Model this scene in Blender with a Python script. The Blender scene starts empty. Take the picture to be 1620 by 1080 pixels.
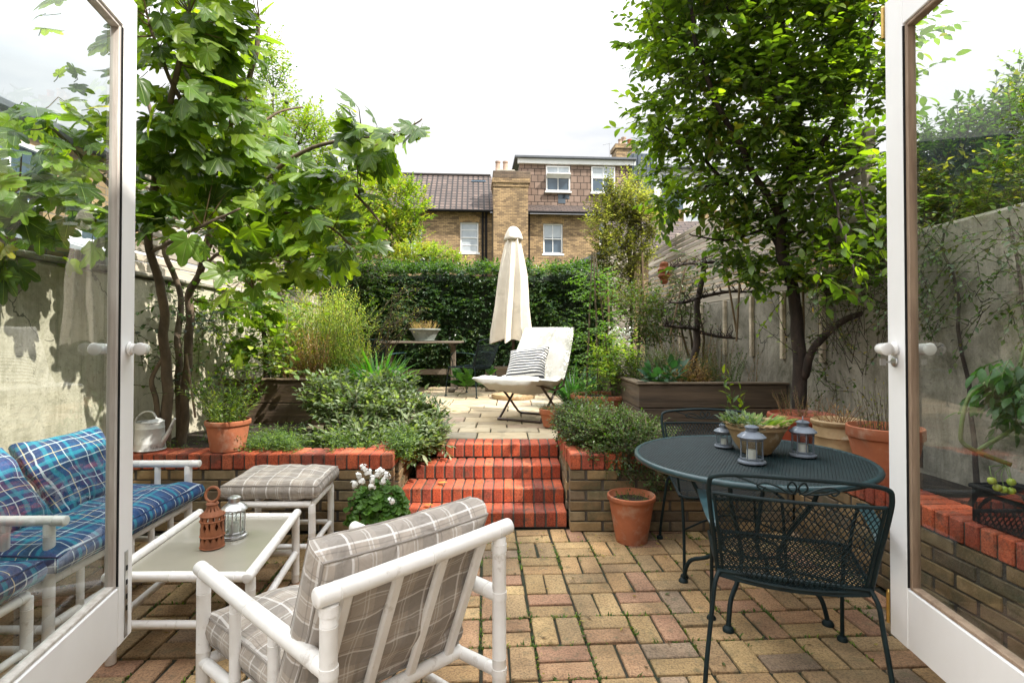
import bpy, math, random
from mathutils import Vector, Matrix, noise
V = Vector
C = bpy.context.scene.collection
R = math.radians
PI = math.pi
# ------------------------------------------------------------------ camera model
F, CX, HY, H, PITCH = 850.0, 810.0, 530.0, 1.31, R(0.77)
PPY = HY - F * math.tan(PITCH)

def ray(px, py):
    u = (px - CX) / F
    v = -(py - PPY) / F
    return V((u, math.cos(PITCH) - v * math.sin(PITCH), math.sin(PITCH) + v * math.cos(PITCH)))

def at(px, py, Y):
    d = ray(px, py)
    return V((0, 0, H)) + d * (Y / d.y)

def onz(px, py, z):
    d = ray(px, py)
    return V((0, 0, H)) + d * ((z - H) / d.z)

def xat(px, Y):
    return (px - CX) / F * Y

# ------------------------------------------------------------------ mesh builder
class MB:
    def __init__(s):
        s.v = []; s.f = []; s.c = []; s.uv = []
        s.has_uv = False
    def add(s, vs, fs, col=(1, 1, 1), uv=None):
        b = len(s.v)
        s.v.extend([tuple(p) for p in vs])
        if uv:
            s.has_uv = True
            s.uv.extend(uv)
        else:
            s.uv.extend([(0, 0)] * len(vs))
        for i, f in enumerate(fs):
            s.f.append(tuple(b + k for k in f))
            s.c.append(col[i] if isinstance(col, list) else col)
    def build(s, name, m, parent=None, smooth=False, org=None):
        o0 = V((0, 0, 0))
        if parent is not None:
            o0 = V(parent['org'])
        elif org is not None:
            o0 = V(org)
        me = bpy.data.meshes.new(name)
        me.from_pydata([(p[0] - o0.x, p[1] - o0.y, p[2] - o0.z) for p in s.v], [], s.f)
        a = me.attributes.new('col', 'FLOAT_COLOR', 'FACE')
        buf = []
        for c in s.c:
            buf.extend((c[0], c[1], c[2], 1.0))
        a.data.foreach_set('color', buf)
        if s.has_uv:
            ul = me.uv_layers.new(name='UVMap')
            lv = [0] * len(me.loops)
            me.loops.foreach_get('vertex_index', lv)
            ub = []
            for k in lv:
                ub.extend(s.uv[k])
            ul.data.foreach_set('uv', ub)
        if smooth:
            me.polygons.foreach_set('use_smooth', [True] * len(me.polygons))
            if smooth != 'all':
                me.set_sharp_from_angle(angle=R(40))
        me.materials.append(m)
        me.update()
        o = bpy.data.objects.new(name, me)
        C.objects.link(o)
        if parent is not None:
            o.parent = parent
            o['org'] = list(o0)
        else:
            o.location = o0
            o['org'] = list(o0)
        return o

def tag(o, label=None, cat=None, group=None, kind=None):
    if label: o['label'] = label
    if cat: o['category'] = cat
    if group: o['group'] = group
    if kind: o['kind'] = kind
    return o

def thing(name, label, cat, loc=(0, 0, 0), group=None):
    o = bpy.data.objects.new(name, None)
    o.empty_display_size = .1
    C.objects.link(o)
    o.location = loc
    o['org'] = list(loc)
    return tag(o, label, cat, group)

def copy_tree(o, parent=None):
    c = o.copy()
    C.objects.link(c)
    c.parent = parent
    for ch in list(o.children):
        copy_tree(ch, c)
    return c

# box with chamfered edges; axes given as orthonormal vectors
def rbox(mb, c, size, bev=.004, ax=None, col=(1, 1, 1), bottom=True):
    if ax is None:
        X, Y, Z = V((1, 0, 0)), V((0, 1, 0)), V((0, 0, 1))
    else:
        X, Y, Z = ax
    c = V(c)
    h = [size[0] / 2, size[1] / 2, size[2] / 2]
    bev = min(bev, min(h) * .6)
    vs = []
    idx = {}
    for sx in (-1, 1):
        for sy in (-1, 1):
            for sz in (-1, 1):
                for k in range(3):
                    q = [sx * h[0], sy * h[1], sz * h[2]]
                    for j in range(3):
                        if j != k:
                            q[j] -= (sx, sy, sz)[j] * bev
                    idx[(sx, sy, sz, k)] = len(vs)
                    vs.append(c + X * q[0] + Y * q[1] + Z * q[2])
    fs = []
    for k in range(3):
        a, b = [j for j in range(3) if j != k]
        for s in (-1, 1):
            q = []
            for (sa, sb) in ((-1, -1), (1, -1), (1, 1), (-1, 1)):
                t = [0, 0, 0]; t[k] = s; t[a] = sa; t[b] = sb
                q.append(idx[(t[0], t[1], t[2], k)])
            if (s > 0) == (k == 1):
                q.reverse()
            fs.append(q)
    for k in range(3):          # edges running along axis k
        a, b = [j for j in range(3) if j != k]
        for sa in (-1, 1):
            for sb in (-1, 1):
                t = [0, 0, 0]; t[a] = sa; t[b] = sb
                t[k] = -1; lo = tuple(t); t[k] = 1; hi = tuple(t)
                fs.append([idx[lo + (a,)], idx[hi + (a,)], idx[hi + (b,)], idx[lo + (b,)]])
    for sx in (-1, 1):
        for sy in (-1, 1):
            for sz in (-1, 1):
                fs.append([idx[(sx, sy, sz, 0)], idx[(sx, sy, sz, 1)], idx[(sx, sy, sz, 2)]])
    mb.add(vs, fs, col)

def box2(mb, lo, hi, bev=.004, col=(1, 1, 1)):
    lo = V(lo); hi = V(hi)
    rbox(mb, (lo + hi) / 2, hi - lo, bev, None, col)

def frame_of(d, up=V((0, 0, 1))):
    d = d.normalized()
    if abs(d.dot(up)) > .97:
        up = V((1, 0, 0))
    s = d.cross(up).normalized()
    n = s.cross(d).normalized()
    return d, s, n

def tube(mb, pts, rad, seg=8, caps=True, col=(1, 1, 1), closed=False):
    pts = [V(p) for p in pts]
    n = len(pts)
    if not isinstance(rad, (list, tuple)):
        rad = [rad] * n
    vs = []; fs = []
    pn = None
    for i in range(n):
        if closed:
            d = pts[(i + 1) % n] - pts[i - 1]
        else:
            d = pts[min(i + 1, n - 1)] - pts[max(i - 1, 0)]
        if d.length < 1e-9:
            d = V((0, 0, 1))
        d.normalize()
        if pn is None:
            _, s, nn = frame_of(d)
        else:
            nn = pn - d * pn.dot(d)
            if nn.length < 1e-6:
                _, s, nn = frame_of(d)
            nn.normalize()
            s = d.cross(nn)
        pn = nn
        s = d.cross(nn)
        for k in range(seg):
            a = 2 * PI * k / seg
            vs.append(pts[i] + (s * math.cos(a) + nn * math.sin(a)) * rad[i])
    m = n if closed else n - 1
    for i in range(m):
        for k in range(seg):
            a = i * seg + k; b = i * seg + (k + 1) % seg
            j = ((i + 1) % n) * seg
            fs.append((a, b, j + (k + 1) % seg, j + k))
    if caps and not closed:
        fs.append(tuple(range(seg - 1, -1, -1)))
        fs.append(tuple(range((n - 1) * seg, n * seg)))
    mb.add(vs, fs, col)

def rod(mb, a, b, r, seg=12, col=(1, 1, 1)):
    # straight cane with softly rounded ends
    a = V(a); b = V(b); d = (b - a).normalized()
    e = r * .25
    Ln = (b - a).length
    if Ln > .12 and r > .012:      # cane with worn rings near the joints
        g = [(0, .8), (e * .4, .94), (e, 1)]
        ts = [r * 2.3] + ([Ln * .5 + .03 * math.sin(Ln * 90)] if Ln > .3 else []) + [Ln - r * 2.3]
        for q in ts:
            g += [(q - .005, 1), (q - .0022, 1.035), (q - .0008, .93), (q + .0008, .93), (q + .0022, 1.035), (q + .005, 1)]
        g += [(Ln - e, 1), (Ln - e * .4, .94), (Ln, .8)]
        bend = frame_of(d)[2] * (.0022 * math.sin(Ln * 37))
        tube(mb, [a + d * q + bend * math.sin(PI * q / Ln) for q, _ in g], [r * k for _, k in g], seg, True, col)
        return
    tube(mb, [a, a + d * e * .4, a + d * e, b - d * e, b - d * e * .4, b], [r * .8, r * .94, r, r, r * .94, r * .8], seg, True, col)

def smooth_path(pts, n=6):
    pts = [V(p) for p in pts]
    out = []
    for i in range(len(pts) - 1):
        p0 = pts[max(i - 1, 0)]; p1 = pts[i]; p2 = pts[i + 1]; p3 = pts[min(i + 2, len(pts) - 1)]
        for k in range(n):
            t = k / n
            out.append(.5 * ((2 * p1) + (p2 - p0) * t + (2 * p0 - 5 * p1 + 4 * p2 - p3) * t * t + (3 * p1 - p0 - 3 * p2 + p3) * t ** 3))
    out.append(pts[-1])
    return out

def lathe(mb, c, prof, seg=36, col=(1, 1, 1), wob=None, cap=False):
    c = V(c)
    vs = []; fs = []
    for (r, z) in prof:
        for k in range(seg):
            a = 2 * PI * k / seg
            rr = r * (wob(a, z) if wob else 1)
            vs.append(c + V((rr * math.cos(a), rr * math.sin(a), z)))
    for i in range(len(prof) - 1):
        for k in range(seg):
            fs.append((i * seg + k, i * seg + (k + 1) % seg, (i + 1) * seg + (k + 1) % seg, (i + 1) * seg + k))
    if cap:
        fs.append(tuple(range(seg - 1, -1, -1)))
        fs.append(tuple(range((len(prof) - 1) * seg, len(prof) * seg)))
    mb.add(vs, fs, col)

# ------------------------------------------------------------------ materials
def new_mat(name):
    m = bpy.data.materials.new(name)
    m.use_nodes = True
    nt = m.node_tree
    b = nt.nodes['Principled BSDF']
    return m, nt, b

def L(nt, a, b): nt.links.new(a, b)

def math_n(nt, op, a, b=None, c=None):
    n = nt.nodes.new('ShaderNodeMath'); n.operation = op
    for i, x in enumerate((a, b, c)):
        if x is None: continue
        if hasattr(x, 'default_value') or hasattr(x, 'is_output'):
            L(nt, x, n.inputs[i])
        else:
            n.inputs[i].default_value = x
    return n.outputs[0]

def mix_n(nt, fac, a, b, mode='MIX'):
    n = nt.nodes.new('ShaderNodeMix'); n.data_type = 'RGBA'; n.blend_type = mode
    n.clamp_result = False
    def put(sock, x):
        if isinstance(x, (tuple, list)):
            sock.default_value = (x[0], x[1], x[2], 1)
        elif isinstance(x, (int, float)):
            sock.default_value = x
        else:
            L(nt, x, sock)
    put(n.inputs[0], fac); put(n.inputs[6], a); put(n.inputs[7], b)
    return n.outputs[2]

def noise_n(nt, co, scale, detail=5, rough=.6, dist=0):
    n = nt.nodes.new('ShaderNodeTexNoise')
    n.inputs['Scale'].default_value = scale
    n.inputs['Detail'].default_value = detail
    n.inputs['Roughness'].default_value = rough
    n.inputs['Distortion'].default_value = dist
    if co is not None: L(nt, co, n.inputs['Vector'])
    return n.outputs['Fac']

def ramp_n(nt, fac, stops):
    n = nt.nodes.new('ShaderNodeValToRGB')
    e = n.color_ramp.elements
    while len(e) < len(stops): e.new(.5)
    for i, (p, c) in enumerate(stops):
        e[i].position = p
        e[i].color = (c[0], c[1], c[2], 1) if isinstance(c, (tuple, list)) else (c, c, c, 1)
    L(nt, fac, n.inputs[0])
    return n.outputs[0]

def coord(nt, kind='Object', scale=None):
    t = nt.nodes.new('ShaderNodeTexCoord')
    o = t.outputs[kind]
    if scale:
        mp = nt.nodes.new('ShaderNodeMapping')
        mp.inputs['Scale'].default_value = scale
        L(nt, o, mp.inputs['Vector'])
        o = mp.outputs[0]
    return o

def bump_n(nt, h, strength, dist=.01, normal=None):
    n = nt.nodes.new('ShaderNodeBump')
    n.inputs['Strength'].default_value = strength
    n.inputs['Distance'].default_value = dist
    L(nt, h, n.inputs['Height'])
    if normal is not None: L(nt, normal, n.inputs['Normal'])
    return n.outputs[0]

def mat(name, c1, c2=None, scale=6, lo=.35, hi=.65, rough=.7, spec=.5, metal=0, bump=0, bscale=40, bdist=.01,
        attr=False, spots=None, spot_scale=12, spot_lo=.58, spot_hi=.68, stretch=None, coat=0, rvar=0, weather=0):
    m, nt, b = new_mat(name)
    co = coord(nt, 'Object', stretch)
    if c2 is None: c2 = tuple(x * .8 for x in c1)
    f = noise_n(nt, co, scale)
    col = ramp_n(nt, f, [(lo, c1), (hi, c2)])
    if attr:
        a = nt.nodes.new('ShaderNodeAttribute'); a.attribute_name = 'col'
        col = mix_n(nt, 1.0, col, a.outputs['Color'], 'MULTIPLY')
    if weather:
        w1 = noise_n(nt, co, 1.7, 9, .62, .4)
        col = mix_n(nt, weather, col, mix_n(nt, 1.0, col, ramp_n(nt, w1, [(.34, (.48, .47, .44)), (.5, (.95, .93, .9)), (.66, (1.2, 1.17, 1.1))]), 'MULTIPLY'))
        w2 = noise_n(nt, co, 110, 5, .8)
        col = mix_n(nt, 1.0, col, ramp_n(nt, w2, [(.40, .52), (.50, 1.0), (.62, 1.22)]), 'MULTIPLY')
        w3 = noise_n(nt, co, 33, 6, .75)
        col = mix_n(nt, ramp_n(nt, w3, [(.58, 0.0), (.70, .55)]), col, (.20, .17, .125))
    if spots:
        sf = noise_n(nt, co, spot_scale, 8, .65)
        sm = ramp_n(nt, sf, [(spot_lo, 0.0), (spot_hi, 1.0)])
        col = mix_n(nt, sm, col, spots)
    L(nt, col, b.inputs['Base Color'])
    b.inputs['Roughness'].default_value = rough
    b.inputs['Specular IOR Level'].default_value = spec
    b.inputs['Metallic'].default_value = metal
    b.inputs['Coat Weight'].default_value = coat
    if rvar:
        rf = noise_n(nt, co, scale * 2.5, 6)
        L(nt, math_n(nt, 'MULTIPLY_ADD', rf, rvar, rough - rvar / 2), b.inputs['Roughness'])
    if bump:
        L(nt, bump_n(nt, noise_n(nt, co, bscale, 8, .65), bump, bdist), b.inputs['Normal'])
    return m

def leaf_mat(name, rough=.42, tr=.42, tint=(1.5, 1.7, .45), spec=.45):
    m, nt, b = new_mat(name)
    a = nt.nodes.new('ShaderNodeAttribute'); a.attribute_name = 'col'
    col = a.outputs['Color']
    f = noise_n(nt, coord(nt), 14, 4)
    col = mix_n(nt, 1.0, col, ramp_n(nt, f, [(.3, .78), (.7, 1.18)]), 'MULTIPLY')
    L(nt, col, b.inputs['Base Color'])
    b.inputs['Roughness'].default_value = rough
    b.inputs['Specular IOR Level'].default_value = spec
    t = nt.nodes.new('ShaderNodeBsdfTranslucent')
    L(nt, mix_n(nt, 1.0, col, tint, 'MULTIPLY'), t.inputs['Color'])
    mx = nt.nodes.new('ShaderNodeMixShader'); mx.inputs[0].default_value = tr
    L(nt, b.outputs[0], mx.inputs[1]); L(nt, t.outputs[0], mx.inputs[2])
    L(nt, mx.outputs[0], nt.nodes['Material Output'].inputs[0])
    return m

def plaid_mat(name, base, stripes, rough=.85):
    m, nt, b = new_mat(name)
    uv = coord(nt, 'UV')
    sp = nt.nodes.new('ShaderNodeSeparateXYZ'); L(nt, uv, sp.inputs[0])
    ax = (sp.outputs[0], sp.outputs[1])
    col = None
    for (k, period, off, width, c, al) in stripes:
        fr = math_n(nt, 'FRACT', math_n(nt, 'DIVIDE', math_n(nt, 'ADD', ax[k], off + 10 * period), period))
        msk = math_n(nt, 'MULTIPLY', math_n(nt, 'LESS_THAN', fr, width / period), al)
        col = mix_n(nt, msk, base if col is None else col, c)
    f = noise_n(nt, coord(nt), 5, 5)
    col = mix_n(nt, 1.0, col, ramp_n(nt, f, [(.3, .86), (.7, 1.08)]), 'MULTIPLY')
    L(nt, col, b.inputs['Base Color'])
    b.inputs['Roughness'].default_value = rough
    b.inputs['Specular IOR Level'].default_value = .25
    b.inputs['Sheen Weight'].default_value = .15
    n1 = bump_n(nt, noise_n(nt, coord(nt, 'Object', (1, 1, .6)), 8, 4, .5, 1.2), .9, .03)
    n2 = bump_n(nt, noise_n(nt, uv, 700, 2), .2, .001, n1)
    L(nt, n2, b.inputs['Normal'])
    return m

def brick_mat(name, c1, c2, mortar, bw=.225, bh=.075, stain=(.08, .065, .05), amt=.5):
    m, nt, b = new_mat(name)
    co = coord(nt)
    sp = nt.nodes.new('ShaderNodeSeparateXYZ'); L(nt, co, sp.inputs[0])
    cb = nt.nodes.new('ShaderNodeCombineXYZ')
    L(nt, math_n(nt, 'ADD', sp.outputs[0], sp.outputs[1]), cb.inputs[0]); L(nt, sp.outputs[2], cb.inputs[1])
    bt = nt.nodes.new('ShaderNodeTexBrick')
    L(nt, cb.outputs[0], bt.inputs['Vector'])
    bt.inputs['Scale'].default_value = 1
    bt.inputs['Brick Width'].default_value = bw
    bt.inputs['Row Height'].default_value = bh
    bt.inputs['Mortar Size'].default_value = .008
    bt.inputs['Mortar Smooth'].default_value = .3
    bt.inputs['Bias'].default_value = -.15
    bt.inputs['Color1'].default_value = (*c1, 1); bt.inputs['Color2'].default_value = (*c2, 1)
    bt.inputs['Mortar'].default_value = (*mortar, 1)
    f = noise_n(nt, co, 1.1, 8, .6)
    col = mix_n(nt, 1.0, bt.outputs['Color'], ramp_n(nt, f, [(.3, .7), (.7, 1.2)]), 'MULTIPLY')
    f2 = noise_n(nt, co, .7, 8, .7)
    col = mix_n(nt, math_n(nt, 'MULTIPLY', ramp_n(nt, f2, [(.52, 0.0), (.72, 1.0)]), amt), col, stain)
    L(nt, col, b.inputs['Base Color'])
    b.inputs['Roughness'].default_value = .9
    L(nt, bump_n(nt, math_n(nt, 'SUBTRACT', 1, bt.outputs['Fac']), .6, .01), b.inputs['Normal'])
    return m

def glass_mat(name, tint=(.93, .97, .95), ior=1.5, boost=1.0, smear=0.0):
    m, nt, b = new_mat(name)
    nt.nodes.remove(b)
    fr = nt.nodes.new('ShaderNodeFresnel'); fr.inputs['IOR'].default_value = ior
    ge = nt.nodes.new('ShaderNodeNewGeometry')
    L(nt, math_n(nt, 'MULTIPLY_ADD', ge.outputs['Backfacing'], -(ior - 1 / ior), ior), fr.inputs['IOR'])
    tr = nt.nodes.new('ShaderNodeBsdfTransparent'); tr.inputs['Color'].default_value = (*tint, 1)
    gl = nt.nodes.new('ShaderNodeBsdfGlossy'); gl.inputs['Roughness'].default_value = .012
    gl.inputs['Color'].default_value = (1, 1, 1, 1)
    L(nt, bump_n(nt, noise_n(nt, coord(nt), 2.2, 2), .05, .02), gl.inputs['Normal'])
    mx = nt.nodes.new('ShaderNodeMixShader')
    L(nt, math_n(nt, 'MINIMUM', math_n(nt, 'MULTIPLY', fr.outputs[0], boost), 1.0), mx.inputs[0])
    L(nt, tr.outputs[0], mx.inputs[1]); L(nt, gl.outputs[0], mx.inputs[2])
    out = mx.outputs[0]
    if smear:
        df = nt.nodes.new('ShaderNodeBsdfDiffuse'); df.inputs['Color'].default_value = (.8, .8, .8, 1)
        f = noise_n(nt, coord(nt, 'Object', (3, 3, 12)), 2.5, 8, .7)
        mk = math_n(nt, 'MULTIPLY', ramp_n(nt, f, [(.45, 0.0), (.8, 1.0)]), smear)
        m2 = nt.nodes.new('ShaderNodeMixShader')
        L(nt, mk, m2.inputs[0]); L(nt, out, m2.inputs[1]); L(nt, df.outputs[0], m2.inputs[2])
        out = m2.outputs[0]
    L(nt, out, nt.nodes['Material Output'].inputs[0])
    return m

M = {}
M['paver'] = mat('paving brick', (1, 1, 1), (.62, .58, .55), 5, .3, .72, rough=.85, bump=.5, bscale=55, bdist=.006, attr=True,
                 spots=(.10, .095, .05), spot_scale=14, spot_lo=.55, spot_hi=.76, weather=.85)
M['redbrick'] = mat('red brick', (1, 1, 1), (.66, .62, .60), 16, .3, .75, rough=.85, bump=.7, bscale=60, bdist=.006, attr=True,
                    spots=(.07, .05, .035), spot_scale=11, spot_lo=.52, spot_hi=.76, weather=.6)
M['stock'] = mat('stock brick', (1, 1, 1), (.5, .48, .42), 8, .3, .75, rough=.9, bump=.6, bscale=50, bdist=.008, attr=True,
                 spots=(.05, .06, .03), spot_scale=6, spot_lo=.5, spot_hi=.75)
M['joint'] = mat('sandy joint', (.035, .030, .020), (.018, .028, .010), 6, rough=.95, bump=.6, bscale=120)
M['mortar'] = mat('mortar', (.10, .085, .065), (.04, .035, .03), 5, rough=.95, bump=.5, bscale=90)
M['slab'] = mat('sandstone slab', (1, 1, 1), (.7, .66, .58), 3.5, .3, .7, rough=.8, bump=.4, bscale=30, bdist=.008, attr=True,
                spots=(.14, .12, .08), spot_scale=5, spot_lo=.55, spot_hi=.75)
M['soil'] = mat('soil', (.05, .033, .02), (.02, .014, .01), 14, rough=1, bump=1, bscale=35, bdist=.03)
M['ground'] = mat('grassy ground', (.05, .07, .025), (.08, .07, .04), .4, rough=1, bump=.5, bscale=8)
def wall_mat(name, c1, c2, stain, lo, hi, crack):
    m, nt, b = new_mat(name)
    co = coord(nt)
    col = ramp_n(nt, noise_n(nt, co, 1.6, 9, .68), [(.33, c1), (.68, c2)])
    col = mix_n(nt, ramp_n(nt, noise_n(nt, co, 1.9, 12, .75, .6), [(lo, 0.0), (hi, 1.0)]), col, stain)
    st = noise_n(nt, coord(nt, 'Object', (5, 5, .45)), 2.2, 10, .7, .3)
    col = mix_n(nt, math_n(nt, 'MULTIPLY', ramp_n(nt, st, [(.52, 0.0), (.70, 1.0)]), .6), col, stain)
    fine = noise_n(nt, co, 28, 8, .75)
    col = mix_n(nt, math_n(nt, 'MULTIPLY', ramp_n(nt, fine, [(.56, 0.0), (.66, 1.0)]), .45), col, tuple(x * .5 for x in stain))
    vo = nt.nodes.new('ShaderNodeTexVoronoi'); vo.feature = 'DISTANCE_TO_EDGE'; vo.inputs['Scale'].default_value = 1.3
    dn = nt.nodes.new('ShaderNodeTexNoise'); dn.inputs['Scale'].default_value = 5; dn.inputs['Detail'].default_value = 6; L(nt, co, dn.inputs['Vector'])
    L(nt, mix_n(nt, .35, co, dn.outputs['Color'], 'ADD'), vo.inputs['Vector'])
    ck = math_n(nt, 'MULTIPLY', math_n(nt, 'LESS_THAN', vo.outputs['Distance'], .007), math_n(nt, 'GREATER_THAN', noise_n(nt, co, .9, 2), .55))
    col = mix_n(nt, math_n(nt, 'MULTIPLY', ck, crack), col, (.03, .028, .02))
    L(nt, col, b.inputs['Base Color'])
    b.inputs['Roughness'].default_value = .92
    h = math_n(nt, 'SUBTRACT', math_n(nt, 'ADD', noise_n(nt, co, 5, 10, .7), math_n(nt, 'MULTIPLY', noise_n(nt, co, 60, 4), .25)), ck)
    L(nt, bump_n(nt, h, .7, .02), b.inputs['Normal'])
    return m
M['render'] = wall_mat('painted render', (.60, .55, .43), (.42, .39, .30), (.17, .16, .09), .50, .74, .7)
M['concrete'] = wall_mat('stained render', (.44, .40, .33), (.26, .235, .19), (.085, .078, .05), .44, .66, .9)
M['greywood'] = mat('weathered timber', (.50, .44, .36), (.30, .26, .21), 4, rough=.85, bump=.5, bscale=20, stretch=(1, .12, 3), attr=True)
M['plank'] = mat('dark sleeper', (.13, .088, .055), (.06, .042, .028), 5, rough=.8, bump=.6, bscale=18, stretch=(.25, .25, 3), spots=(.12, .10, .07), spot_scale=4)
M['plank_lit'] = mat('sunlit sleeper', (.22, .165, .105), (.08, .055, .035), 5, rough=.8, bump=.6, bscale=18, stretch=(.25, .25, 3), spots=(.2, .17, .11), spot_scale=4)  # lighter copy of the sleeper, sunlight put into its colour
M['bark'] = mat('bark', (.055, .036, .027), (.02, .014, .011), 18, rough=.9, bump=.8, bscale=45, stretch=(1, 1, .35))
M['figbark'] = mat('fig bark', (.16, .115, .075), (.07, .05, .033), 14, rough=.85, bump=.6, bscale=35, stretch=(1, 1, .5))
M['twig'] = mat('twig', (.12, .09, .05), (.06, .045, .025), 20, rough=.8)
M['greenstem'] = mat('green stem', (.12, .17, .04), (.08, .11, .03), 12, rough=.6)
M['cane'] = mat('bamboo cane', (.20, .135, .07), (.10, .065, .035), 14, rough=.6)
M['white'] = mat('white painted cane', (.84, .82, .79), (.70, .67, .63), 7, .42, .82, rough=.42, bump=.12, bscale=30, spots=(.38, .32, .26), spot_scale=20, spot_lo=.60, spot_hi=.80, coat=.1)
M['doorwhite'] = mat('white door paint', (.84, .84, .84), (.78, .775, .77), 3, rough=.38, bump=.12, bscale=14, bdist=.004, spots=(.4, .34, .28), spot_scale=30, spot_lo=.72, spot_hi=.76, stretch=(1, 1, .5))
M['bead'] = mat('bare glazing bead', (.36, .26, .18), (.22, .15, .10), 8, rough=.6, bump=.3, bscale=30, stretch=(4, 4, .4))
M['greybead'] = mat('pale glazing bead', (.60, .57, .53), (.42, .37, .33), 8, rough=.5, bump=.2, stretch=(4, 4, .4))
M['gap'] = mat('dark gap', (.01, .01, .01), rough=.9)
M['brass'] = mat('brass', (.62, .42, .14), (.45, .3, .1), 20, rough=.3, metal=1)
M['satin'] = mat('satin white metal', (.78, .77, .75), (.7, .69, .67), 10, rough=.22, spec=.6, coat=.4)
M['steel'] = mat('brushed steel', (.6, .6, .6), (.45, .45, .45), 14, rough=.3, metal=1)
M['galv'] = mat('galvanised metal', (.66, .67, .66), (.52, .53, .53), 16, rough=.5, metal=.25, bump=.1, spots=(.25, .25, .24), spot_scale=18)
M['zinc'] = mat('grey painted tin', (.17, .195, .23), (.10, .12, .15), 14, rough=.55, metal=.15, spots=(.4, .42, .45), spot_scale=22)
M['silver'] = mat('silver tin', (.62, .62, .62), (.42, .42, .42), 12, rough=.28, metal=.9)
M['lampglass'] = glass_mat('lantern glass', (.86, .9, .9), 1.45, 1.4)
M['candle'] = mat('candle wax', (.75, .72, .65), (.65, .62, .55), 10, rough=.5)
M['terracotta'] = mat('terracotta', (.42, .135, .058), (.27, .085, .04), 5, rough=.8, bump=.25, bscale=70, spots=(.44, .30, .21), spot_scale=9, spot_lo=.52, spot_hi=.80)
M['terradark'] = mat('glazed terracotta', (.33, .085, .04), (.22, .055, .03), 6, rough=.45, bump=.15, bscale=60, spots=(.36, .2, .14), spot_scale=9, spot_lo=.6, spot_hi=.8)
M['buff'] = mat('buff stoneware', (.42, .30, .16), (.27, .18, .09), 7, rough=.6, bump=.25, bscale=45, spots=(.5, .42, .3), spot_scale=10)
M['rustclay'] = mat('red clay lantern', (.34, .115, .045), (.20, .07, .03), 12, rough=.7, bump=.2, bscale=70)
M['greypot'] = mat('grey pot', (.22, .24, .22), (.15, .17, .15), 8, rough=.6)
M['iron'] = mat('dark green iron', (.008, .020, .022), (.005, .012, .014), 20, rough=.5, spec=.22, spots=(.02, .03, .03), spot_scale=30, spot_lo=.64, spot_hi=.85)
M['teal'] = mat('teal painted iron', (.02, .058, .068), (.012, .035, .042), 14, rough=.35, spec=.6)
M['brownsteel'] = mat('brown steel tube', (.05, .022, .015), (.03, .015, .01), 14, rough=.35, spec=.6)
M['canvas'] = mat('cream canvas', (.72, .66, .56), (.60, .54, .45), 3, rough=.9, bump=.35, bscale=14, bdist=.012, spots=(.36, .31, .24), spot_scale=4, spot_lo=.58, spot_hi=.85)
M['padded'] = mat('white cotton pad', (.78, .75, .68), (.68, .64, .56), 5, rough=.9, bump=.6, bscale=11, bdist=.02)
M['frost'] = mat('frosted table glass', (.36, .335, .27), (.30, .28, .225), 2, rough=.16, spec=.6, coat=.4)
M['tabletop'] = mat('silvered teak', (.17, .135, .10), (.09, .07, .05), 6, rough=.8, stretch=(.3, 4, 4), bump=.4)
M['flower'] = mat('white petal', (.85, .85, .82), (.8, .8, .76), 6, rough=.6)
M['leaf'] = leaf_mat('leaf')
M['leafgloss'] = leaf_mat('glossy leaf', rough=.32, tr=.44, tint=(2.2, 2.5, .45), spec=.5)
M['figleaf'] = leaf_mat('fig leaf', rough=.34, tr=.5, tint=(2.4, 2.3, .40), spec=.38)
M['drystalk'] = mat('dry stalk', (.30, .17, .08), (.16, .09, .05), 18, rough=.8)
M['pane'] = glass_mat('door glass', (.90, .94, .92), 1.5, 1.2, smear=.03)
M['pane_left'] = glass_mat('clear door glass', (.84, .89, .88), 1.5, 1.0, smear=.015)
M['housebrick'] = brick_mat('yellow stock house brick', (.44, .30, .15), (.14, .09, .05), (.11, .085, .06), .225, .075)
M['rearbrick'] = brick_mat('rear wall brick', (.36, .25, .13), (.26, .17, .09), (.2, .17, .13))
M['windowwhite'] = mat('white sash paint', (.82, .82, .80), (.75, .75, .73), 3, rough=.4)
M['flash'] = mat('lead flashing', (.12, .13, .15), (.09, .10, .115), 3, rough=.6)
M['gutter'] = mat('black gutter', (.012, .011, .011), rough=.8, spec=.2)
M['slate'] = mat('slate', (.09, .12, .15), (.06, .08, .1), 2, rough=.5)
M['chimneypot'] = mat('chimney pot', (.42, .30, .22), (.3, .2, .14), 3, rough=.8)
M['redpot'] = mat('red chimney pot', (.42, .10, .06), (.3, .08, .05), 3, rough=.8)

def window_glass():
    m, nt, b = new_mat('window glass')
    f = noise_n(nt, coord(nt), .8, 2)
    L(nt, ramp_n(nt, f, [(.3, (.10, .14, .18)), (.7, (.03, .05, .07))]), b.inputs['Base Color'])
    b.inputs['Roughness'].default_value = .05
    b.inputs['Specular IOR Level'].default_value = .9
    return m
M['winglass'] = window_glass()
M['curtain'] = mat('pale blind behind glass', (.48, .52, .54), (.36, .40, .43), 2, rough=.15, spec=.7)

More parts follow.
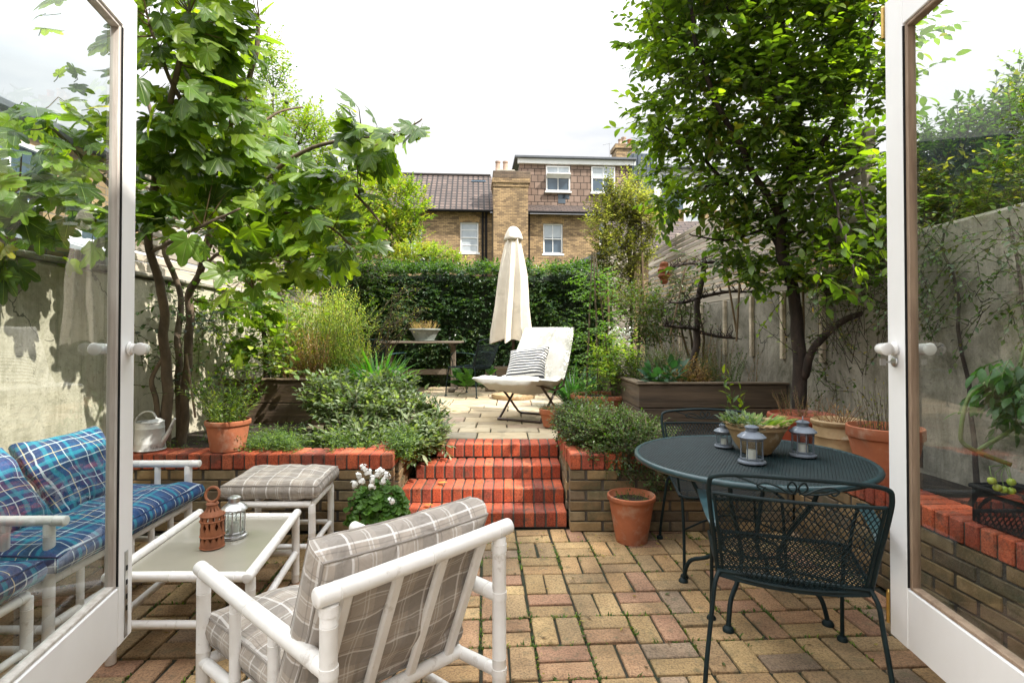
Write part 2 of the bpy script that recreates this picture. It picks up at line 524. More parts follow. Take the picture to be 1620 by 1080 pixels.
def tile_mat(name, c1, c2, gapc, bw, bh, wave=0):
    m, nt, b = new_mat(name)
    uv = coord(nt, 'UV')
    bt = nt.nodes.new('ShaderNodeTexBrick')
    L(nt, uv, bt.inputs['Vector'])
    bt.offset = 0.0 if wave else .5
    bt.inputs['Scale'].default_value = 1
    bt.inputs['Brick Width'].default_value = bw
    bt.inputs['Row Height'].default_value = bh
    bt.inputs['Mortar Size'].default_value = .045 if wave else .018
    bt.inputs['Mortar Smooth'].default_value = .4
    bt.inputs['Color1'].default_value = (*c1, 1); bt.inputs['Color2'].default_value = (*c2, 1)
    bt.inputs['Mortar'].default_value = (*gapc, 1)
    f = noise_n(nt, coord(nt), .8, 7, .65)
    col = mix_n(nt, 1.0, bt.outputs['Color'], ramp_n(nt, f, [(.3, .7), (.7, 1.3)]), 'MULTIPLY')
    L(nt, col, b.inputs['Base Color'])
    b.inputs['Roughness'].default_value = .85
    h = math_n(nt, 'SUBTRACT', 1, bt.outputs['Fac'])
    if wave:
        sp = nt.nodes.new('ShaderNodeSeparateXYZ'); L(nt, uv, sp.inputs[0])
        w = math_n(nt, 'SINE', math_n(nt, 'MULTIPLY', sp.outputs[0], 2 * PI / bw))
        fr = math_n(nt, 'FRACT', math_n(nt, 'DIVIDE', sp.outputs[1], bh))
        h = math_n(nt, 'ADD', math_n(nt, 'MULTIPLY', w, .22), math_n(nt, 'SUBTRACT', h, fr))
    L(nt, bump_n(nt, h, .9, .03), b.inputs['Normal'])
    return m
M['rooftile'] = tile_mat('brown pantile roof', (.105, .072, .058), (.062, .044, .037), (.010, .008, .007), .27, .32, 1)
M['hungtile'] = tile_mat('hung tile', (.27, .19, .145), (.20, .135, .10), (.04, .028, .022), .33, .33)
M['darktile'] = tile_mat('dark roof tile', (.085, .06, .05), (.055, .04, .035), (.02, .015, .012), .3, .16)

GREY_ST = [
    (0, .13, .0, .045, (.25, .225, .20), .55), (1, .13, .0, .045, (.25, .225, .20), .55),
    (0, .13, .020, .004, (.66, .63, .59), .5), (1, .13, .020, .004, (.72, .69, .65), .55),
    (0, .13, .030, .003, (.72, .69, .65), .40), (1, .13, .030, .003, (.72, .69, .65), .40),
    (0, .13, .085, .006, (.75, .72, .69), .65), (1, .13, .085, .006, (.75, .72, .69), .65),
    (0, .13, .070, .003, (.2, .17, .15), .5), (1, .13, .070, .003, (.2, .17, .15), .5)]
M['plaid'] = plaid_mat('grey plaid', (.40, .345, .29), GREY_ST)
BLUE_ST = [
    (0, .115, .0, .05, (.012, .035, .12), .6), (1, .115, .0, .05, (.012, .035, .12), .6),
    (0, .115, .06, .018, (.02, .28, .36), .55), (1, .115, .06, .018, (.02, .28, .36), .55),
    (0, .115, .088, .005, (.62, .70, .72), .65), (1, .115, .088, .005, (.62, .70, .72), .65),
    (0, .23, .02, .004, (.75, .62, .35), .6), (1, .23, .02, .004, (.75, .62, .35), .6)]
M['blueplaid'] = plaid_mat('blue plaid', (.015, .075, .20), BLUE_ST)
M['bwstripe'] = plaid_mat('black and white stripe', (.74, .72, .68), [(1, .034, 0, .017, (.015, .015, .025), 1.0), (0, .012, 0, .003, (.6, .6, .6), .25)])

# ------------------------------------------------------------------ world, sun, camera
SUN_AZ = (0.92, -0.39)      # horizontal direction towards the sun
SUN_EL = R(50)
def world():
    w = bpy.data.worlds.new('World')
    bpy.context.scene.world = w
    w.use_nodes = True
    nt = w.node_tree
    bg = nt.nodes['Background']
    sk = nt.nodes.new('ShaderNodeTexSky')
    sk.sky_type = 'NISHITA'
    sk.sun_disc = False
    sk.sun_elevation = SUN_EL
    sk.sun_rotation = math.atan2(SUN_AZ[0], SUN_AZ[1])
    sk.air_density = 1.0; sk.dust_density = 2.0
    t = nt.nodes.new('ShaderNodeTexCoord')
    mp = nt.nodes.new('ShaderNodeMapping'); mp.inputs['Scale'].default_value = (1, 1, 2.6)
    L(nt, t.outputs['Generated'], mp.inputs['Vector'])
    n = noise_n(nt, mp.outputs[0], 1.7, 9, .55, .3)
    cl = ramp_n(nt, n, [(.36, (8.6, 9.1, 9.8)), (.46, (10.2, 10.5, 10.9)), (.53, (12, 12, 12.1)), (.70, (13.5, 13.5, 13.5))])
    fac = ramp_n(nt, n, [(.22, .62), (.42, .96)])
    sp = nt.nodes.new('ShaderNodeSeparateXYZ'); L(nt, t.outputs['Generated'], sp.inputs[0])
    cl = mix_n(nt, 1.0, cl, ramp_n(nt, sp.outputs[2], [(.05, .38), (.35, .50), (.85, 2.3)]), 'MULTIPLY')
    L(nt, mix_n(nt, fac, sk.outputs[0], cl), bg.inputs['Color'])
    bg.inputs['Strength'].default_value = .10
    s = bpy.data.lights.new('sun', 'SUN')
    s.energy = 5.0; s.angle = R(.55); s.color = (1, .94, .85)
    o = bpy.data.objects.new('sun', s); C.objects.link(o)
    d = V((SUN_AZ[0] * math.cos(SUN_EL), SUN_AZ[1] * math.cos(SUN_EL), math.sin(SUN_EL)))
    o.rotation_euler = d.to_track_quat('Z', 'Y').to_euler()
    o.location = (6, -1, 9)
    cam = bpy.data.cameras.new('camera')
    cam.sensor_width = 36; cam.lens = F / 1620 * 36
    cam.shift_y = -(540 - PPY) / 1620
    cam.clip_start = .05; cam.clip_end = 500
    co = bpy.data.objects.new('camera', cam); C.objects.link(co)
    co.location = (0, 0, H)
    co.rotation_euler = (R(90) + PITCH, 0, 0)
    sc = bpy.context.scene
    sc.camera = co
    sc.view_settings.view_transform = 'Standard'
    sc.view_settings.look = 'None'
    sc.view_settings.exposure = .88
    sc.view_settings.gamma = 1
    sc.cycles.max_bounces = 8
    sc.cycles.transparent_max_bounces = 24
    sc.cycles.use_denoising = True
    sc.cycles.sample_clamp_indirect = 6
    sc.cycles.caustics_reflective = False
    sc.cycles.caustics_refractive = False
world()
# ------------------------------------------------------------------ foliage helpers
RND = random.Random(7)
def rr(a, b): return RND.uniform(a, b)
def rvec():
    while True:
        v = V((rr(-1, 1), rr(-1, 1), rr(-1, 1)))
        if .02 < v.length < 1: return v.normalized()

def pick(pal):
    c = RND.choice(pal); k = rr(.75, 1.25)
    return (c[0] * k, c[1] * k * rr(.94, 1.06), c[2] * k)

def sleaf(mb, p, d, n, Ln, W, col, fold=.25, curl=.2):
    # small leaf: four triangles folded on the midrib
    s = d.cross(n)
    if s.length < 1e-4: s = d.cross(V((.3, .5, .8)))
    s.normalize(); n = s.cross(d)
    m = p + d * (Ln * .45) - n * (fold * W * .5)
    mb.add([p, m + s * (W * .5) + n * (fold * W * .7), m, m - s * (W * .5) + n * (fold * W * .7), p + d * Ln - n * (curl * Ln)],
           [(0, 1, 2), (0, 2, 3), (1, 4, 2), (2, 4, 3)], col)

def oleaf(mb, p, d, n, Ln, W, col, fold=.22, curl=.25):
    s = d.cross(n)
    if s.length < 1e-4: s = d.cross(V((.3, .5, .8)))
    s.normalize(); n = s.cross(d)
    vs = [p]
    for (t, w) in ((.22, .72), (.5, 1.0), (.78, .62)):
        c = p + d * (Ln * t) - n * (curl * Ln * t * t)
        up = n * (fold * W * .5 * w)
        vs += [c + s * (W * .5 * w) + up, c - n * 0, c - s * (W * .5 * w) + up]
    vs.append(p + d * Ln - n * (curl * Ln))
    fs = [(0, 1, 2), (0, 2, 3)]
    for k in (0, 3):
        fs += [(1 + k, 4 + k, 5 + k, 2 + k), (2 + k, 5 + k, 6 + k, 3 + k)]
    fs += [(7, 10, 8), (8, 10, 9)]
    mb.add(vs, fs, col)

def spray(mbl, mbw, p, d, length, nl, Ll, Lw, pal, droop=.3, wood=.0025, ang=50, leaf=sleaf, twigcol=(1, 1, 1), face=None):
    # a twig with alternate leaves
    d = d.normalized()
    pts = []
    q = V(p); dd = d.copy()
    k = 5
    for i in range(k + 1):
        pts.append(q.copy())
        dd = (dd + V((rr(-.1, .1), rr(-.1, .1), rr(-.08, .08) - droop / k))).normalized()
        q = q + dd * (length / k)
    if mbw is not None:
        tube(mbw, pts, [wood * (1 - .7 * i / k) for i in range(k + 1)], 3, False, twigcol)
    for i in range(nl):
        t = (i + .6) / nl * k * .999
        a = int(t); f = t - a
        b = pts[a].lerp(pts[a + 1], f)
        dr = (pts[a + 1] - pts[a]).normalized()
        s = dr.cross(V((rr(-.4, .4), rr(-.4, .4), 1)))
        if s.length < .01: s = V((1, 0, 0))
        s.normalize()
        sd = 1 if i % 2 else -1
        ca, sa = math.cos(R(ang)), math.sin(R(ang))
        ld = dr * ca + s * (sd * sa) + V((rr(-.25, .25), rr(-.25, .25), rr(-.35, .15)))
        if i == nl - 1: ld = dr
        ld.normalize()
        n = V((rr(-.5, .5), rr(-.5, .5), 1)).normalized()
        if face is not None: n = (n + face).normalized()
        z = rr(.65, 1.2)
        leaf(mbl, b, ld, n, Ll * z, Lw * z, pick(pal))

def crown(mbl, mbw, blobs, n, length, nl, Ll, Lw, pals, droop=.3, leaf=sleaf, out=.8, up=.25, face=None, ang=50):
    tot = sum(b[1][0] * b[1][1] * b[1][2] for b in blobs)
    for (c, r, *rest) in blobs:
        k = max(3, int(n * r[0] * r[1] * r[2] / tot))
        for _ in range(k):
            u = rvec()
            rad = rr(.25, 1) ** .45
            p = V(c) + V((u.x * r[0], u.y * r[1], u.z * r[2])) * rad
            d = u * out + V((rr(-.7, .7), rr(-.7, .7), rr(-.5, .7) + up))
            pal = pals[int((noise.noise(p * 1.6) + .5) * len(pals) * .999) % len(pals)] if len(pals) > 1 else pals[0]
            spray(mbl, mbw, p - d.normalized() * length * .4, d, length * rr(.7, 1.3), nl, Ll, Lw, pal, droop, leaf=leaf, face=face, ang=ang)

def limb(mb, pts, r0, r1, seg=8, wig=.0, col=(1, 1, 1)):
    sp = smooth_path(pts, 5)
    n = len(sp)
    out = []; rad = []
    for i, p in enumerate(sp):
        t = i / (n - 1)
        o = V((noise.noise(p * 5), noise.noise(p * 5 + V((9, 3, 1))), 0)) * wig
        out.append(p + o * (1 if 0 < i < n - 1 else 0)); rad.append((r0 * (1 - t) + r1 * t) * (1 + .08 * noise.noise(p * 14)))
    tube(mb, out, rad, seg, True, col)
    return out

def blade(mb, p, d0, length, w, col, droop=1.0, seg=7, up=V((0, 0, 1))):
    # arching strap leaf
    p = V(p); d = V(d0).normalized()
    side = d.cross(up)
    if side.length < .05: side = V((rr(-1, 1), rr(-1, 1), 0))
    side.normalize()
    vs = []; fs = []
    for i in range(seg + 1):
        t = i / seg
        ww = w * .5 * (min(1, .45 + t * 2.2)) * (1 - t ** 3) + .0006
        n = side.cross(d).normalized()
        vs += [p + side * ww + n * ww * .35, V(p), p - side * ww + n * ww * .35]
        d = (d + V((0, 0, -droop / seg))).normalized()
        p = p + d * (length / seg)
    for i in range(seg):
        a = i * 3
        fs += [(a, a + 3, a + 4, a + 1), (a + 1, a + 4, a + 5, a + 2)]
    mb.add(vs, fs, col)

def fig_leaf(mb, p, d, n, size, col, vein):
    # palmate five lobed leaf, pale sliver faces along the veins
    s = d.cross(n)
    if s.length < 1e-3: s = d.cross(V((.2, .9, .3)))
    s.normalize(); n = s.cross(d).normalized()
    pts = []           # (angle deg, r_outer, is_vein_edge)
    k1, k2 = rr(.86, .98), rr(.58, .74)
    sin1, sin2 = rr(.54, .76), rr(.46, .66)
    def lobe(a, r, w):
        return [(a - w, r * .70), (a - w * .80, r * .84), (a - w * .42, r * .94), (a - 1.1, r), (a + 1.1, r), (a + w * .42, r * .94), (a + w * .80, r * .84), (a + w, r * .70)]
    half = [(21, sin1)] + lobe(43, k1, 16) + [(65, sin2)] + lobe(88, k2, 18.5) + [(116, .46), (142, .40), (166, .24)]
    o = lobe(0, 1.0, 16)
    ring = [(-a, r) for (a, r) in reversed(half)] + o + half
    vs = [V((0, 0, 0))]
    cup = rr(-.3, .5); dr = rr(.1, .75); tw_ = rr(-.25, .25); wv = rr(0, 6)
    def pos(a, r, vein_h):
        x = math.sin(R(a)) * r; y = math.cos(R(a)) * r
        z = cup * abs(x) * .6 - dr * (x * x + max(y, 0) ** 2) * .45 + vein_h + tw_ * x * y + .035 * math.sin(a * .11 + wv) * r
        return p + (s * x + d * y + n * z) * size
    fs = []; cs = []
    m = len(ring)
    vs = [p]
    for j, fr_ in enumerate((.33, .66, 1.0)):
        for (a, r) in ring:
            isv = any(abs(abs(a) - va) < 1.5 for va in (0, 43, 88))
            aa = a
            if isv:   # keep slivers narrow and tapering
                va = min((0, 43, -43, 88, -88), key=lambda q: abs(q - a))
                sg = 1 if a > va else -1
                aa = va + sg * (1.7, .8, .3)[j]
            h = (-.018 if isv else .012) * (1 if j < 2 else .3)
            vs.append(pos(aa, r * fr_, h))
    for i in range(m - 1):
        a0, a1 = ring[i][0], ring[i + 1][0]
        isv = (a1 - a0) < 2.5
        c = vein if isv else (col[0] * rr(.93, 1.07), col[1] * rr(.95, 1.05), col[2])
        fs.append((0, 1 + i, 2 + i)); cs.append(c)
        for j in range(2):
            b = 1 + j * m + i; t = 1 + (j + 1) * m + i
            fs.append((b, t, t + 1, b + 1)); cs.append(c)
    mb.add(vs, fs, cs)

G_DARK = [(.028, .055, .014), (.038, .075, .018), (.022, .045, .015), (.045, .085, .02)]
G_MID = [(.065, .125, .020), (.085, .155, .024), (.055, .105, .02), (.07, .12, .028)]
G_LIME = [(.19, .28, .03), (.24, .32, .035), (.15, .24, .03), (.28, .32, .045)]
G_YEL = [(.30, .29, .04), (.22, .27, .04), (.36, .31, .06), (.16, .22, .04)]
G_SAGE = [(.10, .15, .09), (.13, .18, .11), (.08, .12, .07), (.16, .20, .13)]
G_OLIVE = [(.09, .10, .03), (.12, .11, .035), (.07, .085, .03)]
DRY = [(.32, .19, .08), (.25, .14, .06), (.38, .25, .11)]

# ------------------------------------------------------------------ setting
def ground():
    mb = MB()
    n = 14
    vs = []; fs = []
    for i in range(n + 1):
        for j in range(n + 1):
            vs.append((-160 + 320 * i / n, -60 + 320 * j / n, -.14))
    for i in range(n):
        for j in range(n):
            a = i * (n + 1) + j
            fs.append((a, a + n + 1, a + n + 2, a + 1))
    mb.add(vs, fs)
    tag(mb.build('ground', M['ground']), kind='structure')

TH = .055
def pav_axes():
    return V((math.cos(TH), math.sin(TH), 0)), V((-math.sin(TH), math.cos(TH), 0)), V((0, 0, 1))

def paving():
    rnd = random.Random(3)
    mb = MB(); base = MB()
    box2(base, (-3.0, .9, -.12), (2.0, 3.72, -.014), .001)
    ex, ey, ez = pav_axes()
    org = V((.02, 3.64, 0))
    m = .2255
    cols = [(.46, .315, .155), (.50, .35, .175), (.43, .285, .145), (.45, .275, .155), (.43, .25, .155), (.41, .29, .155), (.36, .265, .18), (.51, .37, .185), (.47, .33, .16), (.40, .27, .145), (.48, .31, .15)]
    for i in range(-13, 10):
        for j in range(-12, 1):
            c0 = org + ex * (m * (i + .5)) + ey * (m * (j - .5))
            if c0.y < 1.0 or c0.x > 1.98 or c0.x < -2.95: continue
            hor = (i + j) % 2 == 0
            for k in (-1, 1):
                off = (ey if hor else ex) * (m * .25 * k)
                c = c0 + off + ex * rnd.uniform(-.003, .003) + ey * rnd.uniform(-.003, .003)
                if c.y > 3.69: continue
                g = rnd.choice(cols); q = rnd.uniform(.82, 1.12)
                a = rnd.uniform(-.022, .022)
                ax = ex * math.cos(a) + ey * math.sin(a)
                az = V((rnd.uniform(-.014, .014), rnd.uniform(-.014, .014), 1)).normalized()
                ay = az.cross(ax).normalized(); ax = ay.cross(az)
                if not hor: ax, ay = ay, -ax
                z = rnd.uniform(-.003, .003)
                rbox(mb, c + V((0, 0, -.03 + z)), (.2145 + rnd.uniform(-.005, .002), .1010 + rnd.uniform(-.004, .002), .06), .004,
                     (ax, ay, az), (g[0] * q, g[1] * q, g[2] * q))
    tag(mb.build('patio_paving', M['paver']), kind='structure')
    tag(base.build('paving_joints', M['joint']), kind='structure')
    # moss and tiny weeds growing in the joints
    mo = MB()
    for _ in range(6500):
        i = rnd.randint(-12, 9); j = rnd.randint(-11, 0)
        t = rnd.uniform(-.5, .5)
        if rnd.random() < .5: p = org + ex * (m * i) + ey * (m * (j + t))
        else: p = org + ex * (m * (i + t)) + ey * (m * j)
        if p.y < 1.05 or p.y > 3.62 or p.x > 1.95: continue
        if noise.noise(p * 2.3) < -.02: continue
        for k in range(3):
            d = V((rnd.uniform(-1, 1), rnd.uniform(-1, 1), rnd.uniform(.3, 1.4))).normalized()
            c = rnd.choice(G_MID + G_LIME[:1])
            sleaf(mo, p + V((rnd.uniform(-.008, .008), rnd.uniform(-.008, .008), -.010)), d, V((0, 0, 1)), rnd.uniform(.010, .028), .008, c)
    tag(mo.build('moss', M['leaf']), kind='stuff')
    li = MB()
    for _ in range(420):
        p = V((rnd.uniform(-2.6, 1.8), rnd.uniform(1.3, 3.58), .006 + rnd.uniform(0, .004)))
        if rnd.random() < .5: p.y = 3.58 - abs(rnd.gauss(0, .16))
        if p.y < 1.3: continue
        a = rnd.uniform(0, 6.28)
        c = rnd.choice([(.22, .15, .06), (.30, .22, .07), (.12, .08, .04), (.35, .28, .08), (.10, .13, .04)])
        sleaf(li, p, V((math.cos(a), math.sin(a), .05)), V((rnd.uniform(-.2, .2), rnd.uniform(-.2, .2), 1)), rnd.uniform(.012, .04), rnd.uniform(.006, .018), c, .3, -.1)
    for _ in range(60):
        p = V((rnd.uniform(-.75, .35), rnd.choice([3.70, 3.9, 4.15, 4.39]) + rnd.uniform(0, .19), 0))
        p.z = .110 if p.y < 3.88 else .213 if p.y < 4.13 else .318 if p.y < 4.37 else .430
        a = rnd.uniform(0, 6.28)
        sleaf(li, p, V((math.cos(a), math.sin(a), .05)), V((0, .1, 1)), rnd.uniform(.012, .03), .01, rnd.choice([(.25, .17, .07), (.15, .12, .05), (.12, .15, .05)]), .3, -.1)
    tag(li.build('leaf_litter', M['leaf']), kind='stuff')

WD = 3.6          # depth of the front planter walls
def brick_wall(mb, mbm, a, b, z0, ncourse, cap, rnd, thick=.105, mor=True):
    # a->b is the visible face line; bricks sit behind it
    a = V(a); b = V(b)
    ex = (b - a).normalized(); ez = V((0, 0, 1)); ey = ez.cross(ex)       # ey points behind the face
    Lw = (b - a).length
    ch = .0685
    stock = [(.27, .18, .09), (.33, .225, .11), (.22, .15, .08), (.25, .19, .11), (.19, .14, .09)]
    red = [(.50, .10, .04), (.54, .115, .045), (.42, .08, .036), (.50, .13, .06), (.36, .08, .045)]
    for k in range(ncourse):
        x = -.11 if k % 2 else 0
        while x < Lw - .01:
            x1 = min(x + .215, Lw); x0 = max(x, 0)
            if x1 - x0 > .02:
                g = rnd.choice(stock); q = rnd.uniform(.7, 1.2)
                rbox(mb, a + ex * ((x0 + x1) / 2) + ey * (thick / 2 + rnd.uniform(-.002, .002)) + ez * (z0 + ch * (k + .5)),
                     (x1 - x0 - .008, thick, ch - .010), .004, (ex, ey, ez), tuple(c * q for c in g))
            x += .225
    zt = z0 + ch * ncourse
    if mor:
        rbox(mbm, a + ex * (Lw / 2) + ey * (thick / 2 + .004) + ez * (z0 + (zt - z0) / 2), (Lw - .012, thick - .006, zt - z0 - .002), .001, (ex, ey, ez))
    x = 0
    pitch = .0752
    n = int(Lw / pitch)
    pitch = Lw / n
    for k in range(n):
        g = rnd.choice(red); q = rnd.uniform(.7, 1.15)
        rbox(cap, a + ex * (pitch * (k + .5)) + ey * (.1075 - .006 + rnd.uniform(-.002, .002)) + ez * (zt + .054 + rnd.uniform(-.0015, .0015)),
             (pitch - .009, .215, .102), .006, (ex, ey, ez), tuple(c * q for c in g))
    rbox(mbm, a + ex * (Lw / 2) + ey * .1075 + ez * (zt + .05), (Lw - .012, .205, .094), .001, (ex, ey, ez))
    return zt + .105

def walls_and_steps():
    rnd = random.Random(11)
    # left planter wall
    def planter(name, label, segs):
        t = thing(name, label, 'garden wall', segs[0][0])
        a, b, c = MB(), MB(), MB()
        for (p, q) in segs:
            brick_wall(a, b, p, q, 0, 6, c, rnd)
        a.build('brickwork', M['stock'], t); b.build('mortar', M['mortar'], t); c.build('coping', M['redbrick'], t)
        return t
    planter('planter_wall', 'low yellow brick wall with red brick coping holding the bed behind the stool and coffee table',
            [((-2.85, WD, 0), (-.80, WD, 0)), ((-.80, WD + .22, 0), (-.80, 4.55, 0))])
    planter('planter_wall', 'low yellow brick wall with red brick coping behind the round green table, turning beside the steps',
            [((.385, 4.5, 0), (.385, WD + .22, 0)), ((.385, WD, 0), (1.88, WD, 0)), ((1.88, WD - .005, 0), (1.99, .95, 0))])
    # steps
    t = thing('brick_steps', 'flight of four red brick steps with bricks laid on edge between the planter walls', 'steps', (-.2, 3.675, 0))
    br, mo = MB(), MB()
    fronts = [3.675, 3.885, 4.135, 4.375, 4.61]
    tops = [.104, .207, .312, .424]
    lefts = [-.80, -.80, -.742, -.62]
    red = [(.50, .095, .036), (.55, .11, .042), (.42, .078, .034), (.52, .125, .055), (.36, .08, .045)]
    for k in range(4):
        x0, x1 = lefts[k], .378
        n = round((x1 - x0) / .0752); p = (x1 - x0) / n
        d = fronts[k + 1] - fronts[k] + (.0 if k == 3 else .03)
        for i in range(n):
            g = rnd.choice(red); q = rnd.uniform(.75, 1.12)
            rbox(br, (x0 + p * (i + .5), fronts[k] + d / 2 + rnd.uniform(-.002, .002), tops[k] - .051 + rnd.uniform(-.0015, .0015)),
                 (p - .009, d - .004, .102), .006, None, tuple(c * q for c in g))
        box2(mo, (x0 + .004, fronts[k] + .006, tops[k] - .106), (x1 - .004, fronts[k + 1] - .006 + .03, tops[k] - .008), .001)
        if k:
            box2(mo, (x0 + .01, fronts[k] + .04, 0.001), (x1 - .01, fronts[k + 1], tops[k] - .108), .001)
    br.build('tread', M['redbrick'], t); mo.build('mortar', M['mortar'], t)

def terrace():
    rnd = random.Random(5)
    mb, base = MB(), MB()
    box2(base, (-.76, 4.63, .1), (.52, 4.9, .408), .001)
    box2(base, (-2.0, 4.903, .1), (1.10, 9.3, .408), .001)
    ex = V((math.cos(.02), math.sin(.02), 0)); ey = V((-math.sin(.02), math.cos(.02), 0))
    y = 4.63
    cols = [(.46, .37, .24), (.50, .42, .29), (.42, .34, .23), (.48, .36, .26), (.40, .35, .26)]
    while y < 9.25:
        dy = rnd.choice([.15, .22, .30, .30])
        x0 = -.76 if y < 4.9 else -2.0
        xe = .50 if y < 4.9 else 1.08
        x = x0
        while x < xe - .05:
            w = min(rnd.choice([.30, .45, .45, .6]), xe - x)
            g = rnd.choice(cols); q = rnd.uniform(.8, 1.12)
            rbox(mb, V((x + w / 2, y + dy / 2, .400 + rnd.uniform(-.002, .002))), (w - .012, dy - .012, .048), .006, (ex, ey, V((0, 0, 1))), tuple(c * q for c in g))
            x += w
        y += dy
    tag(mb.build('terrace_paving', M['slab']), kind='structure')
    tag(base.build('terrace_bed', M['joint']), kind='structure')
    s = MB()
    def soil(x0, y0, x1, y1, z, n=14):
        vs = []; fs = []
        for i in range(n + 1):
            for j in range(n + 1):
                x = x0 + (x1 - x0) * i / n; y_ = y0 + (y1 - y0) * j / n
                vs.append((x, y_, z + .03 * noise.noise(V((x * 3, y_ * 3, 0)))))
        for i in range(n):
            for j in range(n):
                a = i * (n + 1) + j
                fs.append((a, a + n + 1, a + n + 2, a + 1))
        s.add(vs, fs)
    soil(-3.4, WD + .1, -.82, 4.9, .46); soil(-3.4, 4.9, -2.0, 9.5, .44)
    soil(.45, WD + .1, 2.45, 4.9, .45); soil(1.1, 4.9, 2.5, 9.5, .44); soil(2.0, .95, 2.6, WD + .1, .45)
    o = tag(s.build('soil_bed', M['soil'], smooth='all'), kind='structure')

def garden_walls():
    # left: rendered wall with a slatted screen on top
    Lx = lambda y: -2.60 - .045 * y
    Rx = lambda y: 2.66 - .03 * y
    rnd = random.Random(21)
    t = thing('garden_wall', 'cream painted rendered wall along the sunlit side behind the fig tree and sofa', 'garden wall', (Lx(1), 1, 0))
    mb = MB()
    def wallbox(mb, y0, y1, z1, X, out, th=.2, n=10, rough=.0):
        vs = []; fs = []
        for i in range(n + 1):
            y = y0 + (y1 - y0) * i / n
            zt = z1 + .012 * noise.noise(V((y, 3, 1)))
            a = X(y); b = a + out * th
            vs += [(a, y, -.1), (a + out * .006 * noise.noise(V((y * 2, 0, 4))), y, zt - .02), (a + out * .02, y, zt), (b - out * .02, y, zt), (b, y, zt - .02), (b, y, -.1)]
        for i in range(n):
            for k in range(5):
                q = (i * 6 + k, i * 6 + k + 1, i * 6 + k + 7, i * 6 + k + 6)
                fs.append(q if out > 0 else tuple(reversed(q)))
        fs.append(tuple(range(6))); fs.append(tuple(range(n * 6 + 5, n * 6 - 1, -1)))
        mb.add(vs, fs)
    wallbox(mb, .95, 9.6, 1.74, Lx, -1)
    mb.build('render', M['render'], t)
    mb = MB()
    for k in range(24):
        y0 = .95 + k * .36
        rbox(mb, ((Lx(y0 + .18) - .1), y0 + .18, 1.765), (.26, .352, .035), .008)
    mb.build('coping', M['concrete'], t)
    t = thing('garden_wall', 'stained grey rendered wall on the shaded side behind the raised beds and tree', 'garden wall', (Rx(1), 1, 0))
    mb = MB()
    wallbox(mb, .95, 3.9, 1.98, Rx, 1)
    wallbox(mb, 3.905, 9.6, 1.72, Rx, 1)
    mb.build('render', M['concrete'], t)
    mb = MB()
    for y in (4.35, 4.95, 5.55, 6.2, 6.9, 7.7, 8.6):
        rbox(mb, (Rx(y) - .018, y, 1.1 + .3), (.035, .05, .62), .004, None, (1.5, 1.45, 1.35))
    mb.build('batten', M['greywood'], t)
    # slatted screens
    def screen(label, X, out, y0, y1, z0, z1, n, posts):
        t = thing('trellis_fence', label, 'fence', (X(y0), y0, z0))
        sl, po = MB(), MB()
        gap = (z1 - z0) / n
        d = V((X(y1) - X(y0), y1 - y0, 0)); Ln = d.length; d.normalize()
        nrm = V((0, 0, 1)).cross(d)
        rot = (d, nrm, V((0, 0, 1)))
        for i in range(n):
            z = z0 + gap * (i + .5)
            y = y0
            while y < y1 - .01:
                w = min(1.83, y1 - y)
                c = V((X(y + w / 2), y + w / 2, z + rnd.uniform(-.004, .004)))
                q = rnd.uniform(.7, 1.35)
                hh = gap * .74 if i else gap * 1.15
                rbox(sl, c, (w - .006, .018 if i else .03, hh), .003, rot, (q, q, q))
                y += w
        for k in range(posts):
            y = y0 + (y1 - y0) * k / (posts - 1)
            po = MB()
            rbox(po, (X(y) + out * .045, y, (z0 + z1) / 2 + .02), (.07, .07, z1 - z0 + .05), .005, None, (.9, .9, .9))
            po.build('post', M['greywood'], t)
        sl.build('slats', M['greywood'], t)
    screen('weathered horizontal slat fence above the cream wall behind the fig branches', lambda y: Lx(y) - .06, -1, 3.95, 9.4, 1.79, 2.75, 13, 5)
    screen('weathered horizontal slat fence on the shaded wall, behind the trained fruit tree', lambda y: Rx(y) + .02, 1, 3.92, 9.4, 1.725, 2.78, 15, 5)

def raised_bed(label, pts, z0, z1, m, inner):
    # pts: polyline of the visible faces
    t = thing('raised_bed', label, 'raised bed', (pts[0][0], pts[0][1], z0))
    for i in range(len(pts) - 1):
        a = V((*pts[i], 0)); b = V((*pts[i + 1], 0))
        d = (b - a).normalized(); Ln = (b - a).length
        nr = V((0, 0, 1)).cross(d)
        h = (z1 - z0) / 2
        for k in range(2):
            mb = MB()
            rbox(mb, (a + b) / 2 + nr * .03 + V((0, 0, z0 + h * (k + .5))), (Ln - .004, .055, h - .006), .006, (d, nr, V((0, 0, 1))))
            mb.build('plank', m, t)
        mb = MB()
        rbox(mb, (a + b) / 2 + nr * .04 + V((0, 0, z1 + .012)), (Ln + .03, .10, .02), .004, (d, nr, V((0, 0, 1))))
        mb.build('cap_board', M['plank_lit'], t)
    mb = MB()
    xs = [p[0] for p in inner]; ys = [p[1] for p in inner]
    vs = []; fs = []; n = 10
    for i in range(n + 1):
        for j in range(n + 1):
            x = min(xs) + (max(xs) - min(xs)) * i / n; y = min(ys) + (max(ys) - min(ys)) * j / n
            vs.append((x, y, z1 - .06 + .03 * noise.noise(V((x * 4, y * 4, 2)))))
    for i in range(n):
        for j in range(n):
            a = i * (n + 1) + j
            fs.append((a, a + n + 1, a + n + 2, a + 1))
    mb.add(vs, fs)
    mb.build('soil', M['soil'], t)

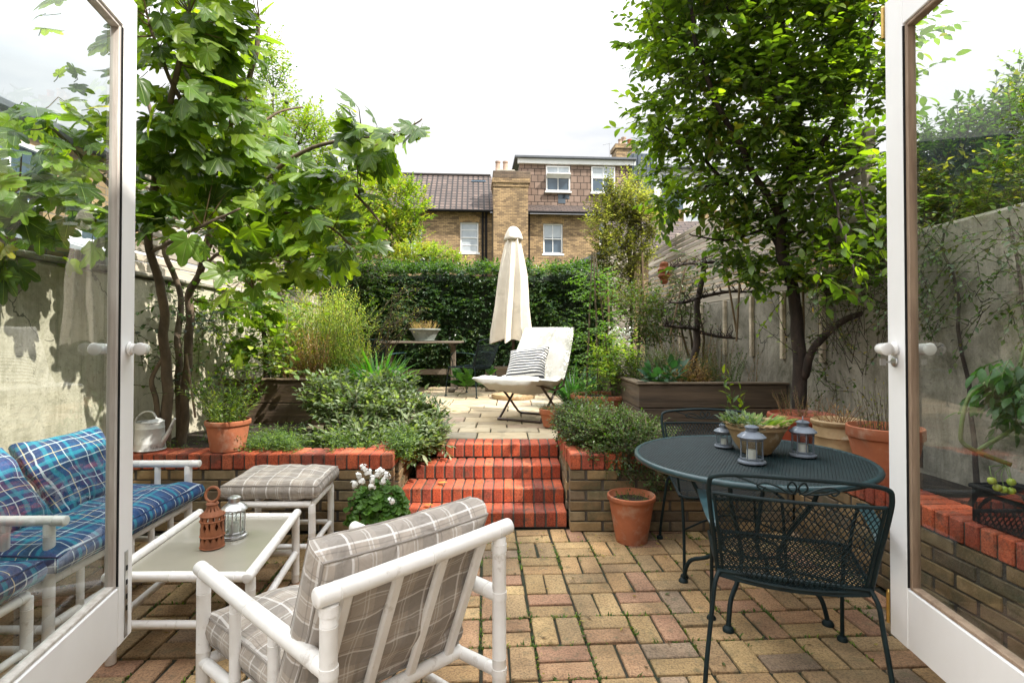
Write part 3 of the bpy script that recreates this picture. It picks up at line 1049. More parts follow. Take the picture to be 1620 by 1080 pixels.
ground(); paving(); walls_and_steps(); terrace(); garden_walls()
raised_bed('dark timber raised bed holding the tall golden herbs, beside the sage bush', [(-2.85, 5.3), (-1.84, 5.3), (-1.80, 6.9)], .42, .86, M['plank'], [(-2.85, 5.36), (-1.87, 6.9)])
raised_bed('long dark timber raised bed under the trained fruit tree on the shaded side', [(1.075, 6.9), (1.145, 4.86), (2.49, 4.86)], .44, .86, M['plank'], [(1.17, 4.92), (2.45, 6.9)])

# ------------------------------------------------------------------ own house (behind and around the doorway)
def own_house():
    t = thing('house', 'rear brick wall and white opening of the house the glazed doors belong to', 'house', (0, .9, 0))
    mb = MB()
    box2(mb, (-6, .72, -.1), (-1.36, 1.0, 3.0), .004)
    box2(mb, (1.46, .72, -.1), (6, 1.0, 3.0), .004)
    box2(mb, (-1.355, .72, 2.62), (1.455, 1.0, 3.0), .004)
    mb.build('wall', M['rearbrick'], t)
    mb = MB()
    box2(mb, (-1.352, .75, .20), (-1.29, .96, 2.615), .004)
    box2(mb, (1.39, .75, .20), (1.452, .96, 2.615), .004)
    box2(mb, (-1.285, .75, 2.56), (1.385, .96, 2.615), .004)
    mb.build('door_frame', M['doorwhite'], t)
    mb = MB()
    box2(mb, (-1.35, .70, 0), (1.45, 1.02, .19), .01)
    mb.build('threshold', M['concrete'], t)
    mb = MB()
    box2(mb, (-3, -3, .0), (3, .695, .19), .001)
    mb.build('floor', M['greywood'], t)
    mb = MB()
    box2(mb, (-3.1, -3, .195), (-3.0, .715, 2.8), .001); box2(mb, (3.0, -3, .195), (3.1, .715, 2.8), .001)
    box2(mb, (-3.1, -3.1, .195), (3.1, -3.003, 2.8), .001)
    mb.build('interior_wall', M['doorwhite'], t)
    mb = MB()
    for k in range(8): box2(mb, (-3.05 + k * .86, -3.05, 2.803), (-2.98 + k * .86, .70, 2.88), .004)
    mb.build('open_roof_bars', M['doorwhite'], t)  # invented open roof, bars only, so more sky light reaches the patio
own_house()
def shade_block():  # unseen block added to keep the sun off the near patio
    t = thing('added_shade_block', 'taller brick rear wing of the neighbouring house, shading the near patio', 'house', (2.75, 0, 0))
    mb = MB(); box2(mb, (2.78, -6, -.1), (6.5, 1.40, 7.0), .01); mb.build('wall', M['rearbrick'], t)
    mb = MB(); box2(mb, (2.7, -6.1, 7.003), (6.6, 1.48, 7.12), .02); mb.build('roof', M['flash'], t)
shade_block()

# ------------------------------------------------------------------ glazed doors
def door(side, label):
    if side < 0:
        far = V((-1.3735, 1.955, 0)); e = V((.2235, -1, 0)).normalized()
        n = V((e.y, -e.x, 0)) * -1           # towards the middle of the opening
        if n.x < 0: n = -n
    else:
        far = V((1.3607, 1.947, 0)); e = V((-.094, -1, 0)).normalized()
        n = V((e.y, -e.x, 0))
        if n.x > 0: n = -n
    far = far.copy()
    up = V((0, 0, 1))
    t = thing('glazed_door', label, 'door', (far.x, far.y, .239))
    W = .86; zb, zr, zg, zt = .239, .442, 2.385, 2.52
    TK = .044
    def bx(s0, s1, z0, z1, d0=0, d1=TK, bev=.003):
        mb = MB()
        c = far + e * ((s0 + s1) / 2) - n * ((d0 + d1) / 2) + up * ((z0 + z1) / 2)
        rbox(mb, c, (s1 - s0, d1 - d0, z1 - z0), bev, (e, -n, up) if side > 0 else (e, -n, up))
        return mb
    bx(0, .099, zb, zt).build('stile', M['doorwhite'], t)
    bx(W - .1, W, zb, zt).build('stile', M['doorwhite'], t)
    bx(.1, W - .101, zb + .001, zr, .001, TK - .001).build('bottom_rail', M['doorwhite'], t)
    bx(.1, W - .101, zg, zt - .001, .001, TK - .001).build('top_rail', M['doorwhite'], t)
    # beads around the pane (weathered, recessed from the stiles)
    bm_ = MB()
    for (s0, s1, z0, z1) in ((.1, .114, zr, zg), (W - .115, W - .101, zr, zg), (.114, W - .115, zr, zr + .014), (.114, W - .115, zg - .014, zg)):
        c = far + e * ((s0 + s1) / 2) - n * .022 + up * ((z0 + z1) / 2)
        rbox(bm_, c, (s1 - s0, .030, z1 - z0), .003, (e, -n, up))
    bm_.build('glazing_bead', M['bead'] if side > 0 else M['greybead'], t)
    g = MB()
    c = far + e * ((.114 + W - .115) / 2) - n * .026 + up * ((zr + zg) / 2)
    a = e * ((W - .229) / 2 - .001); h = up * ((zg - zr) / 2 - .015)
    g.add([c - a - h, c + a - h, c + a + h, c - a + h], [(0, 1, 2, 3)])
    g.build('pane', M['pane'] if side > 0 else M['pane_left'], t)
    # dark crack between bead and stile
    k = MB()
    rbox(k, far + e * .0995 - n * .012 + up * ((zr + zg) / 2), (.0025, .022, zg - zr - .01), .0002, (e, -n, up))
    k.build('crack', M['gap'], t)
    # lever handle on the stile, both faces
    hs = .045; hz = 1.262
    for f, sgn in ((n, 1), (-n * .62, -1)):
        b0 = far + e * hs + up * hz + (V((0, 0, 0)) if sgn > 0 else -n * TK)
        mb = MB()
        rod(mb, b0, b0 + f * .012, .026, 20)
        o = mb.build('rosette', M['satin'], t, smooth=True)
        mb = MB()
        pts = [b0 + f * .008, b0 + f * .03, b0 + f * .045, b0 + f * .055 + e * .012, b0 + f * .058 + e * .035, b0 + f * .058 + e * .052, b0 + f * .058 + e * .06]
        tube(mb, smooth_path(pts, 4), [.018] * 9 + [.0185 + .0003 * i for i in range(12)] + [.022, .020, .015, .007], 16)
        mb.build('handle', M['satin'], t, smooth=True)
    if side > 0:
        b0 = far + e * .045 + up * 1.215
        mb = MB(); rod(mb, b0, b0 + n * .008, .018, 18); mb.build('keyhole_plate', M['steel'], t, smooth=True)
        mb = MB(); rbox(mb, b0 + n * .02, (.003, .03, .006), .001, (e, -n, up)); rbox(mb, b0 + n * .042, (.003, .02, .022), .001, (e, -n, up)); mb.build('key', M['steel'], t)
        for z in (.33, 2.45):
            mb = MB(); q = far - e * .007 + n * .002 + up * z
            tube(mb, [q - up * .055, q + up * .055], .0065, 12); tube(mb, [q + up * .056, q + up * .064], [.0075, .004], 12)
            tube(mb, [q - e * .002 - n * .016 - up * .05, q - e * .002 - n * .016 + up * .05], .0055, 12)
            mb.build('hinge', M['brass'], t, smooth=True)
    else:
        mb = MB(); rbox(mb, far + e * .048 + n * .0012 + up * .40, (.022, .003, .30), .001, (e, -n, up)); mb.build('lock_plate', M['steel'], t)
        mb = MB()
        for z in (.35, .39, .44, .49):
            rbox(mb, far + e * .048 + n * .003 + up * z, (.01, .003, .018), .001, (e, -n, up))
        mb.build('bolt_keep', M['gap'], t)
        mb = MB(); rbox(mb, far - e * .003 - n * .012 + up * 1.25, (.004, .02, .20), .001, (e, -n, up)); mb.build('edge_plate', M['brass'], t)
door(-1, 'open white glazed door in front of the sofa, grey beads around its pane')
door(1, 'open white glazed door with key in lock and brass hinges beside the round table')
# ------------------------------------------------------------------ furniture
def cushion(mb, c, ux, uy, uz, w, d, h, bulge=.35, n=16, seed=0, side=.45, pinch=.035, lump=.010, inset=.92):
    """box cushion with puffed top and bottom; uv in metres for woven checks"""
    c = V(c); ux = V(ux).normalized(); uy = V(uy).normalized(); uz = V(uz).normalized()
    hs = h * side
    def outline(a, b):
        x = w / 2 * a * (1 - pinch * (1 - b * b)); y = d / 2 * b * (1 - pinch * (1 - a * a))
        return x, y
    def pt(a, b, z):
        x, y = outline(a, b)
        return x, y, z
    for s in (1, -1):
        vs = []; uv = []; fs = []
        for i in range(n + 1):
            for j in range(n + 1):
                a = math.sin((i / n - .5) * PI * .94) / math.sin(.47 * PI)
                b = math.sin((j / n - .5) * PI * .94) / math.sin(.47 * PI)
                x, y = outline(a, b)
                e = (1 - abs(a) ** 5) * (1 - abs(b) ** 5)
                z = hs / 2 + (h - hs) / 2 * max(0, e) ** .5
                q = V((x * 6 + seed, y * 6, s * 3 + seed))
                z += lump * noise.noise(q) * (e ** .5 if e > 0 else 0) * 1.5 + .35 * lump * noise.noise(q * 3.1)
                vs.append(c + ux * x + uy * y + uz * (s * z)); uv.append((x + seed * .013, y + seed * .031))
        for i in range(n):
            for j in range(n):
                a = i * (n + 1) + j
                f = (a, a + n + 1, a + n + 2, a + 1)
                fs.append(f if s > 0 else tuple(reversed(f)))
        mb.add(vs, fs, (1, 1, 1), uv)
    # side strips
    for (ed, sg) in (('y', -1), ('x', 1), ('y', 1), ('x', -1)):
        vs = []; uv = []; fs = []
        K = 4
        for i in range(n + 1):
            t = math.sin((i / n - .5) * PI * .94) / math.sin(.47 * PI)
            a, b = (t, sg) if ed == 'y' else (sg, t)
            x, y = outline(a, b)
            for k in range(K + 1):
                f = k / K * 2 - 1
                z = f * (hs / 2 + .35 * lump * noise.noise(V((x * 6 + seed, y * 6, (3 if f > 0 else -3) + seed)) * 3.1) * abs(f))
                o = (1 - f * f) * hs * .22
                p = V((x, y, 0))
                w8 = abs(t) ** 10
                if ed == 'y': p.y += sg * o * (1 - .3 * w8); p.x += math.copysign(.7 * o * w8, t)
                else: p.x += sg * o * (1 - .3 * w8); p.y += math.copysign(.7 * o * w8, t)
                vs.append(c + ux * p.x + uy * p.y + uz * z)
                uv.append((x + seed * .013, y + sg * (hs / 2 - z)) if ed == 'y' else (x + sg * (hs / 2 - z), y + seed * .031))
        for i in range(n):
            for k in range(K):
                a = i * (K + 1) + k
                f = (a, a + K + 1, a + K + 2, a + 1)
                flip = (ed == 'y' and sg > 0) or (ed == 'x' and sg < 0)
                fs.append(tuple(reversed(f)) if flip else f)
        mb.add(vs, fs, (1, 1, 1), uv)
def piping(mb, c, ux, uy, uz, w, d, z, r=.0045, pinch=.035):
    c = V(c); pts = []
    for k in range(40):
        t = k / 40 * 4; sidei = int(t); f = (t - sidei) * 2 - 1
        a, b = ((f, -1), (1, f), (-f, 1), (-1, -f))[sidei]
        x = w / 2 * a * (1 - pinch * (1 - b * b)); y = d / 2 * b * (1 - pinch * (1 - a * a))
        pts.append(c + V(ux) * x + V(uy) * y + V(uz) * z)
    tube(mb, pts, r, 6, closed=True)

def armchair():
    t = thing('armchair', 'white cane armchair with grey plaid cushions, seen from behind beside the coffee table', 'armchair', (-.53, 1.73, 0))
    BL, BR = V((-.44, 1.30, 0)), V((-.04, 1.68, 0))
    FL, FR = V((-1.015, 1.78, 0)), V((-.615, 2.16, 0))
    up = V((0, 0, 1))
    fd = (FL - BL).normalized()          # towards the front
    sd = (BR - BL).normalized()
    W = M['white']; r = .0215
    def part(name, fn):
        mb = MB(); fn(mb); return mb.build(name, W, t, smooth=True)
    for p, q, h in ((BL, .0, .665), (BR, .0, .685), (FL, 0, .515), (FR, 0, .515)):
        part('leg', lambda mb: rod(mb, p + up * .0, p + up * h, r, 16))
    # double post at the rear left corner, bindings
    for p in (BL, BR):
        for z in (.652, .505, .27):
            part('binding', lambda mb: tube(mb, [p + up * (z - .012), p + up * (z + .012)], r * 1.10, 16))
    part('top_rail', lambda mb: rod(mb, BL - sd * .035 + up * .688, BR + sd * .045 + up * .708, .0245, 18))
    for a, b in ((BL, FL), (BR, FR)):
        part('armrest', lambda mb: rod(mb, a - fd * .01 + up * .505, b + fd * .035 + up * .537, .0235, 18))
        part('side_rail', lambda mb: rod(mb, a + up * .27, b + up * .24, .019, 14))
        for f in (.36, .68):
            part('post', lambda mb: rod(mb, a.lerp(b, f) + up * .245, a.lerp(b, f) + up * (.505 + .03 * f - .005), .0165, 14))
    part('front_rail', lambda mb: rod(mb, FL + up * .24, FR + up * .24, .019, 14))
    part('lower_rail', lambda mb: rod(mb, FL + up * .10, FR + up * .10, .016, 14))
    bl, br = BL + fd * .17 + up * .262, BR + fd * .17 + up * .272
    part('seat_rail', lambda mb: rod(mb, bl - sd * .0, br + sd * .0, .021, 16))
    part('stretcher', lambda mb: rod(mb, BL + fd * .02 + up * .12, FL + up * .12, .016, 14))
    part('stretcher', lambda mb: rod(mb, BR + up * .12, FR + up * .12, .016, 14))
    for f in (.10, .37, .64, .90):
        a = (BL + up * .67).lerp(BR + up * .69, f) + fd * .012
        b = bl.lerp(br, f)
        mb = MB()
        d = (b - a).normalized(); nn = sd.cross(d).normalized()
        rbox(mb, (a + b) / 2, ((b - a).length, .034, .020), .008, (d, sd, nn))
        mb.build('back_slat', W, t)
    # seat deck under the cushion
    for f in (.25, .5, .75):
        part('seat_slat', lambda mb: rod(mb, bl.lerp(br, f) - fd * .0 - up * .01, FL.lerp(FR, f) + up * .245, .013, 10))
    up_b = ((BL + up * .67) - bl); up_b = (BL + up * .69 - bl).normalized()
    bn = sd.cross(up_b).normalized()
    if bn.dot(fd) < 0: bn = -bn
    mid = (bl + br) / 2
    # seat cushion
    sc = (mid + (FL + FR) / 2 + up * .24) / 2; sc = V((sc.x, sc.y, .34)) + fd * .01
    mb = MB(); cushion(mb, sc, sd, fd, up, .53, .60, .155, seed=3, n=24, side=.5, lump=.02)
    o = mb.build('seat_cushion', M['plaid'], t, smooth=True)
    mb = MB(); piping(mb, sc, sd, fd, up, .53, .60, .040); piping(mb, sc, sd, fd, up, .53, .60, -.040); mb.build('piping', M['plaid'], o, smooth=True)
    # back cushion
    bc = mid + up_b * .262 + bn * .085 - sd * .022
    mb = MB(); cushion(mb, bc, sd, up_b, bn, .525, .50, .15, seed=8, n=24, side=.6, lump=.02)
    o = mb.build('back_cushion', M['plaid'], t, smooth=True)
    mb = MB(); piping(mb, bc, sd, up_b, bn, .525, .50, .045); piping(mb, bc, sd, up_b, bn, .525, .50, -.045); mb.build('piping', M['plaid'], o, smooth=True)
armchair()

def coffee_table():
    t = thing('coffee_table', 'low white cane coffee table with frosted top carrying two lanterns', 'coffee table', (-1.36, 2.5, 0))
    up = V((0, 0, 1)); W = M['white']
    a, b = V((-1.60, 2.16, 0)), V((-1.045, 2.16, 0))
    d, c = V((-1.675, 2.87, 0)), V((-1.15, 2.87, 0))
    def part(name, *segs, r=.019):
        mb = MB()
        for p, q in segs: rod(mb, p, q, r, 16)
        return mb.build(name, W, t, smooth=True)
    z = .345
    for p in (a, b, c, d): part('leg', (p, p + up * z), r=.0195)
    ex = V((1, 0, 0)); s1 = (c - b).normalized()
    part('front_rail', (a - ex * .0 + up * z, b - ex * .012 + up * z), r=.0195)
    part('back_rail', (d + up * z, c - ex * .012 + up * z), r=.0195)
    part('side_rail', (a - s1 * .04 + up * (z + .012), d + s1 * .04 + up * (z + .012)), r=.020)
    part('side_rail', (b - s1 * .045 + up * (z + .012), c + s1 * .04 + up * (z + .012)), r=.021)
    for p, q in ((a, b), (d, c), (a, d), (b, c)):
        part('stretcher', (p + up * .155, q + up * .155), r=.0165)
    mb = MB()
    n = 1
    vs = [a + V((.022, .012, z + .004)), b + V((-.022, .012, z + .004)), c + V((-.022, -.012, z + .004)), d + V((.022, -.012, z + .004))]
    vs = vs + [v - up * .008 for v in vs]
    mb.add(vs, [(0, 1, 2, 3), (7, 6, 5, 4), (0, 4, 5, 1), (1, 5, 6, 2), (2, 6, 7, 3), (3, 7, 4, 0)])
    mb.build('table_top', M['frost'], t)
coffee_table()

def stool(label, x0, x1, y0, y1, zt, m, sk=0.0, seed=1, h=.12, name='footstool', cat='footstool'):
    t = thing(name, label, cat, ((x0 + x1) / 2, (y0 + y1) / 2, 0))
    up = V((0, 0, 1)); W = M['white']
    P = [V((x0, y0, 0)), V((x1, y0, 0)), V((x1 + sk, y1, 0)), V((x0 + sk, y1, 0))]
    def part(name, p, q, r):
        mb = MB(); rod(mb, p, q, r, 16); mb.build(name, W, t, smooth=True)
    for p in P: part('leg', p, p + up * (zt - .02), .0195)
    for i in range(4):
        p, q = P[i], P[(i + 1) % 4]
        part('seat_rail', p + up * (zt - .02), q + up * (zt - .02), .0185)
        part('stretcher', p + up * .13, q + up * .13, .015)
    for f in (.33, .66):
        part('seat_slat', P[0].lerp(P[1], f) + up * (zt - .012), P[3].lerp(P[2], f) + up * (zt - .012), .012)
    c = sum(P, V((0, 0, 0))) / 4 + up * (zt + h * .46)
    mb = MB(); ux = V((1, 0, 0)); uy = (P[2] - P[1]).normalized()
    cushion(mb, c, ux, uy, up, x1 - x0 + .075, y1 - y0 + .05, h, seed=seed, n=22, side=.5, lump=.018)
    o = mb.build('seat_cushion', m, t, smooth=True)
    mb = MB(); piping(mb, c, ux, uy, up, x1 - x0 + .075, y1 - y0 + .05, h * .26); mb.build('piping', m, o, smooth=True)
    return t
stool('white cane footstool with dappled grey plaid cushion between coffee table and brick wall', -1.58, -1.12, 3.02, 3.42, .385, M['plaid'], -.03, 5)
stool('white cane footstool with blue plaid cushion, nearest the left glass door', -2.42, -1.79, 1.52, 2.03, .35, M['blueplaid'], -.03, 2, .14)

def sofa():
    t = thing('sofa', 'white cane garden sofa with blue plaid cushions along the cream wall', 'sofa', (-2.15, 2.6, 0))
    up = V((0, 0, 1)); W = M['white']
    def part(name, p, q, r):
        mb = MB(); rod(mb, p, q, r, 16); mb.build(name, W, t, smooth=True)
    tx = -.02
    F0, F1 = V((-1.86, 2.17, 0)), V((-1.86 + tx * 1.0, 3.13, 0))
    B0, B1 = V((-2.45, 2.17, 0)), V((-2.45 + tx, 3.13, 0))
    for p, h in ((F0, .555), (F1, .555), (B0, .66), (B1, .66)): part('leg', p, p + up * h, .0205)
    for p, q in ((F0, B0), (F1, B1)):
        part('armrest', p + up * .565 + V((.07, 0, 0)), q + up * .565, .0205)
        for f in (.3, .62): part('post', p.lerp(q, f) + up * .30, p.lerp(q, f) + up * .555, .016)
        part('side_rail', p + up * .30, q + up * .30, .018)
        part('stretcher', p + up * .13, q + up * .13, .016)
    part('front_rail', F0 + up * .325, F1 + up * .325, .020)
    part('lower_rail', F0 + up * .14, F1 + up * .14, .018)
    part('seat_rail', B0 + up * .30, B1 + up * .30, .019)
    part('top_rail', B0 + up * .67 - V((0, .03, 0)), B1 + up * .67 + V((0, .03, 0)), .021)
    for f in (.17, .34, .5, .66, .83):
        part('front_post', F0.lerp(F1, f) + up * .145, F0.lerp(F1, f) + up * .32, .015)
        part('back_post', B0.lerp(B1, f) + up * .30, B0.lerp(B1, f) + up * .66, .015)
    uy = V((tx, .96, 0)).normalized(); ux = V((1, 0, 0))
    sc = V((-2.13, 2.64, .405))
    mb = MB(); cushion(mb, sc, ux, uy, up, .66, 1.03, .14, seed=4, n=26, side=.45, lump=.02)
    o = mb.build('seat_cushion', M['blueplaid'], t, smooth=True)
    mb = MB(); piping(mb, sc, ux, uy, up, .66, 1.03, .03); mb.build('piping', M['blueplaid'], o, smooth=True)
    for k, (yc, tilt) in enumerate(((2.83, 34), (2.28, 38))):
        a = R(tilt)
        ud = V((-math.sin(a), 0, math.cos(a))); nn = V((math.cos(a), .0, math.sin(a)))
        c = V((-2.28, yc, .605))
        mb = MB(); cushion(mb, c, uy, ud, nn, .50, .42, .15, seed=11 + k * 4, n=24, side=.3, lump=.032, pinch=.07)
        mb.build('back_cushion', M['blueplaid'], t, smooth=True)
sofa()

# ------------------------------------------------------------------ wrought iron set
def diamond_mesh(mb, fn, w, h, pitch_x, pitch_y, r=.0013, inside=None):
    """strands of expanded metal crossing on the surface fn(x, y)"""
    slope = pitch_y / pitch_x
    for sg in (1, -1):
        span = w + h / slope
        k = -int(span / pitch_x) - 2
        while k * pitch_x < span:
            x0 = k * pitch_x
            pts = []
            n = 14
            # line: x = x0 + sg*(y)/slope ; y in [0,h]
            cur = []
            for i in range(n * 2 + 1):
                y = h * i / (n * 2)
                x = (x0 + y / slope) if sg > 0 else (w - x0 - y / slope)
                ok = -1e-6 <= x <= w + 1e-6 and (inside is None or inside(x, y))
                if ok: cur.append((x, y))
                else:
                    if len(cur) > 1: pts.append(cur)
                    cur = []
            if len(cur) > 1: pts.append(cur)
            for c in pts:
                tube(mb, [fn(x, y) for x, y in c], r, 3, False)
            k += 1

def iron_chair_proto():
    t = thing('mesh_chair', 'x', 'chair', (0, 0, 0), 'dark green iron mesh chairs')
    I = M['iron']; T = M['teal']
    w = .27
    zb, zt = .43, .815
    def back(u, v):        # u -1..1 across, v 0..1 up
        y = -.225 - .105 * v - .03 * (1 - u * u) 
        x = u * (w - .035 * (1 - v))
        return V((x, y, zb - .015 + (zt - .06 - zb) * v - .012 * (1 - v) * (1 - u * u)))
    # back mesh
    mb = MB()
    W_, H_ = .52, .33
    diamond_mesh(mb, lambda x, y: back(x / W_ * 2 - 1, y / H_), W_, H_, .0185, .030, .0022)
    mb.build('backrest', I, t)
    # frame : big hoop with rounded top corners
    fr = []
    for (u, z) in ((-1, zb - .02), (-1.0, .55), (-1.01, .70), (-1.0, .775), (-.93, .806), (-.6, .82), (0, .826), (.6, .82), (.93, .806), (1.0, .775), (1.01, .70), (1.0, .55), (1, zb - .02)):
        v = (z - zb) / (zt - .06 - zb)
        fr.append(V((u * (w + .012 - .03 * (1 - min(v, 1))), -.225 - .105 * v - .03 * (1 - min(1, abs(u))), z)))
    mb = MB(); tube(mb, smooth_path(fr, 5), .0085, 10)
    for u in (-1, 1):
        tube(mb, [back(u * .985, v / 6) for v in range(7)], .006, 8)
    tube(mb, [back(k / 8 - 1, 1.0) for k in range(17)], .0062, 8)
    tube(mb, [back(k / 8 - 1, 0.0) for k in range(17)], .0075, 8)
    mb.build('back_frame', I, t, smooth=True)
    # scroll ornament in the top gap
    mb = MB()
    def tp(x, z): return V((x, -.225 - .105 * ((z - zb) / (zt - .06 - zb)) - .028 * (1 - (x / w) ** 2), z))
    for s in (-1, 1):
        pts = [tp(s * .005, .768), tp(s * .03, .79), tp(s * .018, .812), tp(s * .003, .79), tp(s * .02, .768), tp(s * .06, .79), tp(s * .10, .80), tp(s * .125, .788), tp(s * .11, .772), tp(s * .098, .784)]
        tube(mb, smooth_path(pts, 5), .0032, 6)
        pts = [tp(s * .02, .770), tp(s * .08, .775), tp(s * .15, .80), tp(s * .19, .812)]
        tube(mb, smooth_path(pts, 5), .0032, 6)
    mb.build('scroll', I, t, smooth=True)
    # seat
    def seat(x, y):
        u = (x - .25) / .25; v = y / .45
        return V(((x - .25) * (1 + .10 * v), -.235 + y, .425 - .012 * (1 - u * u) * math.sin(PI * min(1, v)) - .02 * max(0, v - .8)))
    mb = MB(); diamond_mesh(mb, seat, .50, .45, .0185, .030, .0022); mb.build('seat', I, t)
    mb = MB()
    rim = [seat(0, 0), seat(0, .15), seat(0, .3), seat(.0, .42), seat(.03, .45), seat(.25, .455), seat(.47, .45), seat(.5, .42), seat(.5, .3), seat(.5, .15), seat(.5, 0), seat(.25, -.012)]
    tube(mb, rim, .0085, 8, closed=True)
    mb.build('seat_frame', I, t, smooth=True)
    mb = MB()
    vs = []; 
    # curved apron plate under the back edge
    for k in range(13):
        u = k / 6 - 1
        p = V((u * .245, -.235 - .012 * (1 - u * u), .425))
        vs += [p, p + V((0, -.004, -.022 - .018 * (1 - u * u)))]
    mb.add(vs, [(2 * k, 2 * k + 1, 2 * k + 3, 2 * k + 2) for k in range(12)])
    mb.build('apron', I, t)
    for s in (-1, 1):
        # arm: flat bar widening to the front, curling down
        mb = MB()
        path = smooth_path([V((s * .262, -.27, .60)), V((s * .272, -.235, .622)), V((s * .285, -.10, .636)), V((s * .30, .06, .638)), V((s * .302, .10, .632)), V((s * .300, .125, .612))], 4)
        n = len(path); vs = []; fs = []
        for i, p in enumerate(path):
            f = i / (n - 1)
            hw = .008 + .016 * math.sin(PI * min(1, f * 1.05)) ** .8 if f < .95 else .008
            vs += [p + V((-hw, 0, 0)), p + V((hw, 0, 0)), p + V((hw, 0, -.005)), p + V((-hw, 0, -.005))]
        for i in range(n - 1):
            for k in range(4):
                fs.append((i * 4 + k, i * 4 + (k + 1) % 4, i * 4 + 4 + (k + 1) % 4, i * 4 + 4 + k))
        fs += [(0, 1, 2, 3), tuple(range(4 * n - 1, 4 * n - 5, -1))]
        mb.add(vs, fs)
        mb.build('armrest', T, t)
        mb = MB(); tube(mb, smooth_path([V((s * .300, .10, .625)), V((s * .292, .135, .58)), V((s * .272, .12, .50)), V((s * .262, .12, .425))], 5), .0065, 8)
        mb.build('arm_support', I, t, smooth=True)
        # legs
        for (path, ft) in (([V((s * .265, .17, .425)), V((s * .262, .20, .38)), V((s * .262, .235, .18)), V((s * .264, .245, .012))], 1),
                           ([V((s * .245, -.235, .425)), V((s * .262, -.262, .385)), V((s * .272, -.275, .30)), V((s * .292, -.305, .12)), V((s * .30, -.318, .012))], 1)):
            mb = MB(); tube(mb, smooth_path(path, 5), .0085, 10)
            p = path[-1]; lathe(mb, (p.x, p.y, 0), [(.004, .022), (.016, .018), (.021, .009), (.021, .0), (0, 0)], 14)
            mb.build('leg', I, t, smooth=True)
    # cross brace
    mb = MB(); tube(mb, smooth_path([V((-.262, .225, .25)), V((0, .14, .31)), V((.262, .225, .25))], 6), .0055, 8)
    mb.build('brace', I, t, smooth=True)
    return t
ch = iron_chair_proto()
ch.location = (1.09, 2.18, 0); ch.rotation_euler = (0, 0, R(-19))
ch['label'] = 'dark green iron chair with its mesh back to us before the round table'
for (x, y, z, a, s, lab) in ((1.22, 3.14, 0, 174, 1, 'dark green iron mesh chair tucked behind the round table, only its arched back showing above'),
                       (-.62, 7.95, .424, 60, 1, 'dark iron chair at the right end of the wooden table on the upper terrace'),
                       (-1.86, 7.75, .424, -20, 1, 'dark iron chair before the left half of the wooden terrace table')):
    c = copy_tree(ch)
    c.location = (x, y, z); c.rotation_euler = (0, 0, R(a)); c['label'] = lab

def iron_table():
    cx, cy, r, zt = 1.17, 2.66, .535, .715
    t = thing('patio_table', 'round dark green iron mesh table set with lanterns and a planted bowl', 'table', (cx, cy, 0))
    I = M['iron']
    mb = MB()
    p = .0135
    n = int(2 * r / p) + 1
    for sg in (1, -1):
        k = -2 * n
        a = R(61 * sg); d = V((math.cos(a), math.sin(a), 0)); s = V((-d.y, d.x, 0))
        q = -r
        while q < r:
            hl = math.sqrt(max(0, r * r - q * q))
            if hl > .02:
                c = V((cx, cy, zt - .003)) + s * q
                tube(mb, [c - d * hl, c + d * hl], [.0027, .0027], 3, False)
            q += p
    mb.build('table_top', I, t)
    mb = MB()
    pts = [V((cx + (r + .004) * math.cos(2 * PI * k / 72), cy + (r + .004) * math.sin(2 * PI * k / 72), zt - .012)) for k in range(72)]
    tube(mb, pts, .0145, 10, closed=True)
    mb.build('rim', M['teal'], t, smooth=True)
    mb = MB()
    for k in range(6):
        a = PI * k / 6 + .2; d = V((math.cos(a), math.sin(a), 0))
        tube(mb, [V((cx, cy, zt - .016)) - d * r, V((cx, cy, zt - .016)) + d * r], .006, 6)
    pts = [V((cx + .30 * math.cos(2 * PI * k / 48), cy + .30 * math.sin(2 * PI * k / 48), zt - .028)) for k in range(48)]
    tube(mb, pts, .008, 8, closed=True)
    mb.build('underframe', I, t, smooth=True)
    for k in range(4):
        a = R(45 + 90 * k + 6)
        d = V((math.cos(a), math.sin(a), 0)); o = V((cx, cy, 0))
        mb = MB()
        tube(mb, smooth_path([o + d * .30 + V((0, 0, .69)), o + d * .285 + V((0, 0, .55)), o + d * .18 + V((0, 0, .38)), o + d * .13 + V((0, 0, .25)), o + d * .20 + V((0, 0, .17)), o + d * .30 + V((0, 0, .12)), o + d * .335 + V((0, 0, .012))], 6), .0105, 10)
        q = o + d * .335; lathe(mb, (q.x, q.y, 0), [(.004, .026), (.018, .02), (.025, .01), (.025, 0), (0, 0)], 14)
        mb.build('leg', I, t, smooth=True)
    mb = MB()
    pts = [V((cx + .14 * math.cos(2 * PI * k / 32), cy + .14 * math.sin(2 * PI * k / 32), .27)) for k in range(32)]
    tube(mb, pts, .007, 8, closed=True)
    mb.build('ring', I, t, smooth=True)
iron_table()

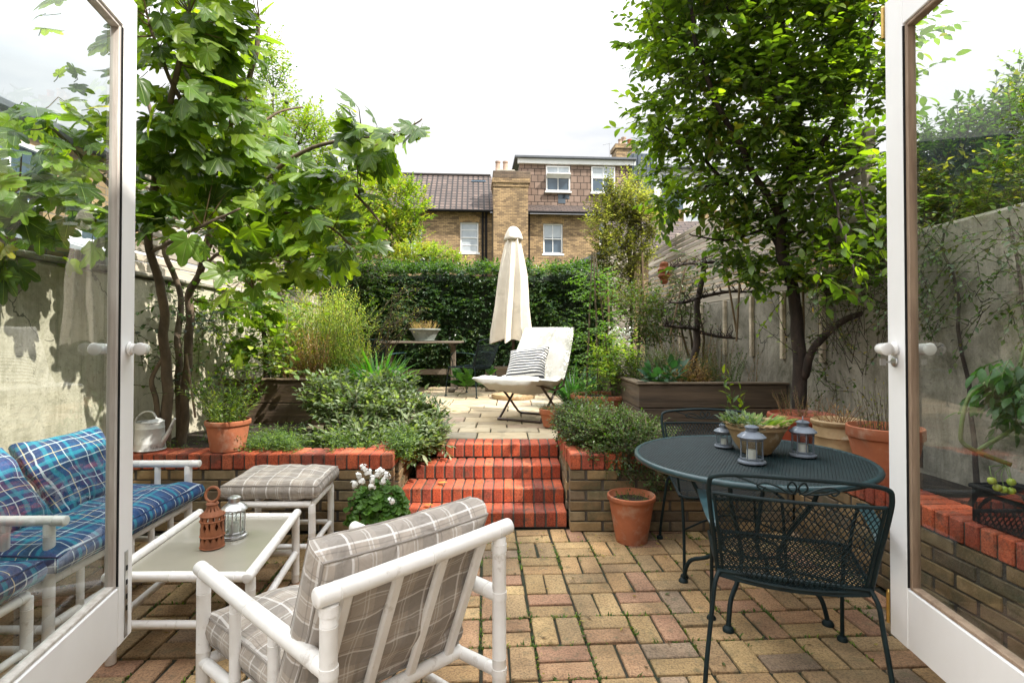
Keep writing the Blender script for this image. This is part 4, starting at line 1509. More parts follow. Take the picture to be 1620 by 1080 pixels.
# ------------------------------------------------------------------ lanterns
def lantern(label, loc, h, r, m, ring=True, rot=0, group=None):
    t = thing('lantern', label, 'lantern', loc, group)
    o = V(loc)
    def P(x): return [(a * r, b * h) for a, b in x]
    mb = MB(); lathe(mb, o, P([(0, .001), (.98, .0), (1.0, .02), (.97, .045), (.86, .06), (.84, .075), (0, .076)]), 24); mb.build('base', m, t, smooth=True)
    mb = MB()
    for k in range(8):
        a = 2 * PI * k / 8 + rot; d = V((math.cos(a), math.sin(a), 0))
        tube(mb, [o + d * r * .80 + V((0, 0, h * .07)), o + d * r * .80 + V((0, 0, h * .60))], r * .045, 5)
    for z in (.12, .56):
        tube(mb, [o + V((math.cos(2 * PI * k / 24) * r * .80, math.sin(2 * PI * k / 24) * r * .80, h * z)) for k in range(24)], r * .04, 5, closed=True)
    mb.build('cage', m, t, smooth=True)
    mb = MB(); lathe(mb, o, P([(.74, .08), (.74, .60)]), 24); mb.build('glass', M['lampglass'], t, smooth=True)
    mb = MB(); lathe(mb, o, P([(0, .60), (1.0, .60), (1.02, .625), (.95, .65), (.72, .71), (.48, .745), (.42, .755), (.42, .83), (.50, .84), (.50, .865), (.30, .90), (0, .915)]), 24); mb.build('lid', m, t, smooth=True)
    mb = MB(); lathe(mb, o, P([(0, .08), (.38, .08), (.38, .30), (0, .31)]), 16); mb.build('candle', M['candle'], t, smooth=True)
    mb = MB()
    d = V((math.cos(rot + .5), math.sin(rot + .5), 0))
    if ring:
        pts = [o + V((0, 0, h * .85)) + d * (r * .52), o + V((0, 0, h * .95)) + d * (r * .50), o + V((0, 0, h * 1.0)) + d * r * .1, o + V((0, 0, h * .95)) - d * r * .5, o + V((0, 0, h * .85)) - d * r * .52]
        tube(mb, pts, r * .035, 6); mb.build('handle', m, t, smooth=True)
    return t
zt = .721
lantern('grey tin lantern at the front of the round table, before the planted bowl', (1.112, 2.50, zt), .190, .062, M['zinc'], False)
lantern('grey tin lantern with raised wire handle, right of the planted bowl', (1.425, 2.64, zt), .190, .062, M['zinc'], True, .6)
lantern('small grey tin lantern mostly hidden behind the planted bowl', (1.125, 2.86, zt), .13, .05, M['zinc'], True)
lantern('silver tin lantern with glass sides on the coffee table, behind the clay one', (-1.325, 2.575, .352), .215, .058, M['silver'], False, .3)

def clay_lantern():
    loc = V((-1.36, 2.45, .352))
    t = thing('lantern', 'pierced red clay lantern with ring handle on the coffee table', 'lantern', loc)
    n = 36; prof = []
    h, r = .19, .049
    zs = [0, .012, .030, .050, .058, .078, .098, .118, .126, .142, .150, .165, .178, .19]
    rs = [.98, 1.0, 1.0, 1.0, 1.0, 1.0, 1.0, 1.0, 1.0, .97, .90, .66, .48, .44]
    mb = MB()
    for (off, flip) in ((0, False), (.005, True)):
        vs = []; fs = []
        for i, z in enumerate(zs):
            for k in range(n):
                a = 2 * PI * k / n
                rad = r * rs[i] - off
                vs.append(loc + V((rad * math.cos(a), rad * math.sin(a), z)))
        for i in range(len(zs) - 1):
            for k in range(n):
                a, b, c, d = i * n + k, i * n + (k + 1) % n, (i + 1) * n + (k + 1) % n, (i + 1) * n + k
                g = k % 6
                hole = None
                if i == 2 and g in (1, 4): hole = 'up'
                if i == 2 and g in (2, 5): hole = 'upl'
                if i in (5,) and g in (1, 2): hole = 'all' if g == 5 else ('upl' if g == 2 else 'up')
                if i == 6 and g in (1, 2): hole = 'dnl' if g == 2 else 'dn'
                if i == 5 and g == 4: hole = 'up'
                if i == 6 and g == 4: hole = 'all'
                if i == 8 and g in (0, 3): hole = 'all'
                if i == 11 and g in (1, 4): hole = 'all'
                fl = []
                if hole is None: fl = [(a, b, c, d)]
                elif hole == 'up': fl = [(a, b, d)] if True else []
                elif hole == 'upl': fl = [(a, b, c)]
                elif hole == 'dn': fl = [(a, c, d)]
                elif hole == 'dnl': fl = [(b, c, d)]
                for f in fl: fs.append(tuple(reversed(f)) if flip else f)
        mb.add(vs, fs)
    for z in (.004, .054, .122, .146):
        tube(mb, [loc + V((math.cos(2 * PI * k / 30) * (r + .0005), math.sin(2 * PI * k / 30) * (r + .0005), z)) for k in range(30)], .0035, 6, closed=True)
    lathe(mb, loc, [(0, .001), (r, .001), (r, .004)], 30)
    mb.build('body', M['rustclay'], t)
    mb = MB(); lathe(mb, loc, [(.022, .188), (.027, .194), (.022, .202), (.010, .206), (0, .206)], 20); mb.build('neck', M['rustclay'], t, smooth=True)
    mb = MB()
    c = loc + V((0, 0, .236)); 
    tube(mb, [c + V((math.cos(2 * PI * k / 28) * .031, math.sin(2 * PI * k / 28) * .008, math.sin(2 * PI * k / 28) * .031)) for k in range(28)], .0062, 8, closed=True)
    mb.build('ring_handle', M['rustclay'], t, smooth=True)
clay_lantern()

# ------------------------------------------------------------------ watering can
def watering_can():
    loc = V((-2.50, 3.72, .523)); SC = .76
    t = thing('watering_can', 'galvanised metal watering can standing on the planter wall by the fig stems', 'watering can', loc)
    m = M['galv']
    mb = MB(); lathe(mb, loc, [(0, .002), (.128, 0), (.130, .006), (.124, .012), (.121, .06), (.122, .065), (.120, .07), (.114, .19), (.117, .196), (.113, .202), (.111, .245), (.115, .25), (.112, .254), (.106, .25), (.108, .20), (.118, .02), (0, .02)], 40)
    mb.build('body', m, t, smooth=True)
    mb = MB()
    vs = []; fs = []
    n = 16
    for k in range(n + 1):
        a = -PI / 2 + PI * k / n
        vs += [loc + V((math.cos(a) * .112, math.sin(a) * .112, .252)), loc + V((math.cos(a) * .06 - .0, math.sin(a) * .112 * .98, .285 - .02 * abs(math.sin(a))))]
    for k in range(n): fs.append((2 * k, 2 * k + 2, 2 * k + 3, 2 * k + 1))
    mb.add(vs, fs); mb.build('hood', m, t, smooth=True)
    mb = MB(); tube(mb, smooth_path([loc + V((.108, 0, .06)), loc + V((.16, -.0, .14)), loc + V((.225, -.0, .28))], 5), [.024 - .0012 * k for k in range(11)], 14)
    mb.build('spout', m, t, smooth=True)
    mb = MB(); p = [loc + V((.06, 0, .275)), loc + V((.02, 0, .335)), loc + V((-.06, 0, .335)), loc + V((-.125, 0, .27)), loc + V((-.13, 0, .16)), loc + V((-.118, 0, .10))]
    tube(mb, smooth_path(p, 6), .009, 10); mb.build('handle', m, t, smooth=True)
    for ch in t.children:
        for vv in ch.data.vertices: vv.co = vv.co * SC
watering_can()

# ------------------------------------------------------------------ umbrella
def umbrella():
    o = at(812, 600, 7.6); o = V((o.x, 7.6, .424))
    t = thing('garden_umbrella', 'closed cream canvas garden umbrella standing behind the white lounge chair', 'umbrella', o)
    mb = MB()
    seg = 96
    prof = []
    rows = 26
    vs = []; fs = []
    for i in range(rows + 1):
        f = i / rows
        z = 2.26 - f * 1.42
        Rr = .10 + .245 * f ** .85 + .012 * math.sin(f * 5)
        for k in range(seg):
            a = 2 * PI * k / seg
            fold = abs(math.sin(a * 4 + .5 * f + .6)) ** .8
            depth = (.30 + .22 * f)
            rad = Rr * (1 - depth * fold) * (1 + .07 * noise.noise(V((math.cos(a) * 2, math.sin(a) * 2, z * 2))))
            zz = z - (.07 * (1 - fold) + .05 * noise.noise(V((math.cos(a) * 1.5, math.sin(a) * 1.5, 7)))) * (f ** 4)
            sx = -.03 * f
            vs.append(o + V((rad * math.cos(a) + sx, rad * math.sin(a), zz)))
    for i in range(rows):
        for k in range(seg):
            fs.append((i * seg + k, i * seg + (k + 1) % seg, (i + 1) * seg + (k + 1) % seg, (i + 1) * seg + k))
    mb.add(vs, fs); mb.build('canopy', M['canvas'], t, smooth='all')
    mb = MB()
    lathe(mb, o, [(.0, 2.425), (.03, 2.422), (.06, 2.405), (.085, 2.37), (.105, 2.32), (.116, 2.27), (.124, 2.225), (.118, 2.227), (.09, 2.30)], 48,
          wob=lambda a, z: 1 + .16 * math.cos(4 * a + 1) * (2.425 - z) / .2 + .03 * math.cos(9 * a))
    mb.build('cap', M['canvas'], t, smooth='all')
    mb = MB(); tube(mb, [o + V((0, 0, .05)), o + V((0, 0, 2.42))], .022, 12); mb.build('pole', M['brownsteel'], t, smooth=True)
    mb = MB(); lathe(mb, o, [(0, 0), (.30, 0), (.31, .03), (.30, .06), (.06, .085), (.05, .15), (0, .15)], 36); mb.build('base', M['buff'], t, smooth=True)
    mb = MB()
    for k in range(8):
        a = 2 * PI * k / 8 + .2
        tube(mb, [o + V((math.cos(a) * .03, math.sin(a) * .03, 2.2)), o + V((math.cos(a) * .09 - .02, math.sin(a) * .09, .80))], .007, 5)
    mb.build('ribs', M['brownsteel'], t)
umbrella()

def lounge_chair():
    O = V((.20, 5.85, .424))
    t = thing('lounge_chair', 'folding lounge chair with thick white padded seat on brown tube frame, striped pillow in it', 'lounge chair', O)
    fd = V((-.48, -.88, 0)).normalized(); sd = V((.88, -.48, 0)).normalized(); up = V((0, 0, 1))
    path = smooth_path([V((.44, 6.28, 1.40)), V((.40, 6.20, 1.22)), V((.33, 6.07, .98)), V((.25, 5.94, .79)), V((.16, 5.78, .735)), V((.05, 5.60, .765)), V((-.03, 5.43, .81)), V((-.08, 5.36, .865))], 5)
    n = len(path); K = 16
    mb = MB()
    L_ = [0]
    for i in range(1, n): L_.append(L_[-1] + (path[i] - path[i - 1]).length)
    for s in (1, -1):
        vs = []; fs = []
        for i in range(n):
            f = i / (n - 1)
            tg = (path[min(i + 1, n - 1)] - path[max(i - 1, 0)]).normalized()
            nr = tg.cross(sd).normalized()
            if nr.z < 0: nr = -nr
            for k in range(K + 1):
                u = k / K * 2 - 1
                hw = .31 + .05 * math.sin(PI * f) + .07 * max(0, f - .75) * 4
                edge = (1 - abs(u) ** 6) * (1 - abs(2 * f - 1) ** 14)
                q = path[i] + sd * (u * hw)
                th = .058 * max(0, edge) ** .5
                seam = .02 * (math.exp(-((f - .16) / .02) ** 2) + math.exp(-((f - .52) / .02) ** 2)) if s > 0 else 0
                wr = .030 * noise.noise(q * 6 + V((s, 0, 0))) + .018 * noise.noise(q * 15) - .03 * math.exp(-((abs(u) - .82) / .05) ** 2) * (s > 0) + .012 * math.sin(u * 9 + f * 20) * .3 * abs(u)
                sag = (.10 if f > .45 else .06) * (u * u) * math.sin(PI * min(1, f * 1.0)) ** .6
                q = q + nr * (s * th + wr * (edge > 0) + sag - seam * (1 - u * u)) - up * 0
                vs.append(q)
        for i in range(n - 1):
            for k in range(K):
                a = i * (K + 1) + k
                fs.append((a, a + 1, a + K + 2, a + K + 1) if s < 0 else (a, a + K + 1, a + K + 2, a + 1))
        mb.add(vs, fs)
    o = mb.build('padded_seat', M['padded'], t, smooth='all')
    B = M['brownsteel']
    g = .424 + .014
    def W(f, s, z): return V((.20, 5.75, 0)) + fd * f + sd * s + up * z
    for s in (-.24, .24):
        mb = MB(); tube(mb, smooth_path([W(-.22, s, .80), W(.02, s, .62), W(.20, s, .48), W(.27, s, g)], 6), .0125, 10); mb.build('leg', B, t, smooth=True)
        mb = MB(); tube(mb, smooth_path([W(.26, s * 1.03, .80), W(.03, s * 1.03, .63), W(-.16, s * 1.03, .48), W(-.24, s * 1.03, g)], 6), .0125, 10); mb.build('leg', B, t, smooth=True)
        mb = MB(); tube(mb, [W(.36, s, .82), W(.0, s * 1.2, .735), W(-.30, s * 1.05, .76), W(-.50, s * .9, 1.25)], .0115, 8); mb.build('side_tube', B, t, smooth=True)
    for f in (.27, -.24):
        mb = MB(); tube(mb, [W(f, -.25, g), W(f, .25, g)], .0125, 10); mb.build('floor_bar', B, t, smooth=True)
    mb = MB(); tube(mb, [W(.27, .24, g), W(-.24, .24, g)], .0125, 10); mb.build('floor_bar', B, t, smooth=True)
    # pillow
    a = R(38)
    tl = (up * math.cos(a) - fd * math.sin(a)).normalized(); nn = (fd * math.cos(a) + up * math.sin(a)).normalized()
    tw = sd * math.cos(R(8)) - tl * math.sin(R(-8)); tw.normalize(); tl2 = nn.cross(tw).normalized()
    if tl2.z < 0: tl2 = -tl2
    c = V((.16, 5.72, 1.0))
    mb = MB(); cushion(mb, c, tw, tl2, nn, .45, .40, .15, seed=2, n=16, side=.12, pinch=.09, lump=.01)
    p = mb.build('pillow', M['bwstripe'], smooth=True, org=c)
    tag(p, 'black and white striped pillow lying in the white lounge chair', 'pillow')
lounge_chair()

def terrace_table():
    O = V((-1.44, 8.6, .424))
    t = thing('garden_table', 'weathered wooden garden table on the upper terrace against the hedge', 'table', O)
    mb = MB()
    rnd = random.Random(4)
    for k in range(7):
        rbox(mb, O + V((0, -.33 + k * .11, .775)), (1.28, .102, .028), .004, None, (1, 1, 1))
    mb.build('table_top', M['tabletop'], t)
    for sx in (-.50, .50):
        mb = MB(); rbox(mb, O + V((sx, 0, .39)), (.075, .10, .70), .006); mb.build('leg', M['tabletop'], t)
        mb = MB(); rbox(mb, O + V((sx, 0, .03)), (.09, .62, .06), .01); mb.build('foot', M['tabletop'], t)
        mb = MB(); rbox(mb, O + V((sx, 0, .742)), (.075, .62, .05), .006); mb.build('cross_bearer', M['tabletop'], t)
    mb = MB(); rbox(mb, O + V((0, 0, .30)), (.92, .03, .09), .004); mb.build('stretcher', M['tabletop'], t)
terrace_table()

# wooden bench behind the terrace table and trough behind the umbrella
def trough():
    t = thing('wooden_trough', 'small wooden planter trough behind the umbrella at the foot of the hedge', 'planter', (-.16, 8.6, .424))
    for (lo, hi) in (((-.42, 8.45, .43), (.18, 8.475, .80)), ((-.42, 8.80, .43), (.18, 8.825, .80)), ((-.42, 8.478, .43), (-.395, 8.797, .80)), ((.155, 8.478, .43), (.18, 8.797, .80))):
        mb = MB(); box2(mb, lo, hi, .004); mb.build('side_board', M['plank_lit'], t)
    mb = MB(); box2(mb, (-.39, 8.48, .5), (.15, 8.79, .76), .01); mb.build('soil', M['soil'], t)
trough()

# terracotta wall mask hanging on the trellis
def wall_pot():
    X = 2.66 - .03 * 7.6
    o = V((X - .06, 7.9, 0)); c = at(1049, 432, 8.2)
    c = V((2.66 - .03 * 8.2 - .09, 8.2, c.z))
    t = thing('wall_ornament', 'red terracotta wall ornament hanging on the slat fence', 'ornament', c)
    mb = MB()
    vs = []; fs = []; n = 14; m = 12
    for i in range(n + 1):
        for k in range(m):
            f = i / n; a = 2 * PI * k / m
            r = .115 * math.sin(PI * (.12 + f * .8)) ** .7 * (1 + .16 * math.sin(f * 22))
            vs.append(c + V((math.cos(a) * r * .75, math.sin(a) * r, .17 - .34 * f)))
    for i in range(n):
        for k in range(m):
            fs.append((i * m + k, (i * m + (k + 1) % m), (i + 1) * m + (k + 1) % m, (i + 1) * m + k))
    fs.append(tuple(range(m))); fs.append(tuple(range(n * m + m - 1, n * m - 1, -1)))
    mb.add(vs, fs)
    mb.build('body', M['terracotta'], t, smooth=True)
    mb = MB(); tube(mb, [c + V((.0, 0, .17)), c + V((.05, 0, .24))], .004, 6); mb.build('hook', M['iron'], t)
wall_pot()
# ------------------------------------------------------------------ houses beyond the hedge
HS, HD = .07, 26.0
HANG = math.atan(HS)
hX, hY = V((math.cos(HANG), math.sin(HANG), 0)), V((-math.sin(HANG), math.cos(HANG), 0))
H0 = V((0, HD, 0))
def hpt(px, py, off=0.0):
    # pixel -> (x along facade, z) on the facade plane pushed back by off
    d = ray(px, py)
    o = H0 + hY * off
    k = (o.dot(hY)) / d.dot(hY)
    p = V((0, 0, H)) + d * k
    return (p - H0).dot(hX), p.z
def hw(x, y, z): return H0 + hX * x + hY * y + V((0, 0, z))
HAX = (hX, hY, V((0, 0, 1)))
def hbox(mb, x0, x1, y0, y1, z0, z1, bev=.01, col=(1, 1, 1)):
    rbox(mb, hw((x0 + x1) / 2, (y0 + y1) / 2, (z0 + z1) / 2), (x1 - x0, y1 - y0, z1 - z0), bev, HAX, col)

def facade(mb, x0, x1, z0, z1, holes, y=0.0, depth=.14):
    xs = sorted({x0, x1, *[h[0] for h in holes], *[h[1] for h in holes]})
    zs = sorted({z0, z1, *[h[2] for h in holes], *[h[3] for h in holes]})
    for i in range(len(xs) - 1):
        for j in range(len(zs) - 1):
            cx, cz = (xs[i] + xs[i + 1]) / 2, (zs[j] + zs[j + 1]) / 2
            if any(h[0] < cx < h[1] and h[2] < cz < h[3] for h in holes): continue
            mb.add([hw(xs[i], y, zs[j]), hw(xs[i + 1], y, zs[j]), hw(xs[i + 1], y, zs[j + 1]), hw(xs[i], y, zs[j + 1])], [(0, 1, 2, 3)])
    for (a, b, c, d) in holes:
        q = [hw(a, y, c), hw(b, y, c), hw(b, y, d), hw(a, y, d)]; k = [hw(a, y + depth, c), hw(b, y + depth, c), hw(b, y + depth, d), hw(a, y + depth, d)]
        mb.add(q + k, [(0, 4, 5, 1), (1, 5, 6, 2), (2, 6, 7, 3), (3, 7, 4, 0)])

def sash(parent, x0, x1, z0, z1, y, bars=((.5,), ()), arch=.0, mid=.5, blind=False, opened=False, fr=.07):
    """white window: frame mesh with meeting rail and glazing bars; pane behind it"""
    mb = MB()
    hbox(mb, x0, x0 + fr, y, y + .08, z0, z1); hbox(mb, x1 - fr, x1, y, y + .08, z0, z1)
    hbox(mb, x0 + fr, x1 - fr, y, y + .08, z1 - fr, z1); hbox(mb, x0 + fr, x1 - fr, y, y + .08, z0, z0 + fr)
    zm = z0 + (z1 - z0) * mid
    if mid: hbox(mb, x0 + fr, x1 - fr, y + .005, y + .07, zm - .03, zm + .03)
    for f in bars[0]:
        xx = x0 + (x1 - x0) * f; hbox(mb, xx - .018, xx + .018, y + .02, y + .06, z0 + fr, z1 - fr, .004)
    for f in bars[1]:
        zz = z0 + (z1 - z0) * f; hbox(mb, x0 + fr, x1 - fr, y + .02, y + .06, zz - .018, zz + .018, .004)
    if arch:
        n = 10
        vs = []
        for k in range(n + 1):
            u = k / n * 2 - 1
            vs += [hw((x0 + x1) / 2 + u * (x1 - x0) / 2, y + .01, z1 - .02), hw((x0 + x1) / 2 + u * (x1 - x0) / 2, y + .01, z1 + arch * (1 - u * u))]
        mb.add(vs, [(2 * k, 2 * k + 2, 2 * k + 3, 2 * k + 1) for k in range(n)])
    w = mb.build('window', M['windowwhite'], parent)
    mb = MB(); hbox(mb, x0 - .06, x1 + .06, y - .10, y + .05, z0 - .09, z0 - .003); mb.build('sill', M['windowwhite'], w)
    mb = MB()
    yy = y + .045
    mb.add([hw(x0 + .02, yy, z0 + .02), hw(x1 - .02, yy, z0 + .02), hw(x1 - .02, yy, z1 - .02), hw(x0 + .02, yy, z1 - .02)], [(0, 1, 2, 3)])
    mb.build('pane', M['winglass'], w)
    if blind:
        mb = MB(); hbox(mb, x0 + fr + .01, x1 - fr - .01, y + .035, y + .042, z0 + (z1 - z0) * blind, z1 - fr - .01, .001); mb.build('blind', M['curtain'], w)
    return w

def roof_plane(mb, x0, x1, za, ya, zb, yb, x0b=None, x1b=None):
    x0b = x0 if x0b is None else x0b; x1b = x1 if x1b is None else x1b
    s = math.hypot(zb - za, yb - ya)
    mb.add([hw(x0, ya, za), hw(x1, ya, za), hw(x1b, yb, zb), hw(x0b, yb, zb)], [(0, 1, 2, 3)], (1, 1, 1), [(x0, 0), (x1, 0), (x1b, s), (x0b, s)])

def chimney_pots(parent, spots, z, y):
    for (x, r, h, m) in spots:
        mb = MB(); c = hw(x, y, z)
        lathe(mb, c, [(r * 1.15, 0), (r * 1.15, .06), (r, .08), (r * .92, h * .85), (r * 1.08, h * .87), (r * 1.08, h), (r * .75, h), (r * .75, h * .5)], 16)
        mb.build('chimney_pot', m, parent, smooth=True)

M['darkbrick'] = brick_mat('sooty brick', (.20, .14, .09), (.10, .07, .05), (.07, .06, .05))
def houses():
    B = M['housebrick']
    # ---- left house
    xl, _ = hpt(470, 400); xc, _ = hpt(779, 400)
    _, zg = hpt(700, 335); _, zr = hpt(700, 277, 3.2)
    t = thing('brick_house', 'yellow brick terraced house with brown pantile roof, left of the big chimney', 'house', hw(xl, 0, -.1))
    wins = []
    for (a, b, c, d) in ((728, 757, 352, 400), (634, 668, 362, 400)):
        x0, z1 = hpt(a, c, .1); x1, z0 = hpt(b, d, .1)
        wins.append((x0, x1, z0, z1))
    mb = MB(); facade(mb, xl, xc, -.2, zg, wins)
    mb.add([hw(xl, 0, -.2), hw(xl, 7, -.2), hw(xl, 7, zg), hw(xl, 3.2, zr), hw(xl, 0, zg)], [(4, 3, 2, 1, 0)])
    mb.build('wall', B, t)
    for i, w in enumerate(wins):
        sash(t, *w, .08, ((), (.25, .75)) if i == 0 else ((.5,), ()), .09 if i == 0 else 0, .5, .02)
    # brick arch over window: paler soldier course
    mb = MB()
    x0, x1, z0, z1 = wins[0]
    for k in range(13):
        u = (k + .5) / 13 * 2 - 1
        c = hw((x0 + x1) / 2 + u * (x1 - x0) * .56, -.012, z1 + .20 - .08 * u * u)
        a = u * .22
        ax = (hX * math.cos(a) - V((0, 0, 1)) * math.sin(a), hY, V((0, 0, 1)) * math.cos(a) + hX * math.sin(a))
        rbox(mb, c, ((x1 - x0) * 1.1 / 13 - .01, .02, .24), .003, ax, (.50, .33, .15))
    mb.build('brick_arch', M['stock'], t)
    mb = MB(); roof_plane(mb, xl - .2, xc + .05, zg + .02, -.32, zr, 3.2)
    roof_plane(mb, xc + .05, xl - .2, zg + .02, 6.8, zr, 3.2)
    rf = mb.build('roof', M['rooftile'], t)
    mb = MB(); tube(mb, [hw(xl - .2, 3.2, zr), hw(xc, 3.2, zr)], .10, 8); mb.build('ridge', M['darktile'], rf)
    xa, za = hpt(757, 281, 2.6)
    mb = MB(); rbox(mb, hw(xa, 2.78, za - .1), (.75, .75, .06), .01, (hX, (hY * .8 + V((0, 0, .42))).normalized(), (V((0, 0, .8)) - hY * .42).normalized())); mb.build('skylight', M['winglass'], rf)
    mb = MB(); tube(mb, [hw(xl - .2, -.36, zg), hw(xc + .02, -.36, zg)], .065, 8); mb.build('gutter', M['gutter'], t)
    for px in (763.5, 769):
        x, _ = hpt(px, 380)
        mb = MB(); tube(mb, [hw(x, -.08, -.1), hw(x, -.08, zg - .25), hw(x, -.3, zg - .03)], .055, 8); mb.build('drainpipe', M['gutter'], t)
    # ---- chimney breast belonging to right house
    x0, _ = hpt(780, 400); x1, _ = hpt(834, 400)
    _, zn = hpt(800, 296, -.4); _, zt = hpt(800, 271, -.4)
    t2 = thing('brick_house', 'yellow brick terraced house with tile-hung dormer and two square dormer windows', 'house', hw(x0, 0, -.1))
    mb = MB()
    hbox(mb, x0, x1, -.45, .9, -.2, zn, .01)
    hbox(mb, x0 - .03, x1 + .03, -.48, .93, zn + .003, zn + .18, .01)
    hbox(mb, x0 - .07, x1 + .10, -.52, .97, zn + .183, zn + .40, .01)
    ck = mb.build('chimney', B, t2)
    mb = MB(); hbox(mb, x0 - .02, x1 + .12, -.50, .95, zn + .403, zt, .02); mb.build('chimney_cap', M['darkbrick'], ck)
    mb = MB(); hbox(mb, x0 + .15, x1 - .6, -.3, .6, zt + .002, zt + .12, .05); mb.build('flaunching', M['concrete'], ck)
    a, _ = hpt(788, 262, -.2); b, _ = hpt(800, 262, -.2)
    chimney_pots(ck, [(a, .12, .52, M['chimneypot']), (b, .12, .52, M['chimneypot'])], zt + .1, .1)
    xr, _ = hpt(1012, 400)
    xs = x1 + .012
    wins = []
    for (p, q, r_, s_) in ((859, 890, 354, 402), (947, 975, 352, 388)):
        u0, z1 = hpt(p, r_, .1); u1, z0 = hpt(q, s_, .1); wins.append((u0, u1, z0, z1))
    _, zg2 = hpt(900, 339)
    mb = MB(); facade(mb, xs, xr, -.2, zg2, wins)
    mb.add([hw(xr, 0, -.2), hw(xr, 7, -.2), hw(xr, 7, zg2), hw(xr, 0, zg2)], [(0, 1, 2, 3)])
    mb.build('wall', B, t2)
    sash(t2, *wins[0], .08, ((.5,), ()), .09, .5, .55); sash(t2, *wins[1], .08, ((.5,), ()), 0, .5, .5)
    mb = MB()
    u0, u1, z0, z1 = wins[0]
    for k in range(13):
        u = (k + .5) / 13 * 2 - 1
        a = u * .22
        ax = (hX * math.cos(a) - V((0, 0, 1)) * math.sin(a), hY, V((0, 0, 1)) * math.cos(a) + hX * math.sin(a))
        rbox(mb, hw((u0 + u1) / 2 + u * (u1 - u0) * .56, -.012, z1 + .20 - .08 * u * u), ((u1 - u0) * 1.1 / 13 - .01, .02, .24), .003, ax, (.50, .33, .15))
    mb.build('brick_arch', M['stock'], t2)
    mb = MB(); tube(mb, [hw(xs, -.36, zg2), hw(xr, -.36, zg2)], .065, 8); mb.build('gutter', M['gutter'], t2)
    x, _ = hpt(837, 380)
    mb = MB(); tube(mb, [hw(xs + .08, -.06, -.1), hw(xs + .08, -.06, zg2)], .035, 8); mb.build('drainpipe', M['gutter'], t2)
    _, zs = hpt(900, 325, .5)
    mb = MB(); roof_plane(mb, xs, xr + .05, zg2 + .02, -.32, zs, .5); rf = mb.build('roof', M['darktile'], t2)
    # dormer
    d0, _ = hpt(822, 300, .5); d1, _ = hpt(1003, 300, .5)
    _, zf = hpt(900, 261, .5); _, ztop = hpt(900, 250, .4)
    dws = []
    for (p, q, r_, s_) in ((863.5, 901.5, 263, 304), (935, 972.5, 264, 306)):
        u0, z1 = hpt(p, r_, .55); u1, z0 = hpt(q, s_, .55); dws.append((u0, u1, z0, min(z1, zf - .02)))
    mb = MB()
    def fac_uv(x0, x1, z0, z1, holes, y):
        xs_ = sorted({x0, x1, *[h[0] for h in holes], *[h[1] for h in holes]})
        zs_ = sorted({z0, z1, *[h[2] for h in holes], *[h[3] for h in holes]})
        for i in range(len(xs_) - 1):
            for j in range(len(zs_) - 1):
                cx, cz = (xs_[i] + xs_[i + 1]) / 2, (zs_[j] + zs_[j + 1]) / 2
                if any(h[0] < cx < h[1] and h[2] < cz < h[3] for h in holes): continue
                a, b, c, d = xs_[i], xs_[i + 1], zs_[j], zs_[j + 1]
                mb.add([hw(a, y, c), hw(b, y, c), hw(b, y, d), hw(a, y, d)], [(0, 1, 2, 3)], (1, 1, 1), [(a, c), (b, c), (b, d), (a, d)])
    fac_uv(d0, d1, zs - .02, zf, dws, .5)
    mb.add([hw(d1, .5, zs), hw(d1, 4, zs), hw(d1, 4, zf), hw(d1, .5, zf)], [(0, 1, 2, 3)], (1, 1, 1), [(0, zs), (3.5, zs), (3.5, zf), (0, zf)])
    mb.add([hw(d0, .5, zs), hw(d0, 4, zs), hw(d0, 4, zf), hw(d0, .5, zf)], [(3, 2, 1, 0)], (1, 1, 1), [(0, zs), (3.5, zs), (3.5, zf), (0, zf)])
    dm = mb.build('dormer', M['hungtile'], t2)
    sash(t2, *dws[0], .47, ((.5,), ()), 0, .56, .58); sash(t2, *dws[1], .47, ((.5,), ()), 0, .56, .58)
    a0, a1, _, az = dws[0]
    mb = MB(); rbox(mb, hw((a0 + a1) / 2, .34, az - .52), (a1 - a0, .30, .05), .005, (hX, (hY * .8 - V((0, 0, .5))).normalized() * -1, V((0, 0, 1)))); mb.build('open_casement', M['windowwhite'], dm)
    mb = MB(); hbox(mb, d0 - .1, d1 + .05, .38, .52, zf + .002, ztop - .06, .01); mb.build('fascia', M['windowwhite'], dm)
    mb = MB(); hbox(mb, d0 - .25, d1 + .08, .25, 4.5, ztop - .055, ztop + .05, .01)
    mb.build('flat_roof', M['flash'], dm)
    mb = MB(); mb.add([hw(d0 - .012, .36, zf - .5), hw(d0 + .0, .36, zf + .1), hw(d0 - .3, .36, zf - .6)], [(0, 1, 2)]); 
    u0, za = hpt(883, 307, .47); u1, zb = hpt(901, 322, .47)
    mb = MB(); hbox(mb, u0, u1 - .2, .485, .497, zb, za, .003); hbox(mb, u1 - .35, u1 + .0, .485, .497, (za + zb) / 2, za - .01, .003); mb.build('dark_patch', M['slate'], dm)  # dark patch set on the tiles below the dormer window
    x, _ = hpt(995, 300, .4)
    mb = MB(); tube(mb, [hw(x, .4, zs), hw(x, .4, zf + .05)], .04, 8); mb.build('drainpipe', M['gutter'], t2)
    _, zmid = hpt(900, 262, .45)
    # second chimney and aerial
    c0, _ = hpt(972, 250, 3); c1, _ = hpt(1003, 250, 3); _, zb = hpt(985, 252, 3); _, zt = hpt(985, 232, 3)
    mb = MB(); hbox(mb, c0, c1, 2.6, 3.6, zb - .8, zt - .25); hbox(mb, c0 - .07, c1 + .07, 2.53, 3.67, zt - .247, zt); ck = mb.build('chimney', B, t2)
    a, _ = hpt(981, 225, 3); b, _ = hpt(986, 225, 3); c, _ = hpt(996, 225, 3)
    chimney_pots(ck, [(a, .11, .38, M['chimneypot']), (b + .02, .13, .5, M['chimneypot']), (c, .13, .38, M['redpot'])], zt, 3.0)
